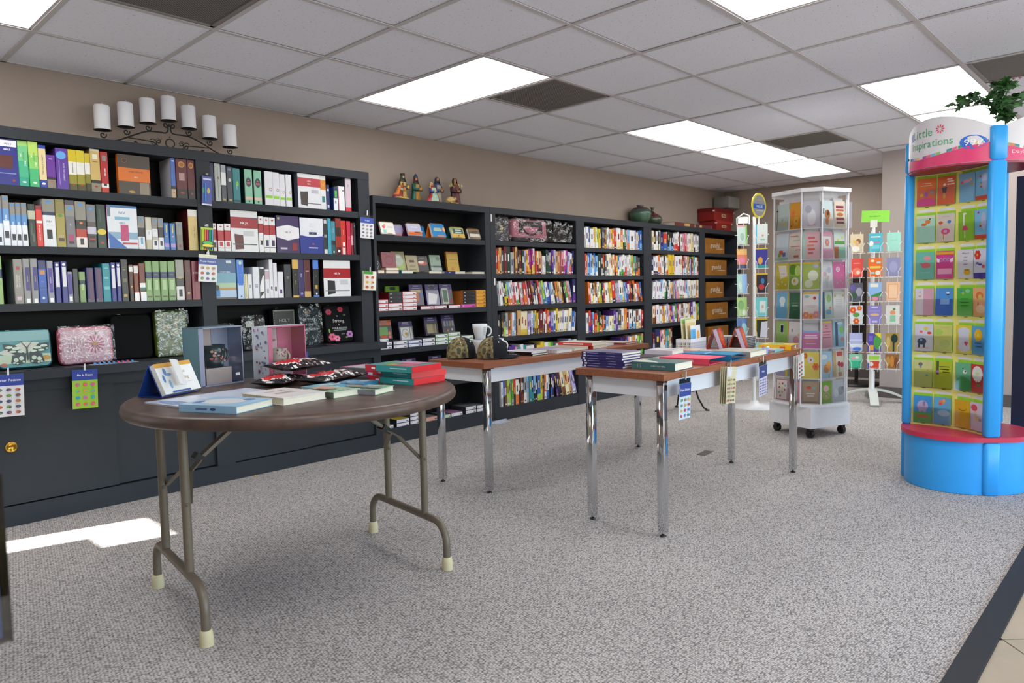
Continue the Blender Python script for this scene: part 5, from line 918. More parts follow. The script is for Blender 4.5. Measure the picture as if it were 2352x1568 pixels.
t = E('pen_blister', 'blue carded blue pen hung beside the top of the divider', 'pens', (.953, -.283, 1.905), 0, None, (.02, .05, 0)); P('clip', MB().box((-.008,-.004,-.005),(.008,.012,.008)), FILM, t); P('card', MB().box((-.03,-.003,-.19),(.03,-.001,-.015), {'f': '3a4aa0', '*': '3a4aa0'}), GLO, t)
P('pen', MB().tube([(-.01,-.008,-.17),(-.012,-.008,-.06)], .0055, 8, '3a8ad0'), PLA, t); m = MB(); prints(m, ['#e~c8b060~.66~.5~.3~.2','#e~4a9a5a~.2~.5~.3~.2','#r~d8d8e8~.5~.02~1~.05','#r~c8cce8~.5~.9~.8~.06'], .06, .175, -.0031, -.03, -.19); P('cover_print', m, GLO, t)
t = E('highlighter_pack', 'pack of five neon highlighters hung on the divider of the tall bookcase', 'pens', (.937, -.283, 1.59), 0, None, (.02, .05, 0)); P('clip', MB().box((-.008,-.004,-.005),(.008,.012,.008)), FILM, t); P('card', MB().box((-.038,-.003,-.15),(.038,-.001,-.012), 'a8c83a'), GLO, t)
for i, c in enumerate(('b8d83a','f0803a','e85a9a','3ab87a','3a9ad8')): p = P('highlighter', MB().tube([(-.028+i*.014,-.01,-.128),(-.028+i*.014,-.01,-.025)], .006, 8, c), PLA, t); P('cap', MB().tube([(-.028+i*.014,-.01,-.146),(-.028+i*.014,-.01,-.128)], .0045, 8, c), PLA, p)
m = MB(); prints(m, ['#e~121212~.5~.26~1.1~.36','#e~4ab83a~.5~.32~.8~.14','#e~e8d83a~.5~.2~.9~.12'], .076, .138, -.0175, -.038, -.15); P('lettering_label', m, GLO, t)
# ---------------------------------------------------------------- on the round table
ZT = .7685
flipcal('white and blue flip calendar lettered in gold on the round table', .125, -1.80, ZT, .205, .135, .42, '22408a', 'e6e6e6', ['#r~d09a3a~.5~.94~1~.14','#e~5a8ac8~.2~.72~.08~.26','#e~5a8ac8~.12~.5~.06~.26','#e~6a9ad0~.28~.62~.14~.1','#e~7ab0d8~.24~.3~.06~.3','Jesus~b8a068~.64~.68~13','Calling~b8a068~.66~.47~13','#r~b0b0b4~.66~.3~.4~.01','#r~2f55a0~.45~.04~.5~.06'], rz=.5, ringc='3a3428', thick=.02, nr=18, group=None)
o = bpy.data.objects['flip_calendar.007']; m = MB(); m.box((-.1,-.05,.02),(-.03,-.047,.125), 'e6e6e6', M=Matrix.Rotation(-.42, 4, 'X') @ Matrix.Rotation(.35, 4, 'Z')); P('turned_page', m, GLO, o)
def giftbox(label, c, ang, w, d, h, side, frame, inner, mug, mat_side=None, sideprint=None, film=True):
    # card box open at the front behind a clear window, mug on a plinth inside
    t = E('gift_box', label, 'gift box', (c[0], c[1], ZT), ang); m = MB(); e = .003
    m.box((0,0,0),(e,d,h), {'l': side, '*': frame}).box((w-e,0,0),(w,d,h), {'r': side, '*': frame}).box((0,d-e,0),(w,d,h), side).box((0,0,0),(w,d,e), side).box((0,0,h-e),(w,d,h), {'t': side, '*': frame}); P('carton', m, GLO, t)
    fr = MB(); f = .014; fr.box((0,-.001,0),(f*1.6,.001,h), frame).box((w-.005,-.001,0),(w,.001,h), frame).box((0,-.001,0),(w,.001,.006), frame).box((0,-.001,h-.006),(w,.001,h), frame); P('front_frame', fr, GLO, t)
    if film: P('window', MB().face([(f,0,.006),(w-.005,0,.006),(w-.005,0,h-.006),(f,0,h-.006)]), FILM, t)
    P('liner', MB().box((e,d-.01,e),(w*.6,d-e,h-e), inner).box((w*.6,d-.012,e),(w-e,d-e,h-e), frame), INK, t)
    if sideprint: pm = MB(); prints(pm, sideprint, d, h, 0, -d, 0); pm.xf(Matrix.Translation((-.0005, 0, 0)) @ Matrix.Rotation(-math.pi/2, 4, 'Z')); P('cover_print', pm, GLO, t)
    return t
def mugparts(t, name, c, r, h, col, hs=1, prt=(), tap=.86, hcol=None, bands_=None, par=True):
    m = MB(); pr_ = [(r*tap*.9,0),(r*tap,.004),(r*tap*1.02,h*.25),(r*.98,h*.7),(r,h),(r*.93,h),(r*.9,h*.7),(r*tap*.9,.012),(.0001,.01)]
    m.lathe(pr_, 28, col, c, bands_); 
    m.tube([(c[0]+hs*(r*.93+.03*math.sin(a)), c[1], c[2]+h*.52+.03*math.cos(a)*h/.1) for a in [math.pi*(.05+.9*k/10) for k in range(11)]], .0055, 8, hcol or col)
    return m
t = giftbox('teal gift box with a dark flowered mug behind its clear window', (.262, -1.668), .24, .222, .105, .253, '2c6a7c', '8f94ac', 'b8a8a4', None)
P('mug', mugparts(t, 'mug', (.11,.055,.075), .05, .098, '22333a', 1, bands_=['22333a']*8, tap=.84), GLO, t); m = MB()
for k in range(26): m.ell((rnd.uniform(.068,.15), rnd.uniform(.085,.165)), rnd.uniform(.002,.006), rnd.uniform(.003,.007), rnd.choice(['c87a6a','3a8a94','d8a88a','6a8a5a','a84a5a']), off=.0+.0012, n=8)
m.v = [(x, .055-.0502*math.sqrt(max(.01, 1-((x-.11)/.0505)**2))-.0006, z) for x, y, z in m.v]; P('mug_pattern', m, GLO, t); P('plinth', MB().box((.045,.02,.004),(.175,.095,.074), 'b8a8a4'), INK, t); P('price_sticker', MB().box((.178,-.0018,.034),(.2,-.001,.046), 'e0e0e0'), INK, t)
fp = ['#r~d4d8e4~.5~.5~1~1']+['#e~%s~%.2f~%.2f~%.2f~%.2f' % (rnd.choice(['b06a8a','c88aa0','8a4a5a','7a7a9a']), rnd.uniform(.1,.9), rnd.uniform(.05,.95), rnd.uniform(.05,.2), rnd.uniform(.03,.07)) for _ in range(26)]
t = giftbox('pink gift box with floral side and a flowered white mug inside', (.575, -1.665), .22, .222, .105, .242, 'd4d8e4', 'c06a86', 'c4aab0', None, sideprint=fp)
P('mug', mugparts(t, 'mug', (.095,.052,.045), .045, .092, 'cfc0b4', 1, hcol='c8bcaa'), GLO, t); m = MB()
for k in range(16): m.ell((rnd.uniform(.06,.13), rnd.uniform(.1,.135)), rnd.uniform(.002,.005), rnd.uniform(.003,.006), rnd.choice(['a04a60','8a5a64','c87a8a','5a4a4a']), n=8)
m.v = [(x, .052-.0452*math.sqrt(max(.01, 1-((x-.095)/.0455)**2))-.0006, z) for x, y, z in m.v]; P('mug_pattern', m, GLO, t); P('plinth', MB().box((.04,.015,.004),(.15,.09,.0445), 'c4aab0'), INK, t)
lm = MB()
for k in range(22): lm.ell((rnd.uniform(.02,.12), rnd.uniform(.15,.23)), rnd.uniform(.003,.01), rnd.uniform(.003,.008), rnd.choice(['b08a90','a8787e','9a6a70','c8a0a6']), off=-.094, n=8)
P('liner_flowers', lm, INK, t)
def candybag(label, c, z, ang, w, h, th, tilt, seed):
    r = random.Random(seed); m = MB(); n, k = 30, 18; pts = []
    for i in range(n+1):
        row = []
        for j in range(k+1):
            u, v = i/n*2-1, j/k*2-1; p = max(0, (1-abs(u)**3.2)*(1-abs(v)**2.6))
            row.append((u*w/2*(1-.05*(1-v*v)), v*h/2*(1-.1*(1-u*u)), p))
        pts.append(row)
    for sg in (1, -1):
        for i in range(n):
            for j in range(k):
                q = [(i,j),(i+1,j),(i+1,j+1),(i,j+1)]
                f = []
                for a, b in q:
                    x, y, p = pts[a][b]; rr_ = math.sin(a*.8+seed)*math.cos(b*.7+seed*2)+.6*math.sin(a*.5+b*.9)+.4*math.sin(a*1.9+b*.4+seed)
                    f.append((x, y, th/2+sg*(th/2*p**.75)+(.0028*rr_*min(1, p*2.5) if sg > 0 else 0)))
                u, v = (i+.5)/n*2-1, (j+.5)/k*2-1; c_ = '131316'
                if sg > 0:
                    if ((u+.38)/.42)**2+((v-.1)/.66)**2 < 1: c_ = 'c9262a'
                    elif ((u+.38)/.47)**2+((v-.1)/.74)**2 < 1: c_ = 'e8e0e0'
                    elif u > .12 and u < .75 and abs(v+.15-.35*u) < .28: c_ = ('e4dcd8', 'c8a890', 'b8888c', 'ddd6d6')[(i*3+j*5+seed) % 4]
                    elif abs(v) > .8 and abs(u) < .6: c_ = '2a1a1e'
                    elif (i*7+j*3+seed) % 9 == 0 and u > 0: c_ = 'b07a80'
                m.face(f if sg > 0 else f[::-1], c_, True)
    t = T('candy_bag', m, WRAP, label, 'bag', (c[0], c[1], z), 0, 'shiny candy bags on the round table', (tilt[0], tilt[1], ang))
    pm = MB()
    for a in range(4): pm.box((-w*.27,h*(.02+.06*a),0),(-w*.12+.01*a,h*(.035+.06*a),.0005), '6a1416')
    pm.v = [(x, y, z_+th+.0035) for x, y, z_ in pm.v]; P('lettering', pm, GLO, t); return t
candybag('black and red candy bag lowest in the pile, half under the others', (.52, -1.86), ZT, .55, .24, .17, .042, (0, 0), 3)
candybag('black and red candy bag on top at the back of the pile', (.64, -1.80), ZT+.05, .12, .26, .18, .046, (.05, -.02), 8)
candybag('black and red candy bag at the front of the pile with a white crest', (.70, -1.98), ZT+.0, .3, .31, .17, .048, (.0, 0), 5)
lying('large shrink-wrapped pale blue sheet calendar lying on the round table', (.165,-2.03), ZT, .42, .24, .006, .16, 'c4cbdc', ['#r~b0bcd0~.2~.5~.36~.9','#r~d8dce6~.25~.5~.3~.6','#e~5a7ab0~.1~.5~.14~.7','#r~8a96b0~.5~.96~.9~.02']+['#r~9aa6c0~%g~.5~.005~.55' % (.14+.03*i) for i in range(8)], None, name='calendar_sheet', cat='calendar')
lying('light blue wrapped journal at the front edge of the round table', (.075,-2.31), ZT, .185, .235, .024, .42, '8fb8d4', ['#r~a0c4dc~.5~.5~1~1','#e~d8dce0~.5~.55~.66~.66','#e~5a6a9a~.8~.3~.2~.2','#e~6a7ab0~.3~.86~.3~.12'], 'l', ['#e~3a4a80~.6~.5~.1~.4','#r~5a6aa0~.4~.5~.2~.3'])
def ringbook(label, c, z, L, Wd, t, ang, cov, items, nr=16, col='b8a878', side='l', group=None, back=None, cat='notebook'):
    o = lying(label, c, z, L, Wd, t, ang, cov, items, None, name='spiral_notebook', group=group, cat=cat); r = rings(Wd*.9 if side in 'lr' else L*.9, 0, 0, nr, col, .009)
    if side == 'l': r.xf(Matrix.Translation((-L/2+.003,0,t*.55)) @ Matrix.Rotation(math.pi/2, 4, 'Z'))
    else: r.xf(Matrix.Translation((0,Wd/2-.003,t*.55)))
    P('ring_binding', r, PLA, o); return o
ringbook('thick white spiral notebook in the middle of the round table', (.30,-2.285), ZT, .185, .25, .026, .12, 'dedbd8', ['#r~8a8078~.5~.72~.5~.03','#r~a89888~.5~.5~.4~.05','#r~b8aaa0~.5~.42~.5~.02'])
leafp = ['#e~%s~%.2f~%.2f~%.2f~%.2f' % (rnd.choice(['5a8a64','8fc09a','4a7a50','c8dcc0']), rnd.uniform(.05,.95), rnd.uniform(.05,.95), rnd.uniform(.05,.12), rnd.uniform(.04,.09)) for _ in range(40)]
lying('green leafy small book with a salmon band on the round table', (.475,-2.33), ZT, .13, .17, .022, .12, 'b4cfb4', leafp+['#r~d8a08a~.3~.6~.45~.5'], 'l', ['#e~eee~.3~.5~.1~.6','#e~4a6a40~.55~.5~.3~.6'], spcol='4a5a4a')
lying('green patterned small book with a grey band beside the leafy one', (.605,-2.40), ZT, .13, .12, .02, .34, 'a8cfae', leafp[:30]+['#r~8a8c92~.3~.5~.36~1','#r~b0a050~.3~.86~.3~.1'], 'l', [], spcol='7c7e86')
lying('small blue cellophane-wrapped book behind the leafy one', (.56,-2.14), ZT, .16, .1, .014, .2, '6aa8c0', ['#r~8fc0d0~.4~.5~.5~.6','#e~d0e0e4~.6~.6~.4~.3','#r~e4ecee~.75~.3~.3~.2'])
lying('blue glittering wrapped book between the candy bags and red-edged books', (.70,-2.155), ZT, .13, .14, .014, .45, '3f86b0', ['#r~4a94bc~.5~.5~.8~.8','#e~c8d8e0~.7~.3~.3~.3','#r~e0d8b0~.4~.7~.2~.1'])
for i, (dx, dy, da, l) in enumerate(((0, 0, .1, 'lowest of three'), (.02, .01, .0, 'middle of three'), (-.022, -.004, .16, 'topmost of three'))):
    lying('teal box book with bright red end, %s stacked on the round table' % l, (.905+dx,-2.24+dy), ZT+i*.0262, .185, .265, .0256, da, '4f9aa0', ['#r~c85a70~.3~.3~.5~.4','#r~5aa85a~.45~.7~.4~.3','#r~d88aa8~.75~.45~.4~.5','#r~d8b060~.2~.55~.3~.12','#r~b8c8d8~.85~.9~.2~.1'] if i == 2 else (), 'l', ['#r~c22a34~.12~.5~.24~1','#r~e8e8e8~.18~.5~.08~.3','#r~cfe8e6~.72~.6~.35~.16'], name='boxed_book', spcol='2c9494', pg=False)
    P('red_end', MB().box((-.093,-.1345,0),(.0935,-.1325,.0256), 'd0252c'), GLO, [o for o in bpy.data.objects if o.name.startswith('boxed_book') and not o.parent][-1])
lying('grey box book with a pink end behind the teal stack', (.955,-1.9), ZT, .16, .24, .04, .1, '6a6a72', ['#r~c8c8d0~.5~.5~.8~.8','#r~d86a9a~.5~.94~1~.1'], 'l', ['#r~d8307a~.9~.5~.2~1','#r~eee~.9~.5~.12~.3'], name='boxed_book', spcol='6f7076', pg=False)
# ---------------------------------------------------------------- on the two walnut tables
Z_L, Z_R = .7505, .7625
def cap(label, c, ang, front, back, crest):
    t = E('baseball_cap', label, 'cap', (c[0], c[1], Z_L+.0085), ang); R = .086; n = 24
    for k in range(6):
        m = MB(); rows = []
        for i in range(9):
            q = math.radians(90*i/8); rows.append([(R*math.cos(q)**.85*math.cos(a)*1.06, R*math.cos(q)**.85*math.sin(a)*.94, .022+.098*math.sin(q)*(1 if i < 8 else 1)) for a in [math.radians(60*k-30+60*j/6) for j in range(7)]])
        f = math.cos(math.radians(60*k)) > .3; rows = [[(x, y, 0) for x, y, z in rows[0]]]+rows
        m.grid(rows, front if f else back); P('crown_panel', m, CAMO if not f else CLOTH, t)
    P('button', MB().lathe([(.008,0),(.006,.004),(.0001,.006)], 10, 'c8d8c0' if crest else front, (0,0,.119)), CLOTH, t)
    rows = []
    for i in range(5):
        u = i/4; rows.append([((R*.98+u*.07*math.cos(a*.95))*math.cos(a)*1.04, (R*.92)*math.sin(a), .004-.006*u*abs(math.sin(a))*2+.012*(1-abs(math.sin(a)))*(1-u*.6)) for a in [math.radians(-62+124*j/14) for j in range(15)]])
    m = MB(); m.grid(rows, front); m.grid([[(x, y, z-.004) for x, y, z in r_] for r_ in rows][::-1], front); P('brim', m, CLOTH, t)
    for k in range(6): a = math.radians(60*k); P('eyelet', MB().lathe([(.005,0),(.003,.002)], 8, 'c8d8b8', M=Matrix.Translation((R*.74*math.cos(a)*1.08, R*.7*math.sin(a), .092)) @ Matrix.Rotation(a, 4, 'Z') @ Matrix.Rotation(.9, 4, 'Y')), CLOTH, t)
    if crest:
        m = MB(); items = ['#t~5a9a3a~.05~.4~.3~.75~.75~.85~.95~.55~.6~.4~.3~.3','#t~cfd8c8~.2~.4~.5~.6~.8~.5~.5~.42','#t~5a9a3a~.3~.35~.15~.05~.45~.3','#e~e0e8d8~.78~.66~.12~.12','#t~e8e8e0~.25~.3~.2~.05~.35~.25']
        prints(m, items, .06, .05, 0, -.03, .03)
        for i in range(4): m.box((.036,-.0008,.066-.009*i),(.05+.006*i,-.0002,.071-.009*i), 'c84a2a')
        m.v = [((R+.0035-abs(y))*math.cos(x/R-.1)*1.06*math.cos((z-.022)/.098*.9)**.9+.0015, (R+.002)*math.sin(x/R-.1)*.94*math.cos((z-.022)/.098*.9)**.9, z+.0) for x, y, z in m.v]; P('fish_patch', m, CLOTH, t)
    return t
CAMO = mat('camouflage_cloth', '6a5f45', .85, bump=.2); N, L, B = nodes(CAMO); tc = N.new('ShaderNodeTexCoord'); n_ = N.new('ShaderNodeTexNoise'); n_.inputs['Scale'].default_value = 26; n_.inputs['Detail'].default_value = 3; L.new(tc.outputs['Object'], n_.inputs['Vector'])
c_ = N.new('ShaderNodeValToRGB'); c_.color_ramp.interpolation = 'CONSTANT'
for p, h in ((0, '2a2a22'), (.42, '6a5a3a'), (.52, '8a8058'), (.62, '4a4a34')):
    e = c_.color_ramp.elements.new(p) if p else c_.color_ramp.elements[0]; e.color = (*lin(h), 1)
c_.color_ramp.elements[-1].color = (*lin('75704f'), 1); L.new(n_.outputs[0], c_.inputs[0]); L.new(c_.outputs[0], B.inputs['Base Color'])
cap('camouflage and black cap with a leaping fish patch, front one', (1.985, -1.685), -.72, '17191f', '6a5f45', True)
cap('camouflage and black cap tucked behind the fish-patch cap', (1.90, -1.505), -.2, '17191f', '6a5f45', False)
for l, x, y, z, hs in (('white mug with blue lining under the upper mug', 2.12, -1.45, Z_L, 1), ('white mug with faint blue script stacked on another', 2.115, -1.45, Z_L+.0985, 1), ('white mug nearest the spiral notebooks', 2.235, -1.475, Z_L, 1)):
    t = T('mug', mugparts(None, 'mug', (0,0,0), .047, .098, 'd6d6d8', 1, tap=.72 if z > .8 else .86, bands_=['d6d6d8']*5+['9ac0d8']*3), GLO, l, 'mug', (x, y, z), -.5, 'white mugs on the walnut table')
    m = MB()
    for k in range(5): m.box((.012,0,.03+.011*k),(.028-.002*(k % 2),.0003,.034+.011*k), 'a8c0c0')
    m.v = [(x_*1.0+.0, -.0478*math.sqrt(max(.02, 1-(x_/.048)**2)), z_) for x_, y_, z_ in m.v]; P('script', m, GLO, t)
lying('thin white and black notebook, lower of two by the caps', (2.3,-1.675), Z_L, .16, .22, .011, .05, '2a2a2e', [], 'l', ['#r~c8c8cc~.3~.5~.3~.5'], spcol='17171a'); lying('thin white notebook with black spine on top by the caps', (2.295,-1.665), Z_L+.012, .16, .22, .011, .08, 'd4d4d8', ['#r~b8c0c8~.6~.5~.5~.7'], 'l', ['#r~8a8a90~.3~.5~.2~.5'], spcol='17171a')
ringbook('lavender spiral notebook, nearest of the two on the walnut table', (2.505,-1.69), Z_L, .17, .24, .02, .06, 'b4b0c8', ['#r~9a94b4~.4~.6~.6~.5','#r~c85a60~.5~.9~.8~.04'], 14, '5a5a60'); ringbook('tan-paged spiral notebook behind the lavender one', (2.71,-1.665), Z_L, .17, .24, .02, .08, 'c0bcae', ['#r~a8a494~.5~.5~.7~.7'], 14, '8a8a88')
for i in range(2): lying('bright red-spined white book, %s of two on the walnut table' % ('lower', 'upper')[i], (2.905-.012*i,-1.655), Z_L+.0205*i, .19, .27, .02, .1, 'e0dccc', ['#r~e8e4d4~.5~.5~.9~.9'], 'l', ['#r~f0d8d0~.45~.5~.6~.4'], spcol='cc3a2e')
lying('navy-edged white book beyond the red-spined pair', (3.08,-1.6), Z_L, .17, .26, .014, .1, 'd8dae4', [], 'r', [], spcol='2a2f7a')
lying('maroon-edged pale green book at the far end of the walnut table', (3.305,-1.62), Z_L, .2, .3, .012, .15, '8a2f44', ['#r~b8c0ac~.48~.52~.9~.9','#e~e0dcc8~.4~.5~.5~.4','#e~8a9a84~.75~.6~.3~.3'], 'l', [], spcol='8a2f44')
for i in range(6): lying('purple-spined book, %s of the stack of six' % ('lowest', 'second from the bottom', 'third from the bottom', 'fourth from the bottom', 'fifth from the bottom', 'topmost')[i], (1.905+rnd.uniform(-.004,.006),-2.6+rnd.uniform(-.006,.006)), Z_R+i*.0128, .17, .24, .0122, .04+rnd.uniform(-.03,.03), '2f2a78' if i < 5 else '8a86a0', ['#r~6a6a8a~.5~.5~.7~.6'] if i == 5 else (), 'l', ['#r~b8b4d8~.28~.5~.28~.16','#r~b0acd0~.72~.6~.2~.14','#r~e4e4f0~.08~.5~.06~.66'], spcol='2c2668', group='purple-spined stack')
lying('green and cream bible lettered EVERY DAY BIBLE at the table corner', (1.955,-2.862), Z_R, .185, .225, .036, .06, '3f6a68', ['#t~d8dccc~0~.35~0~1~.6~1~.3~.6'], 'l', ['EVERY DAY BIBLE~dfe8e4~.62~.5~6.5','#r~a8c0bc~.2~.5~.008~.5','#r~a8c0bc~.17~.5~.008~.6','#r~a8c0bc~.14~.5~.008~.5'], spcol='3c6c6c')
lying('bright coral pink zipped journal on the walnut table', (2.27,-2.845), Z_R, .2, .27, .03, .06, 'e0566e', ['#r~e8667c~.5~.5~.94~.94','#r~c84458~.5~.16~.9~.01'], 'l', ['#r~f0a0a8~.65~.55~.1~.3','#e~c03a52~.25~.5~.06~.4','#r~c84a60~.45~.5~.3~.2'], spcol='d84860', mat_=CLOTH, pg=False)
lying('blue zipped journal beside the coral pink one', (2.49,-2.85), Z_R, .19, .27, .032, .08, '2a7aaa', ['#r~3f86aa~.5~.5~.94~.94','#r~a8c8d8~.5~.6~.6~.05'], 'l', [], spcol='1f6f9f', mat_=CLOTH, pg=False)
P('zip', MB().tube([(-.095,-.137,.016),(.097,-.137,.016),(.097,.137,.016)], .003, 6, '0f4a70'), CLOTH, bpy.data.objects[[o.name for o in bpy.data.objects if o.get('label', '').startswith('blue zipped journal')][0]])
ringbook('white and black spiral planner behind the green bible', (2.2,-2.6), Z_R, .17, .17, .03, .1, '3a3a44', ['#r~26262c~.6~.5~.7~.9'], 14, 'd8d4c8', 'b')
lying('white book with lilac page edges, under another white one', (2.415,-2.59), Z_R, .17, .16, .024, .1, 'c8bcd0', [], 'l', [], spcol='c8b8d0'); lying('white book with a dark slanted stripe on top of the lilac-edged one', (2.41,-2.595), Z_R+.025, .17, .16, .022, .16, 'd8d4d8', ['#r~3a3a42~.6~.2~.6~.03','#r~e4e0e4~.4~.6~.7~.5'], 'l', [], spcol='d0c8d4')
lying('orange-covered book with lilac edges beside the two white ones', (2.6,-2.62), Z_R, .16, .18, .034, .14, 'd8a87a', ['#r~dcb488~.5~.5~.9~.9'], 'l', [], spcol='c0b0cc'); lying('pink thin booklet by the orange-covered book', (2.755,-2.68), Z_R, .12, .16, .02, .1, 'd890b0', ['#r~e0d0d8~.4~.5~.6~.6'])
lying('grey-beige book with white emblem and a raised curling cover', (2.745,-2.87), Z_R, .24, .22, .03, .06, 'a8a294', ['#r~b0aa9c~.5~.5~.96~.96','#e~dcd8cc~.5~.4~.2~.26','#e~b0aa9c~.5~.4~.13~.17','#r~b89a50~.2~.3~.2~.03'], 'l', [], spcol='98928a')
lying('small pink and white boxed trinket at the table edge', (2.945,-2.952), Z_R, .07, .05, .02, 0, 'd8b0b8', ['#r~c87a84~.5~.5~.8~.5'], None, pg=False, name='trinket_box', cat='box'); t = T('shot_cup', MB().lathe([(.014,0),(.018,.035),(.016,.035),(.0001,.004)], 14, '8a90c8'), GLO, 'tiny blue and silver cup beside the pink trinket box', 'cup', (2.89,-2.955,Z_R))
lying('aqua booklet lying by the yellow puzzle box', (3.07,-2.88), Z_R, .2, .16, .012, .1, '7ac0c8', ['#r~9ad0d4~.5~.5~.8~.7'])
t = lying('yellow puzzle box with round pictures at the far corner', (3.23,-2.89), Z_R, .17, .19, .03, .1, 'e8b818', ['#r~f0d040~.5~.5~.95~.95','#e~7aa84a~.5~.6~.6~.5','#e~d8603a~.3~.3~.2~.2'], 'l', ['#r~e0502a~.75~.5~.16~.4','#e~eee~.3~.5~.1~.6','#e~d86a8a~.15~.5~.08~.5'], name='puzzle_box', spcol='ecaa14', pg=False, cat='box')
P('round_pictures', MB().box((-.06,-.0962,.008),(-.03,-.0955,.022), 'd8502a').box((-.01,-.0962,.007),(.01,-.0955,.024), 'f0f0e8').box((.03,-.0962,.007),(.05,-.0955,.024), 'c84a6a'), GLO, t)
for i in range(2):
    for k in range(7): t = T('disc_case', MB().box((-.07,-.062,0),(.07,.062,.0095), {'*': '9aa0a4', 't': 'b8c0c4'}).box((-.07,-.0622,.002),(.07,-.0615,.0075), '3a3f46'), GLO, 'slim disc case, %s of the %s pile beside the orange calendars' % (NTH[k]+' from the bottom', ('nearer', 'farther')[i]), 'disc case', (3.215+.0*i, -2.66+.135*i, Z_R+.0006+k*.0103), .1+rnd.uniform(-.03,.03), 'disc cases on the walnut table')
t = E('card_basket', 'white perforated plastic basket of cards and leaflets on the walnut table', 'basket', (2.785, -2.55, Z_R), .1); m = MB(); w, d, h = .23, .09, .085
P('basket_floor', MB().box((-w/2,-d/2,0),(w/2,d/2,.003), 'c9cbd2'), PLA, t)
for a, b in (((-w/2,-d/2),(w/2,-d/2+.003)), ((-w/2,d/2-.003),(w/2,d/2)), ((-w/2,-d/2),(-w/2+.003,d/2)), ((w/2-.003,-d/2),(w/2,d/2))):
    q = MB(); hor = b[0]-a[0] > b[1]-a[1]; n_ = 18 if hor else 7
    q.box((a[0],a[1],.003),(b[0],b[1],.02), 'c9cbd2').box((a[0],a[1],h-.02),(b[0],b[1],h), 'd4d6dc')
    for z in (.033, .046): q.box((a[0],a[1],z),(b[0],b[1],z+.005), 'c9cbd2')
    for i in range(n_+1):
        if hor: x = a[0]+(b[0]-a[0]-.005)*i/n_; q.box((x,a[1],.02),(x+.005,b[1],h-.02), 'c9cbd2')
        else: y = a[1]+(b[1]-a[1]-.005)*i/n_; q.box((a[0],y,.02),(b[0],y+.005,h-.02), 'c9cbd2')
    P('basket_wall', q, PLA, t)
LF = [('tall pale yellow and green leaflet at the back of the card basket', 'd8d0a0', ['#r~8ac07a~.5~.9~.9~.12','#r~dcd4b8~.5~.4~.9~.6'], .15, .2), ('cream leaflet in the card basket', 'e0d4b0', ['#r~d8c088~.5~.8~.8~.2'], .15, .19), ('blue and cream leaflet lettered BOOK at the front of the basket', 'e0e2e4', ['#r~5aaadc~.25~.55~.5~.6','BOOK~2f7ab8~.3~.55~18~D','#e~d8a860~.75~.6~.3~.4'], .14, .155)]
for i, (l, c, it, w, h) in enumerate(LF): o = T('leaflet', MB().box((-w/2,-.0008,0),(w/2,.0008,h), c), GLO, l, 'leaflet', (2.79+.012*i, -2.525-.022*i, Z_R+.005), .1, None, (-.06, 0, .1)); pm = MB(); prints(pm, it, w, h, -.0009, -w/2, 0); P('lettering' if i == 2 else 'cover_print', pm, GLO, o)
oj = ['#r~b8301e~.5~.5~1~1','#e~d8481e~.55~.55~.9~.9','#e~e8702a~.55~.6~.4~.5','#e~8a4a20~.55~.62~.18~.34','#e~d8b868~.55~.64~.1~.2','Jesus Calling~d8a85a~.6~.16~9']
for i, (x, y, l) in enumerate(((3.01, -2.63, 'first orange-red flip calendar beside the card basket'), (3.12, -2.72, 'second orange-red flip calendar, nearer the disc cases'))): flipcal(l, x, y, Z_R, .15, .135, .32, 'c8501a', 'b8301e', oj, rz=.3, ringc='5a4a30', thick=.022, nr=14, group='orange-red flip calendars', blk='c0b4cc')
# sticker packs clipped along the table edge
SY = -3.0135
stickers('sticker pack with a blue heading and twelve small pictures, nearest the table corner', 1.9, SY, .742, .125, .165, '2f4590', 'Praise Stickers', 'c8d0dc', ['b84a4a','4a9a6a','c8b04a','5a7ab8','7a9a5a'], (3, 4), (.02, .04, .1), headfr=.36)
stickers('fanned sticker pack of bright crosses on coloured squares', 2.345, SY, .755, .13, .185, 'd8d8dc', '', 'c8c0a0', ['c8402a','3a8a5a','e0c030','7a4a8a','d87a2a','4a7aa8'], (5, 6), (.02, .08, .2), film=False, sheets=4)
stickers('sticker pack with a dark blue heading and small lettering', 2.725, SY, .75, .125, .165, '2a3f7a', 'Praise', 'c4c4d8', ['9a5a70','6a6aa8','a86a7a','5a70a8'], (4, 6), (.02, -.04, .1), headfr=.4)
stickers('white sticker pack of red letters at the far table corner', 3.235, SY, .745, .1, .14, 'c8c4c0', '', 'e0dcd8', ['c83a34','d04a40','4a6a5a'], (2, 4), (.02, -.14, .1), film=False, sheets=4)
# ---------------------------------------------------------------- greeting cards and their racks
def face_m(c, n_ang, z=0): return Matrix.Translation((c[0], c[1], z)) @ Matrix.Rotation(n_ang+math.pi/2, 4, 'Z')
def card(label, M, x, z, w, h, col, items, group, lean=0, y=0, yaw=0, gloss=True):
    m = MB().box((-w/2,0,0),(w/2,.0012,h), {'f': col, '*': 'e4e2e0'}); o = T('greeting_card', m, GLO if gloss else INK, label, 'card', group=group)
    o.matrix_world = M @ Matrix.Translation((x, y, z)) @ Matrix.Rotation(yaw, 4, 'Z') @ Matrix.Rotation(-lean, 4, 'X')
    if items: pm = MB(); prints(pm, items, w, h, 0, -w/2, 0); P('lettering' if any(i[0] != '#' for i in items) else 'cover_print', pm, GLO, o)
    return o
ROWN = ['top row', 'second row', 'third row', 'fourth row', 'fifth row', 'sixth row', 'bottom row']
def flower(c, x, z, r, k='e8c040', n=6, ar=.7):
    return ['#e~%s~%.3g~%.3g~%.3g~%.3g' % (c, x+r*.62*math.cos(6.283*i/n), z+r*.62*ar*math.sin(6.283*i/n), r*.8, r*.8*ar) for i in range(n)]+['#e~%s~%.3g~%.3g~%.3g~%.3g' % (k, x, z, r*.6, r*.6*ar)]
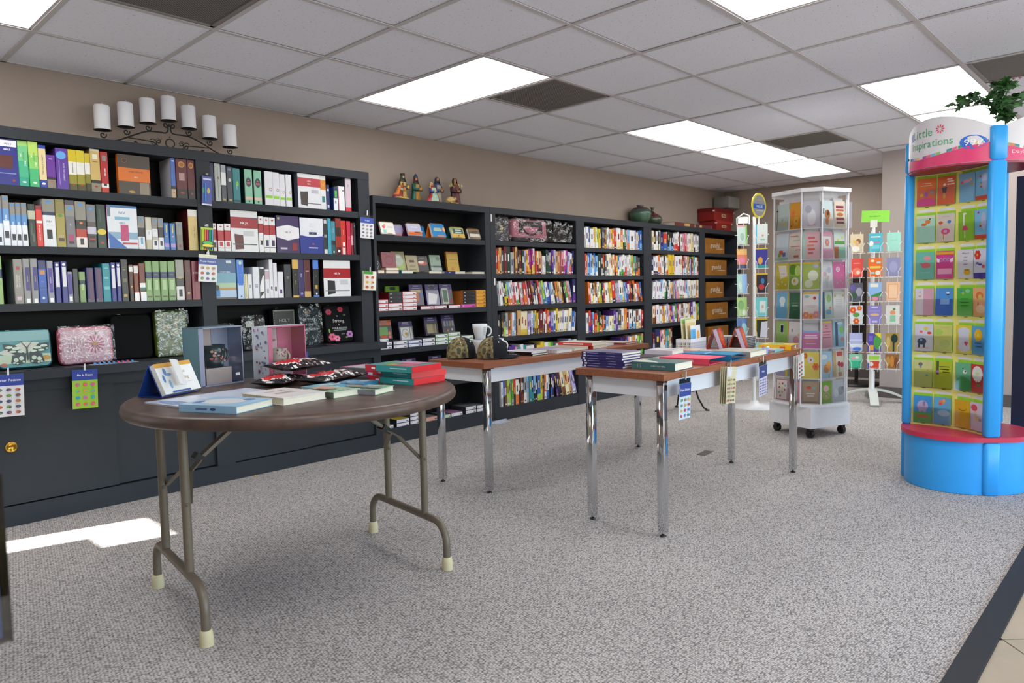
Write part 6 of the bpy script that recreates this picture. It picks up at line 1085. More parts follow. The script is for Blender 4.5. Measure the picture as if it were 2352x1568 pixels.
# --- white eight-sided floor spinner
OC = (4.593, -2.556); A1 = math.atan2(-.375, .927)
def octo():
    t = E('card_spinner', 'white eight-sided card tower on black casters behind the tables', 'card rack', (OC[0], OC[1], 0), A1); H, C, Q = .235, .1, .205
    out = [(-H,-H+C),(-H+C,-H),(H-C,-H),(H,-H+C),(H,H-C),(H-C,H),(-H+C,H),(-H,H-C)]
    P('base', MB().box((-Q,-Q,.075),(Q,Q,.235)), WHITEP, t); P('deck', MB().prism([(x*1.02, y*1.02) for x, y in out], .235, .255, 'ddd'), WHITEP, t)
    P('top_board', MB().prism([(x*1.06, y*1.06) for x, y in out], 1.825, 1.853, 'ddd'), WHITEP, t)
    P('core', MB().prism([(x*.72, y*.72) for x, y in out], .255, 1.825, 'ccc'), WHITEP, t)
    for i, (x, y) in enumerate(out): P('post', MB().tube([(x*.985,y*.985,.255),(x*.985,y*.985,1.825)], .007, 6), WHITEP, t)
    fr = [((-H,0),0,2*(H-C)), ((-H+C/2,-H+C/2),45,C*1.414), ((0,-H),90,2*(H-C)), ((H-C/2,-H+C/2),135,C*1.414), ((H,0),180,2*(H-C)), ((H-C/2,H-C/2),225,C*1.414), ((0,H),270,2*(H-C)), ((-H+C/2,H-C/2),315,C*1.414)]
    for (x, y), a, wd in fr[:4]+fr[7:]:
        M = Matrix.Translation((x, y, 0)) @ Matrix.Rotation(math.radians(a-90), 4, 'Z')
        for zb in ZB:
            P('ledge', MB().box((-wd/2+.006,.0,zb-.006),(wd/2-.006,.06,zb-.001), 'ddd', M=M), WHITEP, t); P('pocket', MB().face([M @ Vector(p) for p in ((-wd/2+.008,-.002,zb-.004),(wd/2-.008,-.002,zb-.004),(wd/2-.008,-.002,zb+.1),(-wd/2+.008,-.002,zb+.1))]), FILM, t)
            for c in ((-wd/4, wd/4) if wd > .2 else (0,)): P('title_tab', MB().box((c-.05,.04,zb+.19),(c+.05,.041,zb+.222), 'e0dfe4', M=M), INK, t)
    for x in (-1, 1):
        for y in (-1, 1):
            cs = P('caster', MB().tube([(x*Q*.8-.014,y*Q*.8,.03),(x*Q*.8+.014,y*Q*.8,.03)], .03, 14), BLACKP, t); P('caster_fork', MB().box((x*Q*.8-.02,y*Q*.8-.016,.03),(x*Q*.8+.02,y*Q*.8+.016,.075)), BLACKP, cs)
    return fr
ZB = [1.562, 1.336, 1.115, .893, .675, .45, .262]
ofr = octo()
OCARDS = {0: ([-.0635, .0635], [
 [('pale teal floral card with a black ribbon bow','b8c8c4',['#e~c0c8b0~.4~.3~.5~.3','#e~8aa8b0~.5~.4~.14~.1','#e~d8c060~.7~.25~.2~.12','#r~1a1a22~.08~.5~.03~1','#e~1a1a22~.06~.75~.24~.06']), ('golden orange flower card','e0a038',flower('e88a3a',.3,.6,.2,'d86a70')+flower('e8b84a',.6,.3,.24,'d87a3a')+['#e~c84a3a~.2~.12~.12~.08'])],
 [('pale blue card with a row of coloured houses','c8d4de',['#r~9ac8a8~.5~.05~1~.1','#r~d8603a~.4~.3~.3~.16','#r~8ab04a~.3~.2~.2~.14','#r~7a6ab0~.65~.22~.24~.16']), ('cream card of small red words','d8d0c4',['#r~c86a5a~.4~.88~.6~.03','#r~8ab0a8~.6~.72~.5~.02','#r~c86a5a~.5~.5~.7~.03','#r~c87a6a~.7~.36~.4~.03','#r~c86a5a~.6~.12~.4~.08'])],
 [('yellow daisy card with tilted white notes','d0c030',['#t~e0d8d0~.1~.92~.8~.92~.9~.5~.3~.4','#t~c8b060~.12~.9~.16~.9~.36~.42~.32~.4','#e~e8e4d8~.2~.2~.12~.08','#e~e8e4d8~.5~.28~.12~.08','#e~e8e4d8~.8~.18~.12~.08','#r~b0a8a0~.55~.6~.4~.02']), ('green photograph card with daffodils','8ab04a',['#e~5a8a2a~.3~.75~.6~.4','#e~b8d070~.7~.7~.5~.4','#e~e8e8d8~.5~.3~.6~.3','#e~e0b830~.45~.32~.2~.14','#r~d8c040~.5~.97~1~.06'])],
 [('light blue card with a white baby shirt','7ab8dc',['#e~dce8ec~.5~.7~.5~.3','#r~dce8ec~.5~.55~.3~.2','#r~d8d04a~.96~.5~.08~1']), ('dark green card with faint script','3f6a50',['#r~8aa890~.5~.6~.6~.02','#r~9ab8a0~.5~.5~.5~.05','#r~7a9a80~.5~.35~.3~.02'])],
 [('light green card with a small upright photo','9ac06a',['#r~d8d8d8~.48~.7~.28~.34','#r~2a2a4a~.48~.7~.22~.28','#r~b0d080~.5~.3~.7~.01','#r~e0c030~.97~.5~.06~1']), ('white card with an ornate initial and pink bird','d8d4d4',['B~5a3a34~.28~.66~22','#e~d89aa8~.6~.3~.5~.3','#e~d8b040~.8~.5~.14~.1'])],
 [('lavender and yellow card behind the table corner','b8b0d0',['#r~e0d040~.9~.5~.2~1']), ('mint card half behind the chrome leg','9ad0b8',['#e~e8e8e0~.5~.5~.5~.3'])],
 [('white card of small coloured squares with a red border','d8d4d0',['#r~b8384a~.5~.5~.94~.96','#r~e0dcd8~.5~.5~.86~.9']+['#r~%s~%g~%g~.13~.09' % (c, x, z) for c, x, z in (('d8a83a',.3,.75),('c83a4a',.55,.78),('8ac0a0',.78,.7),('c8484a',.3,.6),('d8d09a',.55,.58),('c83a4a',.75,.5),('8ac0c0',.3,.35),('d8b04a',.55,.38),('c84a4a',.4,.2))]), ('plain pink card at the bottom of the tower','d88aa0',['#r~e0a0b0~.5~.5~.8~.9'])]]),
 1: ([0], [[('silvery card glinting in its plastic sleeve','c8c8d4',['#e~e4e4ec~.5~.4~.5~.6','#e~a8a8b8~.3~.7~.4~.3','#r~d85a7a~.5~.1~.5~.02'])], [('pink card of tumbling red words with a mint edge','d8a8b0',['#r~a8d0c0~.08~.5~.16~1','#r~d8b0b8~.55~.48~.8~.9','#r~c8605a~.5~.78~.4~.08','#r~c8605a~.6~.64~.5~.08','#r~d88a4a~.45~.5~.4~.06','#r~c8605a~.5~.36~.4~.08','#r~c8605a~.45~.22~.3~.08'])],  # first card: sleeve glare is painted into its print
  [('green card glinting in plastic below the pink one','a8bc5a',['#e~e4e8d8~.6~.5~.6~.4','#e~d8dcc0~.35~.2~.5~.3','#r~e0b83a~.5~.97~1~.06','#e~b8b8d0~.75~.85~.3~.16'])], [('white card in a yellow and floral frame','e0d8d8',['#r~e0b840~.5~.97~1~.08','#r~6ab0d8~.97~.5~.08~1','#e~8ac0b0~.25~.84~.3~.1','#e~c84a4a~.7~.78~.18~.12']+flower('d87a6a',.2,.14,.2)+flower('d8a04a',.5,.1,.18,'c84a5a')+flower('d88a9a',.8,.16,.2)+['#r~c8c0c8~.5~.5~.6~.02','#r~c8c0c8~.5~.42~.5~.02'])],  # pale ellipses on the green card are painted plastic glare
  [('small pink card with white lettering and a blue top','d078b0',['#r~8ab0dc~.5~.95~1~.1','#r~f0e4ec~.5~.72~.7~.06','#r~f0e4ec~.5~.6~.8~.07','#r~d8a04a~.4~.42~.6~.06','#r~f0e4ec~.5~.26~.6~.04'])], [('yellow card with red and orange flowers','e0d060',flower('e0603a',.15,.85,.16)+flower('d8d0d8',.5,.7,.2,'d8603a')+flower('e0703a',.8,.45,.2,'c83a2a'))], [('kraft brown card with a small red creature','a8917a',['#e~c8503a~.4~.72~.3~.14','#e~7ab0a0~.7~.7~.2~.1','#r~d8d0c8~.5~.45~.5~.06','#r~d8d0c8~.5~.34~.4~.05','#r~7a6a58~.5~.06~.9~.06'])]]),
 2: ([-.0635, .0635], [
 [('card with a brown dog against a pale sky','c8d8dc',['#e~d8ccc0~.8~.2~.5~.5','#e~b0703a~.5~.5~.5~.34','#e~6a3a20~.55~.55~.24~.18','#e~c87a3a~.45~.25~.3~.3','#e~1a1410~.5~.5~.12~.08','#r~1f2a3a~.1~.6~.2~.2']), ('cream card filled with maroon lettering','dcd0bc',['#r~8a2a48~.5~.78~.7~.1','#r~b05a3a~.5~.66~.7~.07','#e~b8703a~.5~.5~.6~.14','#r~8a2a48~.5~.34~.7~.1','#r~8a2a48~.5~.2~.7~.08'])],
 [('pink card with a floral square','d8a0b8',['#r~d0d8d0~.5~.6~.7~.44']+flower('c87a8a',.5,.6,.2)+['#r~d8a8bc~.5~.9~.4~.03']), ('daffodil card over an orange and mint one','c8d8d4',['#e~d8d040~.35~.7~.2~.1','#e~e0c83a~.75~.8~.16~.1','#r~5a9a4a~.5~.6~.9~.12','#r~b0601f~.2~.22~.4~.44','#r~8ac0a8~.7~.22~.6~.44'])],
 [('white card of pale lilac and rose stems','d8d8dc',['#e~b0b0d0~.7~.7~.3~.24','#e~d8a8b0~.3~.55~.3~.18','#r~8ab08a~.5~.4~.03~.7','#r~9ab89a~.4~.4~.02~.6','#e~d8b0b8~.6~.4~.2~.14']), ('hot pink card with a white sunburst','c83a8a',['#e~e0d0dc~.38~.72~.32~.2','#e~c83a8a~.38~.72~.2~.12','#e~e0d0dc~.38~.72~.1~.07']+['#e~e8a8cc~%g~%g~.06~.03' % p for p in ((.6,.9),(.85,.85),(.6,.3),(.3,.2),(.75,.2),(.7,.5))]+['#r~b02f78~.5~.35~1~.01'])],
 [('pond card with a navy ribbon','b8ccc0',['#r~1f4a6a~.2~.5~.26~1','#e~8ab060~.7~.75~.4~.3','#e~d8603a~.8~.4~.2~.1','#e~6a9ac0~.65~.25~.5~.2']), ('white card with gold corners and verse','d4d4d0',['#r~c8a878~.5~.93~.7~.02']+['#r~b0b0b0~.5~%g~.6~.015' % z for z in (.7,.62,.54,.46,.38)]+['#e~c8a878~.15~.85~.2~.1','#e~c8a878~.85~.85~.2~.1'])],
 [('rose pink card of dark script','d898a8',['#r~e0d040~.5~.97~1~.06']+['#r~8a4a5a~.5~%g~%g~.025' % (z, w) for z, w in ((.82,.2),(.72,.3),(.6,.7),(.5,.6),(.4,.7))]), ('blue card of a lakeside garden with a navy strip','8ab8d0',['#r~1f4a6a~.3~.5~.24~.9','#e~7ab060~.75~.65~.4~.3','#e~c87a6a~.8~.3~.3~.16','#e~d8e0d8~.6~.9~.5~.1'])],
 [('sky blue card with one orange tulip','9ac0d8',['#e~d8842a~.55~.36~.6~.34','#e~e09a3a~.7~.5~.4~.3','#e~b8641a~.45~.3~.4~.2','#r~5a7a3a~.7~.08~.06~.16','#e~d8e4e8~.3~.8~.6~.2']), ('tan card with red amaryllis in a pot','d8d0bc',['#r~c8443a~.6~.88~.5~.16','#r~c8a87a~.14~.5~.28~1','#e~a8283a~.55~.5~.3~.2','#e~b8304a~.8~.46~.3~.2','#r~4a7a3a~.6~.3~.05~.3','#r~b07a5a~.6~.1~.3~.16'])],
 [('bright green card with a pink medallion','7aa828',['#e~d8d0b0~.5~.66~.5~.3','#e~e0a8b8~.5~.66~.4~.24','#e~b8a878~.5~.32~.7~.34','#e~7aa828~.5~.32~.5~.22','#e~c8a890~.5~.3~.3~.14']), ('grey card with a dove','b0b4bc',['#e~8a8e98~.7~.5~.5~.4','#e~6a6e78~.85~.6~.2~.2','#e~c8ccd0~.3~.4~.4~.4'])]])}
for fi, (xs, rows) in OCARDS.items():
    (fx, fy), a, wd = ofr[fi]; M = Matrix.Translation((OC[0], OC[1], 0)) @ Matrix.Rotation(A1, 4, 'Z') @ Matrix.Translation((fx, fy, 0)) @ Matrix.Rotation(math.radians(a-90), 4, 'Z')
    for r, row in enumerate(rows):
        for x, (l, c, it) in zip(xs, row):
            h = .13 if r == 4 and fi == 1 else .165 if r == 6 else .198
            card(l+', '+ROWN[r]+' of white tower', M, x, ZB[r], .117, h, c, it, 'cards in the white tower', .05, .012, rnd.uniform(-.06, .06))
for z in (1.7, 1.35):
    t = T('reading_card', MB().box((0,-.05,0),(.001,.05,.2), 'c4c6d0'), GLO, 'pale card edge sticking out of the white tower, %s' % ('upper of two' if z > 1.5 else 'lower of two'), 'card', (OC[0]+.31, OC[1]-.155, z-.12), A1+.2)
# --- white wire spinners
def wirerack(label, c, ang, cols, zbs, w, top, basef):
    t = E('wire_rack', label, 'card rack', (c[0], c[1], 0), ang); P('pole', MB().tube([(0,.1,.03),(0,.1,top)], .016, 10), WIREW, t); basef(t)
    M0 = Matrix.Translation((c[0], c[1], 0)) @ Matrix.Rotation(ang, 4, 'Z')
    for x, y, a in cols:
        M = Matrix.Translation((x, y, 0)) @ Matrix.Rotation(a, 4, 'Z'); m = MB(); r = .0025
        for s in (-.25, .25): m.tube([M @ Vector((w*s, .035, zbs[-1]-.03)), M @ Vector((w*s, .035, zbs[0]+.2))], r, 5)
        P('upright_wires', m, WIREW, t)
        for z in zbs:
            q = MB()
            for s in (-.3, .3): q.tube([M @ Vector(p) for p in ((w*s,.035,z+.02),(w*s,.0,z-.004),(w*s*1.0,-.012,z-.004),(w*s*1.0,-.012,z+.05),(w*s*1.45,-.012,z+.085))], r, 5)
            q.tube([M @ Vector(p) for p in ((-w*.5,-.008,z-.004),(w*.5,-.008,z-.004))], r, 5).tube([M @ Vector(p) for p in ((-w*.435,-.012,z+.085),(-w*.48,.03,z+.09))], r, 5).tube([M @ Vector(p) for p in ((w*.435,-.012,z+.085),(w*.48,.03,z+.09))], r, 5)
            P('wire_pocket', q, WIREW, t)
    return t, M0
def arched(t):
    for a in (0, math.pi/2):
        p = [(.33*u, 0, .012+.11*(1-abs(u)**2.2)) for u in [i/8-1 for i in range(17)]]; m = MB(); M = Matrix.Translation((0,.1,0)) @ Matrix.Rotation(a, 4, 'Z')
        for i in range(16): m.strap(M @ Vector(p[i]), M @ Vector(p[i+1]), .075, .016, 'c8ccc4')
        P('arched_foot', m, PLA, t)
    P('lower_pole', MB().tube([(0,.1,.11),(0,.1,.3)], .026, 12), WIREW, t)
def discb(t): P('disc_base', MB().lathe([(.3,0),(.3,.008),(.05,.02),(.03,.05)], 32, 'd8d8d8', (0,.1,0)), PLA, t)
ZW = [1.44, 1.206, .975, .757, .493, .331]
A2 = math.radians(-68.5)
t2, M2 = wirerack('white wire card rack on arched feet by the far pier, green sign on top', (6.3, -2.51), A2, [(-.145,.03,.12),(.01,0,0),(.165,.03,-.12)], ZW, .14, 1.68, arched)
W2 = [[('cream card of a girl in a straw hat','d8c8a8',['#e~8a5a3a~.6~.6~.4~.3','#e~d8a87a~.5~.5~.3~.3','#e~e8e4dc~.4~.2~.6~.3','#e~e0b83a~.3~.6~.2~.2']), ('teal card with white lettering and a rabbit','4ab0c0',['#r~e0f0f0~.5~.8~.7~.06','#r~d8608a~.6~.52~.4~.06','#e~e8e8e0~.2~.45~.3~.3','#r~7ac8d0~.5~.25~.6~.2']), ('plain mint card','9ad4c4',['#r~7ac0b0~.5~.6~.5~.02'])],
 [('red card with white blossoms','d84a40',['#e~e87a60~.5~.3~.7~.4','#e~e8d0c0~.6~.25~.3~.2','#r~e89080~.5~.75~.5~.05']), ('orange card of patterned labels','e06a1f',['#e~e8d8b0~.3~.85~.3~.14','#r~d8c060~.5~.5~.8~.12','#r~a8c8c8~.75~.75~.3~.1','#e~e8e0d0~.7~.2~.4~.24','#r~a8c8c8~.3~.2~.3~.1']), ('slate lavender card','8a8ab0',['#e~9a9ac0~.5~.5~.6~.6'])],
 [('dark garden photograph card','5a5a6a',['#e~9a9aa8~.7~.5~.5~.5','#e~6a5aa0~.2~.75~.4~.3','#e~3f5a44~.3~.3~.5~.4']), ('landscape card with a green hill','8ab0dc',['#r~e0ddd0~.45~.85~.6~.2','#t~3f8a4a~0~.25~1~.5~1~.3~0~.1','#r~8a7a80~.5~.12~1~.24','#e~d88aa0~.5~.12~.5~.2']), ('peach card','e8b890',['#r~d8a078~.5~.5~.7~.8','#r~ecc4a0~.5~.5~.6~.72'])],
 [('white card with red poppies and a green oval','d8dce0',flower('d8502f',.25,.75,.26)+flower('d8603a',.75,.85,.2)+flower('d85a2a',.5,.15,.24)+['#e~5a9a3a~.5~.5~.5~.24']), ('lavender scalloped card','8a80c0',['#r~c8c4e0~.5~.9~.5~.08','#r~c8c4e0~.5~.12~.4~.1','#e~d8b080~.5~.5~.7~.14','#r~a8a0d4~.5~.7~.8~.03']), ('white card with a green jar of flowers','d8d8d0',['#r~8ac0a0~.5~.28~.4~.36','#e~d8906a~.5~.6~.4~.24','#e~5a7a4a~.6~.78~.2~.12'])],
 [('lavender seascape card','b0b4dc',['#r~d8dce4~.5~.3~1~.2','#e~4a7ad0~.6~.12~.7~.2','#r~c8cce8~.5~.6~1~.1']), ('purple and green abstract card','5a48a0',['#e~4a9a4a~.75~.5~.6~.8','#t~e0d030~.5~1~1~1~1~.7','#r~d8a040~.3~.2~.3~.3','#r~7a68c0~.25~.7~.3~.3']), ('golden brown card with a dark tree','a88a4a',['#e~1f3a34~.65~.7~.5~.5','#r~1f3a34~.6~.3~.12~.6','#e~c8b06a~.2~.5~.3~.6'])],
 [('mint card with pink lilies','8acaa8',['#e~e0a0b0~.4~.7~.5~.2','#r~3fb088~.5~.25~1~.5','#e~e8e0dc~.6~.75~.3~.2']), ('lime and red block card','d8d8d4',['#r~9ad040~.5~.75~.8~.3','#r~d04a30~.55~.28~.7~.5','#e~e0d8d0~.3~.3~.3~.3','#r~3a4ab0~.1~.2~.16~.4']), ('autumn brown card with a fallen leaf','9a6a3a',['#e~c8843a~.5~.5~.3~.8','#e~7a4a2a~.8~.4~.3~.8','#e~b8904a~.2~.5~.3~.7'])]]
for r, row in enumerate(W2):
    for (x, y, a), (l, c, it) in zip([(-.145,.03,.12),(.01,0,0),(.165,.03,-.12)], row): card('%s, %s of the arched-foot wire rack' % (l, ROWN[r] if r < 5 else 'lowest row'), M2 @ Matrix.Translation((x,y,0)) @ Matrix.Rotation(a, 4, 'Z'), 0, ZW[r]+.0055, .115, .175 if r < 5 else .135, c, it, 'cards in the arched-foot wire rack', .06, .004)
t = E('rack_sign', 'bright green sign card on a white holder above the wire rack', 'sign', (6.3, -2.51, 1.68), A2); P('card', MB().box((-.11,.09,.05),(.13,.092,.16), '8fdc4a', M=Matrix.Rotation(.04, 4, 'Y')), GLO, t); P('holder', MB().box((-.03,.085,.0),(.03,.105,.07), 'dcdcd4'), PLA, t); m = MB(); text(m, 'ALL CARDS 2.49', .009, '3a5a2a', FX(.01, .105, .0885)); P('lettering', m, INK, t)
ZV = [1.536, 1.313, 1.079, .857, .66, .43, .265]
A3 = math.radians(-62)
t1, M1 = wirerack('white wire rack of bookmarks and small cards on a round white base', (5.46, -1.72), A3, [(-.11,.02,.5),(.055,-.02,-.15)], ZV, .13, 1.8, discb)
W1 = [[('tall mint and pink bookmark card','c0d4cc',['#r~d89aa0~.5~.95~1~.1','#e~9ab8a8~.5~.4~.4~.4','#r~7ac04a~.92~.5~.16~1']), ('white card with a teal edge and small flowers','d4dcd8',['#r~5ab8d0~.06~.5~.12~1','#e~d8a090~.6~.4~.2~.12','#r~8ac0a8~.6~.2~.4~.06'])], [('orange and pink sunset card','d8704a',['#r~e8b060~.5~.85~1~.3','#e~d87090~.5~.4~.7~.3','#r~2a2a5a~.5~.08~1~.2']), ('deep blue picture card with a golden figure','3a3a90',['#e~d8a050~.4~.35~.4~.4','#r~2a9a9a~.5~.06~1~.14','#r~e0c040~.5~.97~1~.06'])],
 [('pale green and blue card','a8ccc0',['#r~8ab4e0~.75~.5~.5~1','#e~c8dcc8~.3~.4~.3~.4']), ('dark card in a yellow frame','2a2a34',['#r~e0b030~.5~.97~1~.08','#r~e0b030~.04~.5~.08~1','#e~b83a3a~.5~.3~.5~.3','#e~3a7ab8~.6~.6~.3~.3'])], [('card of fresh green leaves','9ac060',['#e~6a9a3a~.4~.6~.6~.5','#e~d8e0d0~.7~.2~.4~.3']), ('aqua card with a white label','7ad0d0',['#r~d8e4e0~.6~.5~.5~.6','#e~c8a8a0~.6~.5~.2~.2'])],
 [('blue scene card with a white figure','3a6ab0',['#e~8ac0c8~.7~.4~.6~.7','#r~2a4a90~.3~.7~.4~.4']), ('yellow-framed dark card beside a white envelope','2f3a2a',['#r~e0c030~.5~.96~1~.08','#r~e0c030~.05~.5~.1~1','#t~d4d4e0~.4~0~1~0~1~.85~.5~.8'])], [('cream card low on the round-base rack','d8d4c0',['#e~8ab060~.5~.5~.5~.4']), ('pale teal card low on the round-base rack','a8d0cc',['#e~e0e0d8~.5~.5~.5~.5'])], [('floral card near the floor on the wire rack','c8ccb0',['#e~5a6a4a~.4~.4~.3~.4','#e~b88a4a~.7~.3~.3~.3']), ('white card near the floor on the wire rack','dcdcd8',['#e~8a9a70~.4~.5~.3~.6'])]]
for r, row in enumerate(W1):
    for (x, y, a), (l, c, it) in zip([(-.11,.02,.5),(.055,-.02,-.15)], row): card('%s, %s' % (l, ROWN[r]), M1 @ Matrix.Translation((x,y,0)) @ Matrix.Rotation(a, 4, 'Z'), 0, ZV[r]+.0055, .106, .18 if r < 6 else .13, c, it, 'cards in the round-base wire rack', .06, .004)
P('handle_sign', MB().tube([(-.16,.06,1.73),(-.16,.06,1.79),(-.1,.06,1.83),(-.05,.06,1.81),(-.05,.06,1.73)], .006, 6).box((-.15,.06,1.74),(-.06,.062,1.8)), WIREW, t1)
t = E('round_sign', 'oval yellow-rimmed grey sign lettered VALUE behind the white tower', 'sign', (5.47, -1.76, 1.8), A3+.95); M = Matrix.Translation((.08,.06,.1)) @ Matrix.Rotation(math.pi/2, 4, 'X')
P('rim', MB().lathe([(.0001,-.004),(.118,-.004),(.118,.004),(.0001,.004)], 32, 'dcc83a', M=M, smooth=False), PLA, t); P('face', MB().lathe([(.0001,.005),(.098,.0052),(.098,.004)], 32, '8a8c94', M=M, smooth=False), PLA, t); m = MB(); m.box((-.02,.053,.07),(.175,.0545,.115), '2a5aa8'); text(m, 'VALUE', .024, 'e8ecf4', FX(.08, .093, .0525)); m.box((.03,.053,.05),(.14,.0545,.058), 'b8bac0').box((.04,.053,.15),(.12,.0545,.156), 'b8a860'); P('lettering', m, INK, t); P('stem', MB().tube([(.08,.06,-.1),(.08,.06,.0)], .008, 8), WIREW, t)
t = E('black_rack', 'black wire stand with a round foot behind the white racks', 'rack', (7.6, -1.95, 0)); P('foot', MB().lathe([(.26,0),(.26,.02),(.22,.03),(.03,.05)], 32), BLACKP, t); P('pole', MB().tube([(0,0,.03),(0,0,1.35)], .02, 10), BLACKP, t)
for s in (-1, 1): P('panel', MB().box((s*.14-.09,-.03,.45),(s*.14+.09,-.01,1.3)), BLACKP, t)
# --- blue three-sided display
BC = Vector((3.56, -3.713)); AB = math.atan2(-.926, -.378); WD = .492
def arc(n, half, sag):
    R = (half*half+sag*sag)/(2*sag); a = math.asin(half/R); return [(R*math.sin(a*(2*i/n-1)), R*math.cos(a*(2*i/n-1))-R+sag) for i in range(n+1)]
BLUE, YEL, PINK, HDR = '33a6f2', 'f0ea84', 'c8304f', 'd8d6dc'
def lobes():
    # face frames of the three sides about the centroid
    cen = Vector((0, WD*.2887)); return [Matrix.Translation((cen.x, cen.y, 0)) @ Matrix.Rotation(k*2*math.pi/3, 4, 'Z') @ Matrix.Translation((-cen.x, -cen.y, 0)) for k in range(3)]
t = E('card_display', 'tall blue three-sided card display with a red shelf ring', 'card rack', (BC.x, BC.y, 0), AB); H = WD/2
LB = lobes(); bul = arc(24, H, .17); con = arc(20, H-.025, .055)
for k, M in enumerate(LB):
    for z0, z1, nm in ((.0, .285, 'lower_post'), (.315, 1.768, 'post'), (1.771, 1.945, 'post_cap')):
        P(nm, MB().rbox((-.042,-.024,z0),(.042,.024,z1), .02, BLUE, M=M @ Matrix.Translation((-H,0,0)) @ Matrix.Rotation(-math.pi/3, 4, 'Z')), PLA, t)
    m = MB(); m.grid([[M @ Vector((x,-y,z)) for x, y in bul] for z in (.002, .285)], BLUE); P('drum_panel', m, PLA, t)
    if k < 2:
        m = MB(); m.grid([[M @ Vector((x, y, z)) for x, y in con] for z in (.315, 1.775)], YEL if k == 0 else '23263a'); P('card_panel', m, PLA, t)
    m = MB(); rows = []; hz = lambda x: 1.93+.095*(1-(x/H)**2)**.8
    m.grid([[M @ Vector((x, -y, z if z < 2 else hz(x))) for x, y in bul] for z in (1.765, 3)], HDR); hd = P('header', m, PLA, t)
    wv = lambda x: 1.858-.04*(1-(x/H)**2)+.012*math.sin(x*9)
    m = MB(); m.grid([[M @ Vector((x, -y-.0012, z if z < 2 else wv(x))) for x, y in bul] for z in (1.766, 3)], 'd83a70'); P('pink_band', m, PLA, hd)
    m = MB(); cc = ['6ab0d8','8ac070','d8783a','2a8a90','d85a8a','3a9a70','2a5ab0','9ab0e0','e0c050','6ac0c8','b05aa8','e85a80']
    for i in range(24):
        a, b = bul[i], bul[i+1]
        if i % 5 == 4: continue
        m.face([M @ Vector((a[0], -a[1]-.0016, wv(a[0])+.001)), M @ Vector((b[0]-.003, -b[1]-.0016, wv(b[0])+.001)), M @ Vector((b[0]-.003, -b[1]-.0016, wv(b[0])+.014)), M @ Vector((a[0], -a[1]-.0016, wv(a[0])+.014))], cc[i % 12])
    P('colour_strip', m, PLA, hd)
    def onh(x): # point on header arc
        R = (H*H+.17*.17)/.34; return math.sqrt(max(0, R*R-x*x))-R+.17
    m = MB(); F = lambda cx, cz, rot=0: (lambda u, v: M @ Vector((cx+u*math.cos(rot)-v*math.sin(rot), -onh(cx+u*math.cos(rot)-v*math.sin(rot))-.002, cz+v*math.cos(rot)+u*math.sin(rot))))
    if k == 0:
        text(m, 'Little', .044, '5aa878', F(-.062, 1.953, 0)); text(m, 'Inspirations', .04, '5aa878', F(-.015, 1.892, 0), sq=.92)
        for i in range(9): a = 6.283*i/9; m.face([F(.045+.022*math.cos(a+d)*s_, 1.957+.022*math.sin(a+d)*s_)(0, 0) for d, s_ in ((0,.25),(-.2,.8),(0,1.15),(.2,.8))], 'd8405a')
        m.face([F(-.135+.012*math.cos(a), 1.945+.02*math.sin(a))(0, 0) for a in [6.283*i/12 for i in range(12)]], '2a4ab8'); m.face([F(0,0)(x, z) for x, z in ((-.15,1.922),(-.132,1.94),(-.138,1.925))], '2a4ab8')
        m.face([F(.178+.046*math.cos(a), 1.868+.036*math.sin(a))(0, 0) for a in [6.283*i/20 for i in range(20)]], '2a6ac8'); q = MB(); text(q, '99\u00a2', .032, 'f4f4f8', lambda u, v: M @ Vector((.18+u, -onh(.18+u)-.003, 1.868+v)), sq=.95); P('price_lettering', q, PLA, hd)
        text(m, 'DaySpring', .011, 'f0d0dc', F(-.205, 1.79, 0))
    else: text(m, 'DaySpring', .017, 'f0d0dc', F(-.165, 1.81, 0)); text(m, 'Little Inspirations', .03, '5aa878', F(0, 1.92, 0))
    P('lettering', m, PLA, hd)
ring = [M @ Vector((x*1.04, -y-.02, 0)) for M in LB for x, y in bul[1:-1]]
P('ring_shelf', MB().prism([(p.x, p.y) for p in ring], .288, .314, PINK), PLA, t); P('header_plate', MB().prism([((p.x)*.93, (p.y-.142)*.93+.142) for p in ring], 1.755, 1.764, 'a02040'), PLA, t)
Rc = ((H-.025)**2+.055**2)/.11
def onc(s):    # frame on the hollow panel at arc position s
    a = s/Rc; return Matrix.Translation((Rc*math.sin(a), Rc*math.cos(a)-Rc+.055, 0)) @ Matrix.Rotation(-a, 4, 'Z')
BM = Matrix.Translation((BC.x, BC.y, 0)) @ Matrix.Rotation(AB, 4, 'Z')
ZD = [1.578-.208*i for i in range(7)]
SX = [-.165, -.058, .062, .163]
def two(a, b, z=.5): return ['#r~%s~.5~%g~1~%g' % (b, z/2, z)]
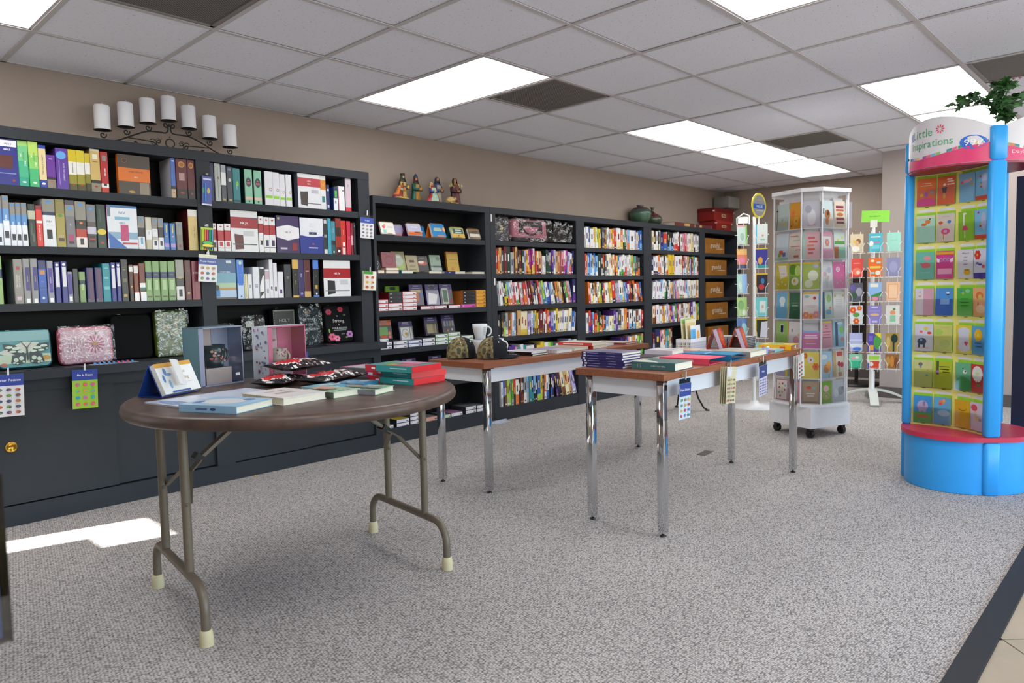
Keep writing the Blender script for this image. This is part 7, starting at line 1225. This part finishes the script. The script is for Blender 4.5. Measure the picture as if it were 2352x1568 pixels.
BD = [
 [('orange card with a small bird on a pink hill','e06a2a',['#e~d83a8a~.5~.1~1.1~.4','#e~9a5ab0~.5~.42~.2~.2','#e~d8b040~.25~.4~.2~.12','#e~5ab0d0~.8~.48~.18~.1','#r~f0d8c0~.5~.82~.5~.02','#r~f0d8c0~.5~.74~.6~.02']), ('orange card with an acrobat figure and white words','dd5f22',['#e~e8d8c0~.4~.7~.16~.1','#t~3a2a3a~.25~.6~.55~.62~.48~.4~.3~.42','#e~d8a830~.4~.3~.14~.2','#r~f0e0d0~.7~.88~.3~.05','#r~f0e0d0~.75~.8~.34~.04','#r~f0e0d0~.76~.7~.4~.04']), ('light blue card with pink butterflies','7fb8dc',['#t~e0a0b8~.2~.7~.5~.78~.8~.72~.5~.64','#e~d85a80~.2~.68~.16~.12','#e~e8b83a~.75~.76~.14~.1','#e~e8a03a~.8~.6~.12~.1','#r~a8ccdc~.5~.3~.4~.02']), ('light blue card with a cake and orange foot','7fc0e4',['#r~d8502f~.5~.06~1~.14','#r~d8c040~.5~.5~.3~.07','#r~c83a4a~.5~.43~.3~.05','#r~4aa0b0~.5~.56~.24~.04','#e~b8c0e0~.7~.6~.4~.6','#e~c83a5a~.4~.78~.12~.07'])],
 [('pale aqua card with an orange fox','a8d4c4',['#e~d87a3a~.6~.76~.3~.16','#e~c86a30~.4~.66~.3~.1','#r~d8d8b8~.5~.94~1~.1','#e~2a2420~.72~.86~.08~.05']), ('beige card with a pink bird and two small ones','d4c8bc',['#e~d84a8a~.5~.36~.5~.22','#e~c8582a~.22~.68~.24~.12','#e~3a80c8~.7~.7~.22~.12','#e~c8a8c8~.5~.36~.2~.1','#r~d8803a~.4~.18~.04~.2','#r~9ac0c8~.5~.9~.4~.02']), ('lime card with a giraffe in a pink skirt','8ac02f',['#r~e8e4dc~.35~.7~.1~.5','#e~e8e4dc~.42~.92~.2~.08','#t~d83a70~.3~.5~.5~.5~.65~.34~.25~.34','#r~e8e4dc~.42~.2~.06~.26']), ('light blue cake card, lower twin of the one above','7fc0e4',['#r~d8502f~.5~.06~1~.14','#r~d8c040~.5~.5~.3~.07','#r~c83a4a~.5~.43~.3~.05','#e~b8c0e0~.7~.6~.4~.6','#e~c83a5a~.3~.9~.14~.08'])],
 [('teal card with a pink whale','6ab8a8',['#e~d85a6a~.55~.5~.5~.2','#t~d85a6a~.2~.56~.34~.6~.4~.5','#e~e0909a~.62~.76~.4~.16','#r~8acaba~.5~.24~.5~.02']), ('magenta card with winged blue lettering','d03a8a',['GOD~6ab0e0~.5~.68~20','#t~e8d8e8~.02~.75~.2~.7~.2~.58~.05~.6','#t~e8d8e8~.98~.75~.8~.7~.8~.58~.95~.6','#r~e8a030~.5~.92~1~.1','#r~e8a8c8~.5~.26~.8~.2']), ('white card of cut-out black words with a yellow cup','d8d8e0',['What if~2a2a2a~.5~.87~9','wed~2a2a2a~.5~.74~8','never~2a2a2a~.5~.62~8','met?~2a2a2a~.5~.49~9','#e~e0b820~.6~.2~.4~.2','#e~b08a18~.6~.28~.36~.06']), ('white card with a red sunflower and blue wave','d8d8e8',flower('d83a2a',.3,.78,.24,'e8b040',6)+['#r~3a3aa0~.5~.07~1~.2','#e~3a4ab0~.5~.45~.3~.06','#e~d84a5a~.75~.38~.2~.12','#e~7a5ab0~.3~.5~.2~.08'])],
 [('pink and white split card','d0a0b4',['#r~d8d0d8~.22~.5~.44~1','#e~d8a080~.25~.7~.16~.08','#e~a8b0c0~.25~.86~.1~.06']), ('bright blue card with a small boat','4a92dc',['#r~2f6ac8~.5~.3~1~.6','#e~e0e4e8~.7~.82~.2~.08','#r~8ab4e8~.55~.5~.5~.2','#t~1a2a4a~.62~.78~.8~.78~.75~.73~.66~.73']), ('green card with a bee and dark script','5ab84a',['#e~d8c040~.4~.8~.14~.08','#e~3a90c0~.28~.88~.14~.12','#e~8ad0a0~.7~.88~.3~.14','#r~2f7a3a~.5~.6~.5~.03','#r~2f7a3a~.5~.48~.6~.03','#r~2f7a3a~.5~.36~.5~.03']), ('peach card with an orange umbrella','e8b078',['#e~e0783a~.5~.72~.6~.26','#e~d8c060~.55~.66~.3~.2','#r~c86a2a~.4~.4~.1~.16','#e~ecd0a8~.6~.25~.7~.3'])],
 [('lilac-white card with a navy elephant and balloons','d0d0dc',['#e~1f3a54~.4~.36~.5~.26','#r~1f3a54~.25~.2~.1~.14','#r~1f3a54~.52~.2~.1~.14','#e~e0707a~.35~.72~.2~.1','#e~d8d060~.6~.84~.24~.14','#e~d84a3a~.8~.68~.24~.1','#e~7ab0e0~.36~.42~.14~.1','#r~e08a80~.45~.12~.6~.02']), ('pale lime card with a green cloud','ccd070',['#e~a8cc5a~.25~.72~.44~.2','#e~b8c860~.6~.3~.6~.3','#r~a8a050~.6~.9~.5~.01']), ('yellow-edged card with scalloped white centre and red heart','e4d23a',['#e~d4d8e8~.5~.78~.8~.3','#r~d4d8e8~.5~.5~.66~.6','#e~d4d8e8~.5~.2~.8~.3','#e~d83a5a~.6~.38~.14~.09','#e~d83a5a~.7~.38~.14~.09','#t~d83a5a~.53~.37~.77~.37~.65~.26']), ('light blue card with a smiling sun','5aa8d8',flower('e8b820',.5,.68,.3,'f0d040',12)+['#r~2a5a90~.5~.4~.5~.03','#r~2a5a90~.55~.28~.5~.03'])],
 [('olive green card with a small grey mouse','b0b85a',['#r~c8c88a~.5~.84~1~.34','#e~6a6a70~.35~.84~.24~.14','#e~8a8a90~.35~.74~.14~.1','#e~3aa8a8~.7~.44~.14~.08','#e~c87a3a~.75~.62~.08~.05']), ('chartreuse card with loose black script','b4c020',['#r~4a5a2a~.2~.75~.14~.5','#r~2a3018~.6~.8~.6~.02','#r~2a3018~.6~.7~.5~.04','#r~2a3018~.7~.6~.4~.03','#e~b070b8~.2~.6~.2~.1']), ('green card with a spotted cow','6ab88a',['#e~3f9a4a~.5~.2~1.1~.6','#e~e4e4e0~.62~.68~.26~.14','#e~2a2a2a~.66~.7~.1~.06','#e~2a2a2a~.5~.8~.08~.05']), ('red card with a big white daisy','cc3034',flower('e8e8e4',.5,.66,.4,'cfe0a0',14)+['#r~4a9a3a~.5~.32~.04~.2','#e~4a9a3a~.62~.28~.2~.08'])],
 [('blue card with a lilac elephant on grass','3f96d8',['#e~b8a8cc~.5~.62~.6~.4','#r~b8a8cc~.36~.45~.14~.2','#r~b8a8cc~.62~.45~.14~.2','#r~5aa84a~.5~.18~1~.4','#e~8a7aa0~.58~.7~.14~.2','#r~c8603a~.5~.22~.6~.1']), ('sky blue card with an orange bird','6ab0d8',['#e~e88a6a~.48~.82~.34~.16','#e~e8b070~.6~.88~.16~.12','#e~d85a5a~.4~.76~.2~.1','#e~b0d4ec~.6~.42~.7~.24']), ('plain golden card with a drawn smile','dcb018',['#t~7a5a10~.2~.72~.28~.64~.5~.6~.72~.64~.8~.72~.7~.66~.5~.63~.3~.66']), ('lilac-white card with a lady in a red hat','d4c8dc',['#e~d8505a~.3~.8~.5~.24','#t~e0c0a0~.3~.7~.5~.66~.46~.5~.32~.52','#t~e0c870~.4~.5~.6~.5~.65~.36~.4~.36','#r~a8a0b0~.75~.4~.2~.1'])]]
CN = ['first', 'second', 'third', 'fourth']
for r in range(7):
    for c in range(4):
        l, col, it = BD[r][c]; M = onc(SX[c]); z = ZD[r]; w, h = .096, .155
        P('envelope_stack', MB().box((-w/2+(.012 if c > 1 else -.002),-.004,z+.004),(w/2+(.016 if c > 1 else .002),-.001,z+h+.016), '9ad43a', M=M), INK, t)
        P('title_tab', MB().prism([(-w/2+.004,0),(w/2-.004,0),(w/2-.004,.012),(0,.016),(-w/2+.004,.012)], 0, .0006, 'e4e4e8').xf(M @ Matrix.Translation((.004,-.0016,z+h+.02)) @ Matrix.Rotation(math.pi/2, 4, 'X')), INK, t)
        P('pocket', MB().face([M @ Vector(p) for p in ((-w/2-.004,-.02,z-.001),(w/2+.004,-.02,z-.001),(w/2+.004,-.016,z+h*.62),(-w/2-.004,-.016,z+h*.62))]).face([M @ Vector(p) for p in ((-w/2-.004,0,z-.001),(w/2+.004,0,z-.001),(w/2+.004,-.02,z-.001),(-w/2-.004,-.02,z-.001))]), FILM, t)
        P('slot', MB().box((-w/2-.009,-.0014,z+h*.45),(-w/2-.0065,-.0006,z+h*.62), '5a5a28', M=M).box((-.008,-.0014,z-.007),(.012,-.0006,z-.004), '5a5a28', M=M), INK, t)
        card('%s, %s of the blue display' % (l, ROWN[r]), BM @ M, .0, z+.002, w, h, col, it, 'cards in the blue display', .02 if c < 2 else -.03, -.012 if c < 2 else -.007)
# ivy in a pot on the display
LEAF = mat('ivy_leaf', attr=True, rough=.4, noise=.25, nscale=30)
t = E('ivy_plant', 'trailing ivy plant with pink blossoms on top of the blue display', 'plant', (3.80, -3.92, 1.765)); P('pot', MB().lathe([(.05,0),(.06,.02),(.075,.08),(.07,.08),(.0001,.06)], 20, '4a3a30'), PLA, t)
lf = MB(); pts = [(0,0),(.35,-.12),(.5,.2),(.3,.35),(.55,.6),(.22,.62),(0,1),(-.22,.62),(-.55,.6),(-.3,.35),(-.5,.2),(-.35,-.12)]
for i in range(12): a, b = pts[i], pts[(i+1) % 12]; lf.face([(0,.35,.06),(*a,-.05*abs(a[0])*2),(*b,-.05*abs(b[0])*2)], ('3a6a34','4a7a40')[i % 2])
lms = [MB().add(lf).mesh('leaf', LEAF)]
for cc_ in (('5a8a58','6a9a68'), ('2a5028','34602f')):
    q = MB().add(lf); q.c = [lin(cc_[i % 2]) for i in range(len(q.c))]; lms.append(q.mesh('leaf', LEAF))
ir = random.Random(5)
for k in range(9):
    a = ir.uniform(0, 6.28) if k > 3 else 2.6+ir.uniform(-.8, .8); p = [Vector((0,0,.08)), Vector((0,0,.2)), Vector((math.cos(a)*.01,math.sin(a)*.01,.29))]
    for i in range(9): p.append(p[-1]+Vector((math.cos(a)*.026, math.sin(a)*.026, .03*math.cos(i*.26)+ir.uniform(-.008,.008)))); a += ir.uniform(-.3, .3)
    P('stem', MB().tube(p, .0016, 5, '3a5a2a'), LEAF, t)
    for i in range(2, 12):
        for s in (0, 1):
            o = link(bpy.data.objects.new('leaf', ir.choice(lms))); o.parent = t; o.location = p[i]+Vector((ir.uniform(-.015,.015), ir.uniform(-.015,.015), ir.uniform(-.01,.012))); o.rotation_euler = (ir.uniform(-.9,.6), ir.uniform(-.7,.7), ir.uniform(0,6.28)); sc = ir.uniform(.034, .062); o.scale = (sc, sc, sc)
for k in range(5): P('blossom', MB().lathe([(.0001,0),(.008,.006),(.011,.012),(.006,.014),(.0001,.01)], 8, 'b07a8a', (ir.uniform(-.12,.05), ir.uniform(-.08,.1), ir.uniform(.42,.48))), LEAF, t)
t = E('navy_fixture', 'dark navy fixture standing behind the blue display at the frame edge', 'fixture', (4.42, -4.07, 0)); P('panel', MB().box((-.3,-.55,.03),(.3,.14,1.75)), NAVY, t); P('kick', MB().box((-.28,-.53,0),(.28,.12,.03)), BLACKP, t)
# --- bits on the floor, the iron stand, the holder at the corner of the view
t = E('iron_stand', 'black wrought iron stand with curved legs behind the walnut table', 'stand', (4.86, -1.29, 0), .75)
for a in range(4): M = Matrix.Rotation(a*math.pi/2, 4, 'Z'); l = P('leg', MB().tube([M @ Vector(p) for p in ((.235,0,.008),(.2,0,.03),(.15,0,.12),(.115,0,.24),(.11,0,.4),(.12,0,.55))], .008, 8), IRON, t); P('foot', MB().lathe([(.02,0),(.018,.01),(.008,.016)], 10, at=tuple(M @ Vector((.235,0,0)))), IRON, l)
for z, r in ((.2, .125), (.55, .125)): P('ring_bar', MB().tube([(r*math.cos(6.283*i/24), r*math.sin(6.283*i/24), z) for i in range(25)], .006, 6), IRON, t)
P('top', MB().lathe([(.14,.55),(.14,.565),(.0001,.565)], 24), IRON, t)
T('floor_plate', MB().box((-.075,-.03,0),(.075,.03,.002), '5f5c5a'), PLA, 'small grey plate set in the carpet under the walnut table', 'plate', (3.45, -2.28, .0005), .1)
T('clear_scrap', MB().box((-.09,-.03,0),(.09,.03,.004), 'b8bcc8').box((-.09,.02,.004),(.09,.03,.02), 'b8bcc8'), PLA, 'scrap of pale plastic on the carpet at the bookcase foot', 'scrap', (3.43, -.33, .001))
T('paper_scrap', MB().prism([(-.012,-.006),(.01,-.004),(.004,.012)], 0, .004, 'c8a040'), INK, 'tiny yellow scrap on the carpet by the cabinet plinth', 'scrap', (1.14, -.352, .0005))
t = E('leaflet_holder', 'clear holder of navy and beige leaflets at the lower left corner of view', 'leaflets', (-.908, -3.70, .0), .35)
P('stand_post', MB().tube([(-.03,.02,.01),(-.03,.02,.76)], .012, 10), WIREW, t); P('stand_foot', MB().lathe([(.16,0),(.16,.01),(.02,.03)], 24, at=(-.03,.02,0)), WIREW, t); P('tray', MB().box((-.11,-.03,.755),(.065,.05,.76)), FILM, t)
P('holder_front', MB().box((-.11,-.034,.755),(.068,-.032,.81)), FILM, t); P('holder_side', MB().box((.066,-.034,.755),(.068,.05,.95)), FILM, t)
for i in range(4): P('leaflet', MB().box((-.1,-.028+.012*i,.762),(.06,-.024+.012*i,.868+.003*i), {'f': ('2a3f6a' if i == 0 else 'b8a878'), '*': ('2f4468' if i < 1 else 'c8b890')}), GLO, t)
P('leaflet_picture', MB().box((-.09,-.0288,.775),(.053,-.0281,.85), 'c4b8a8'), INK, t)
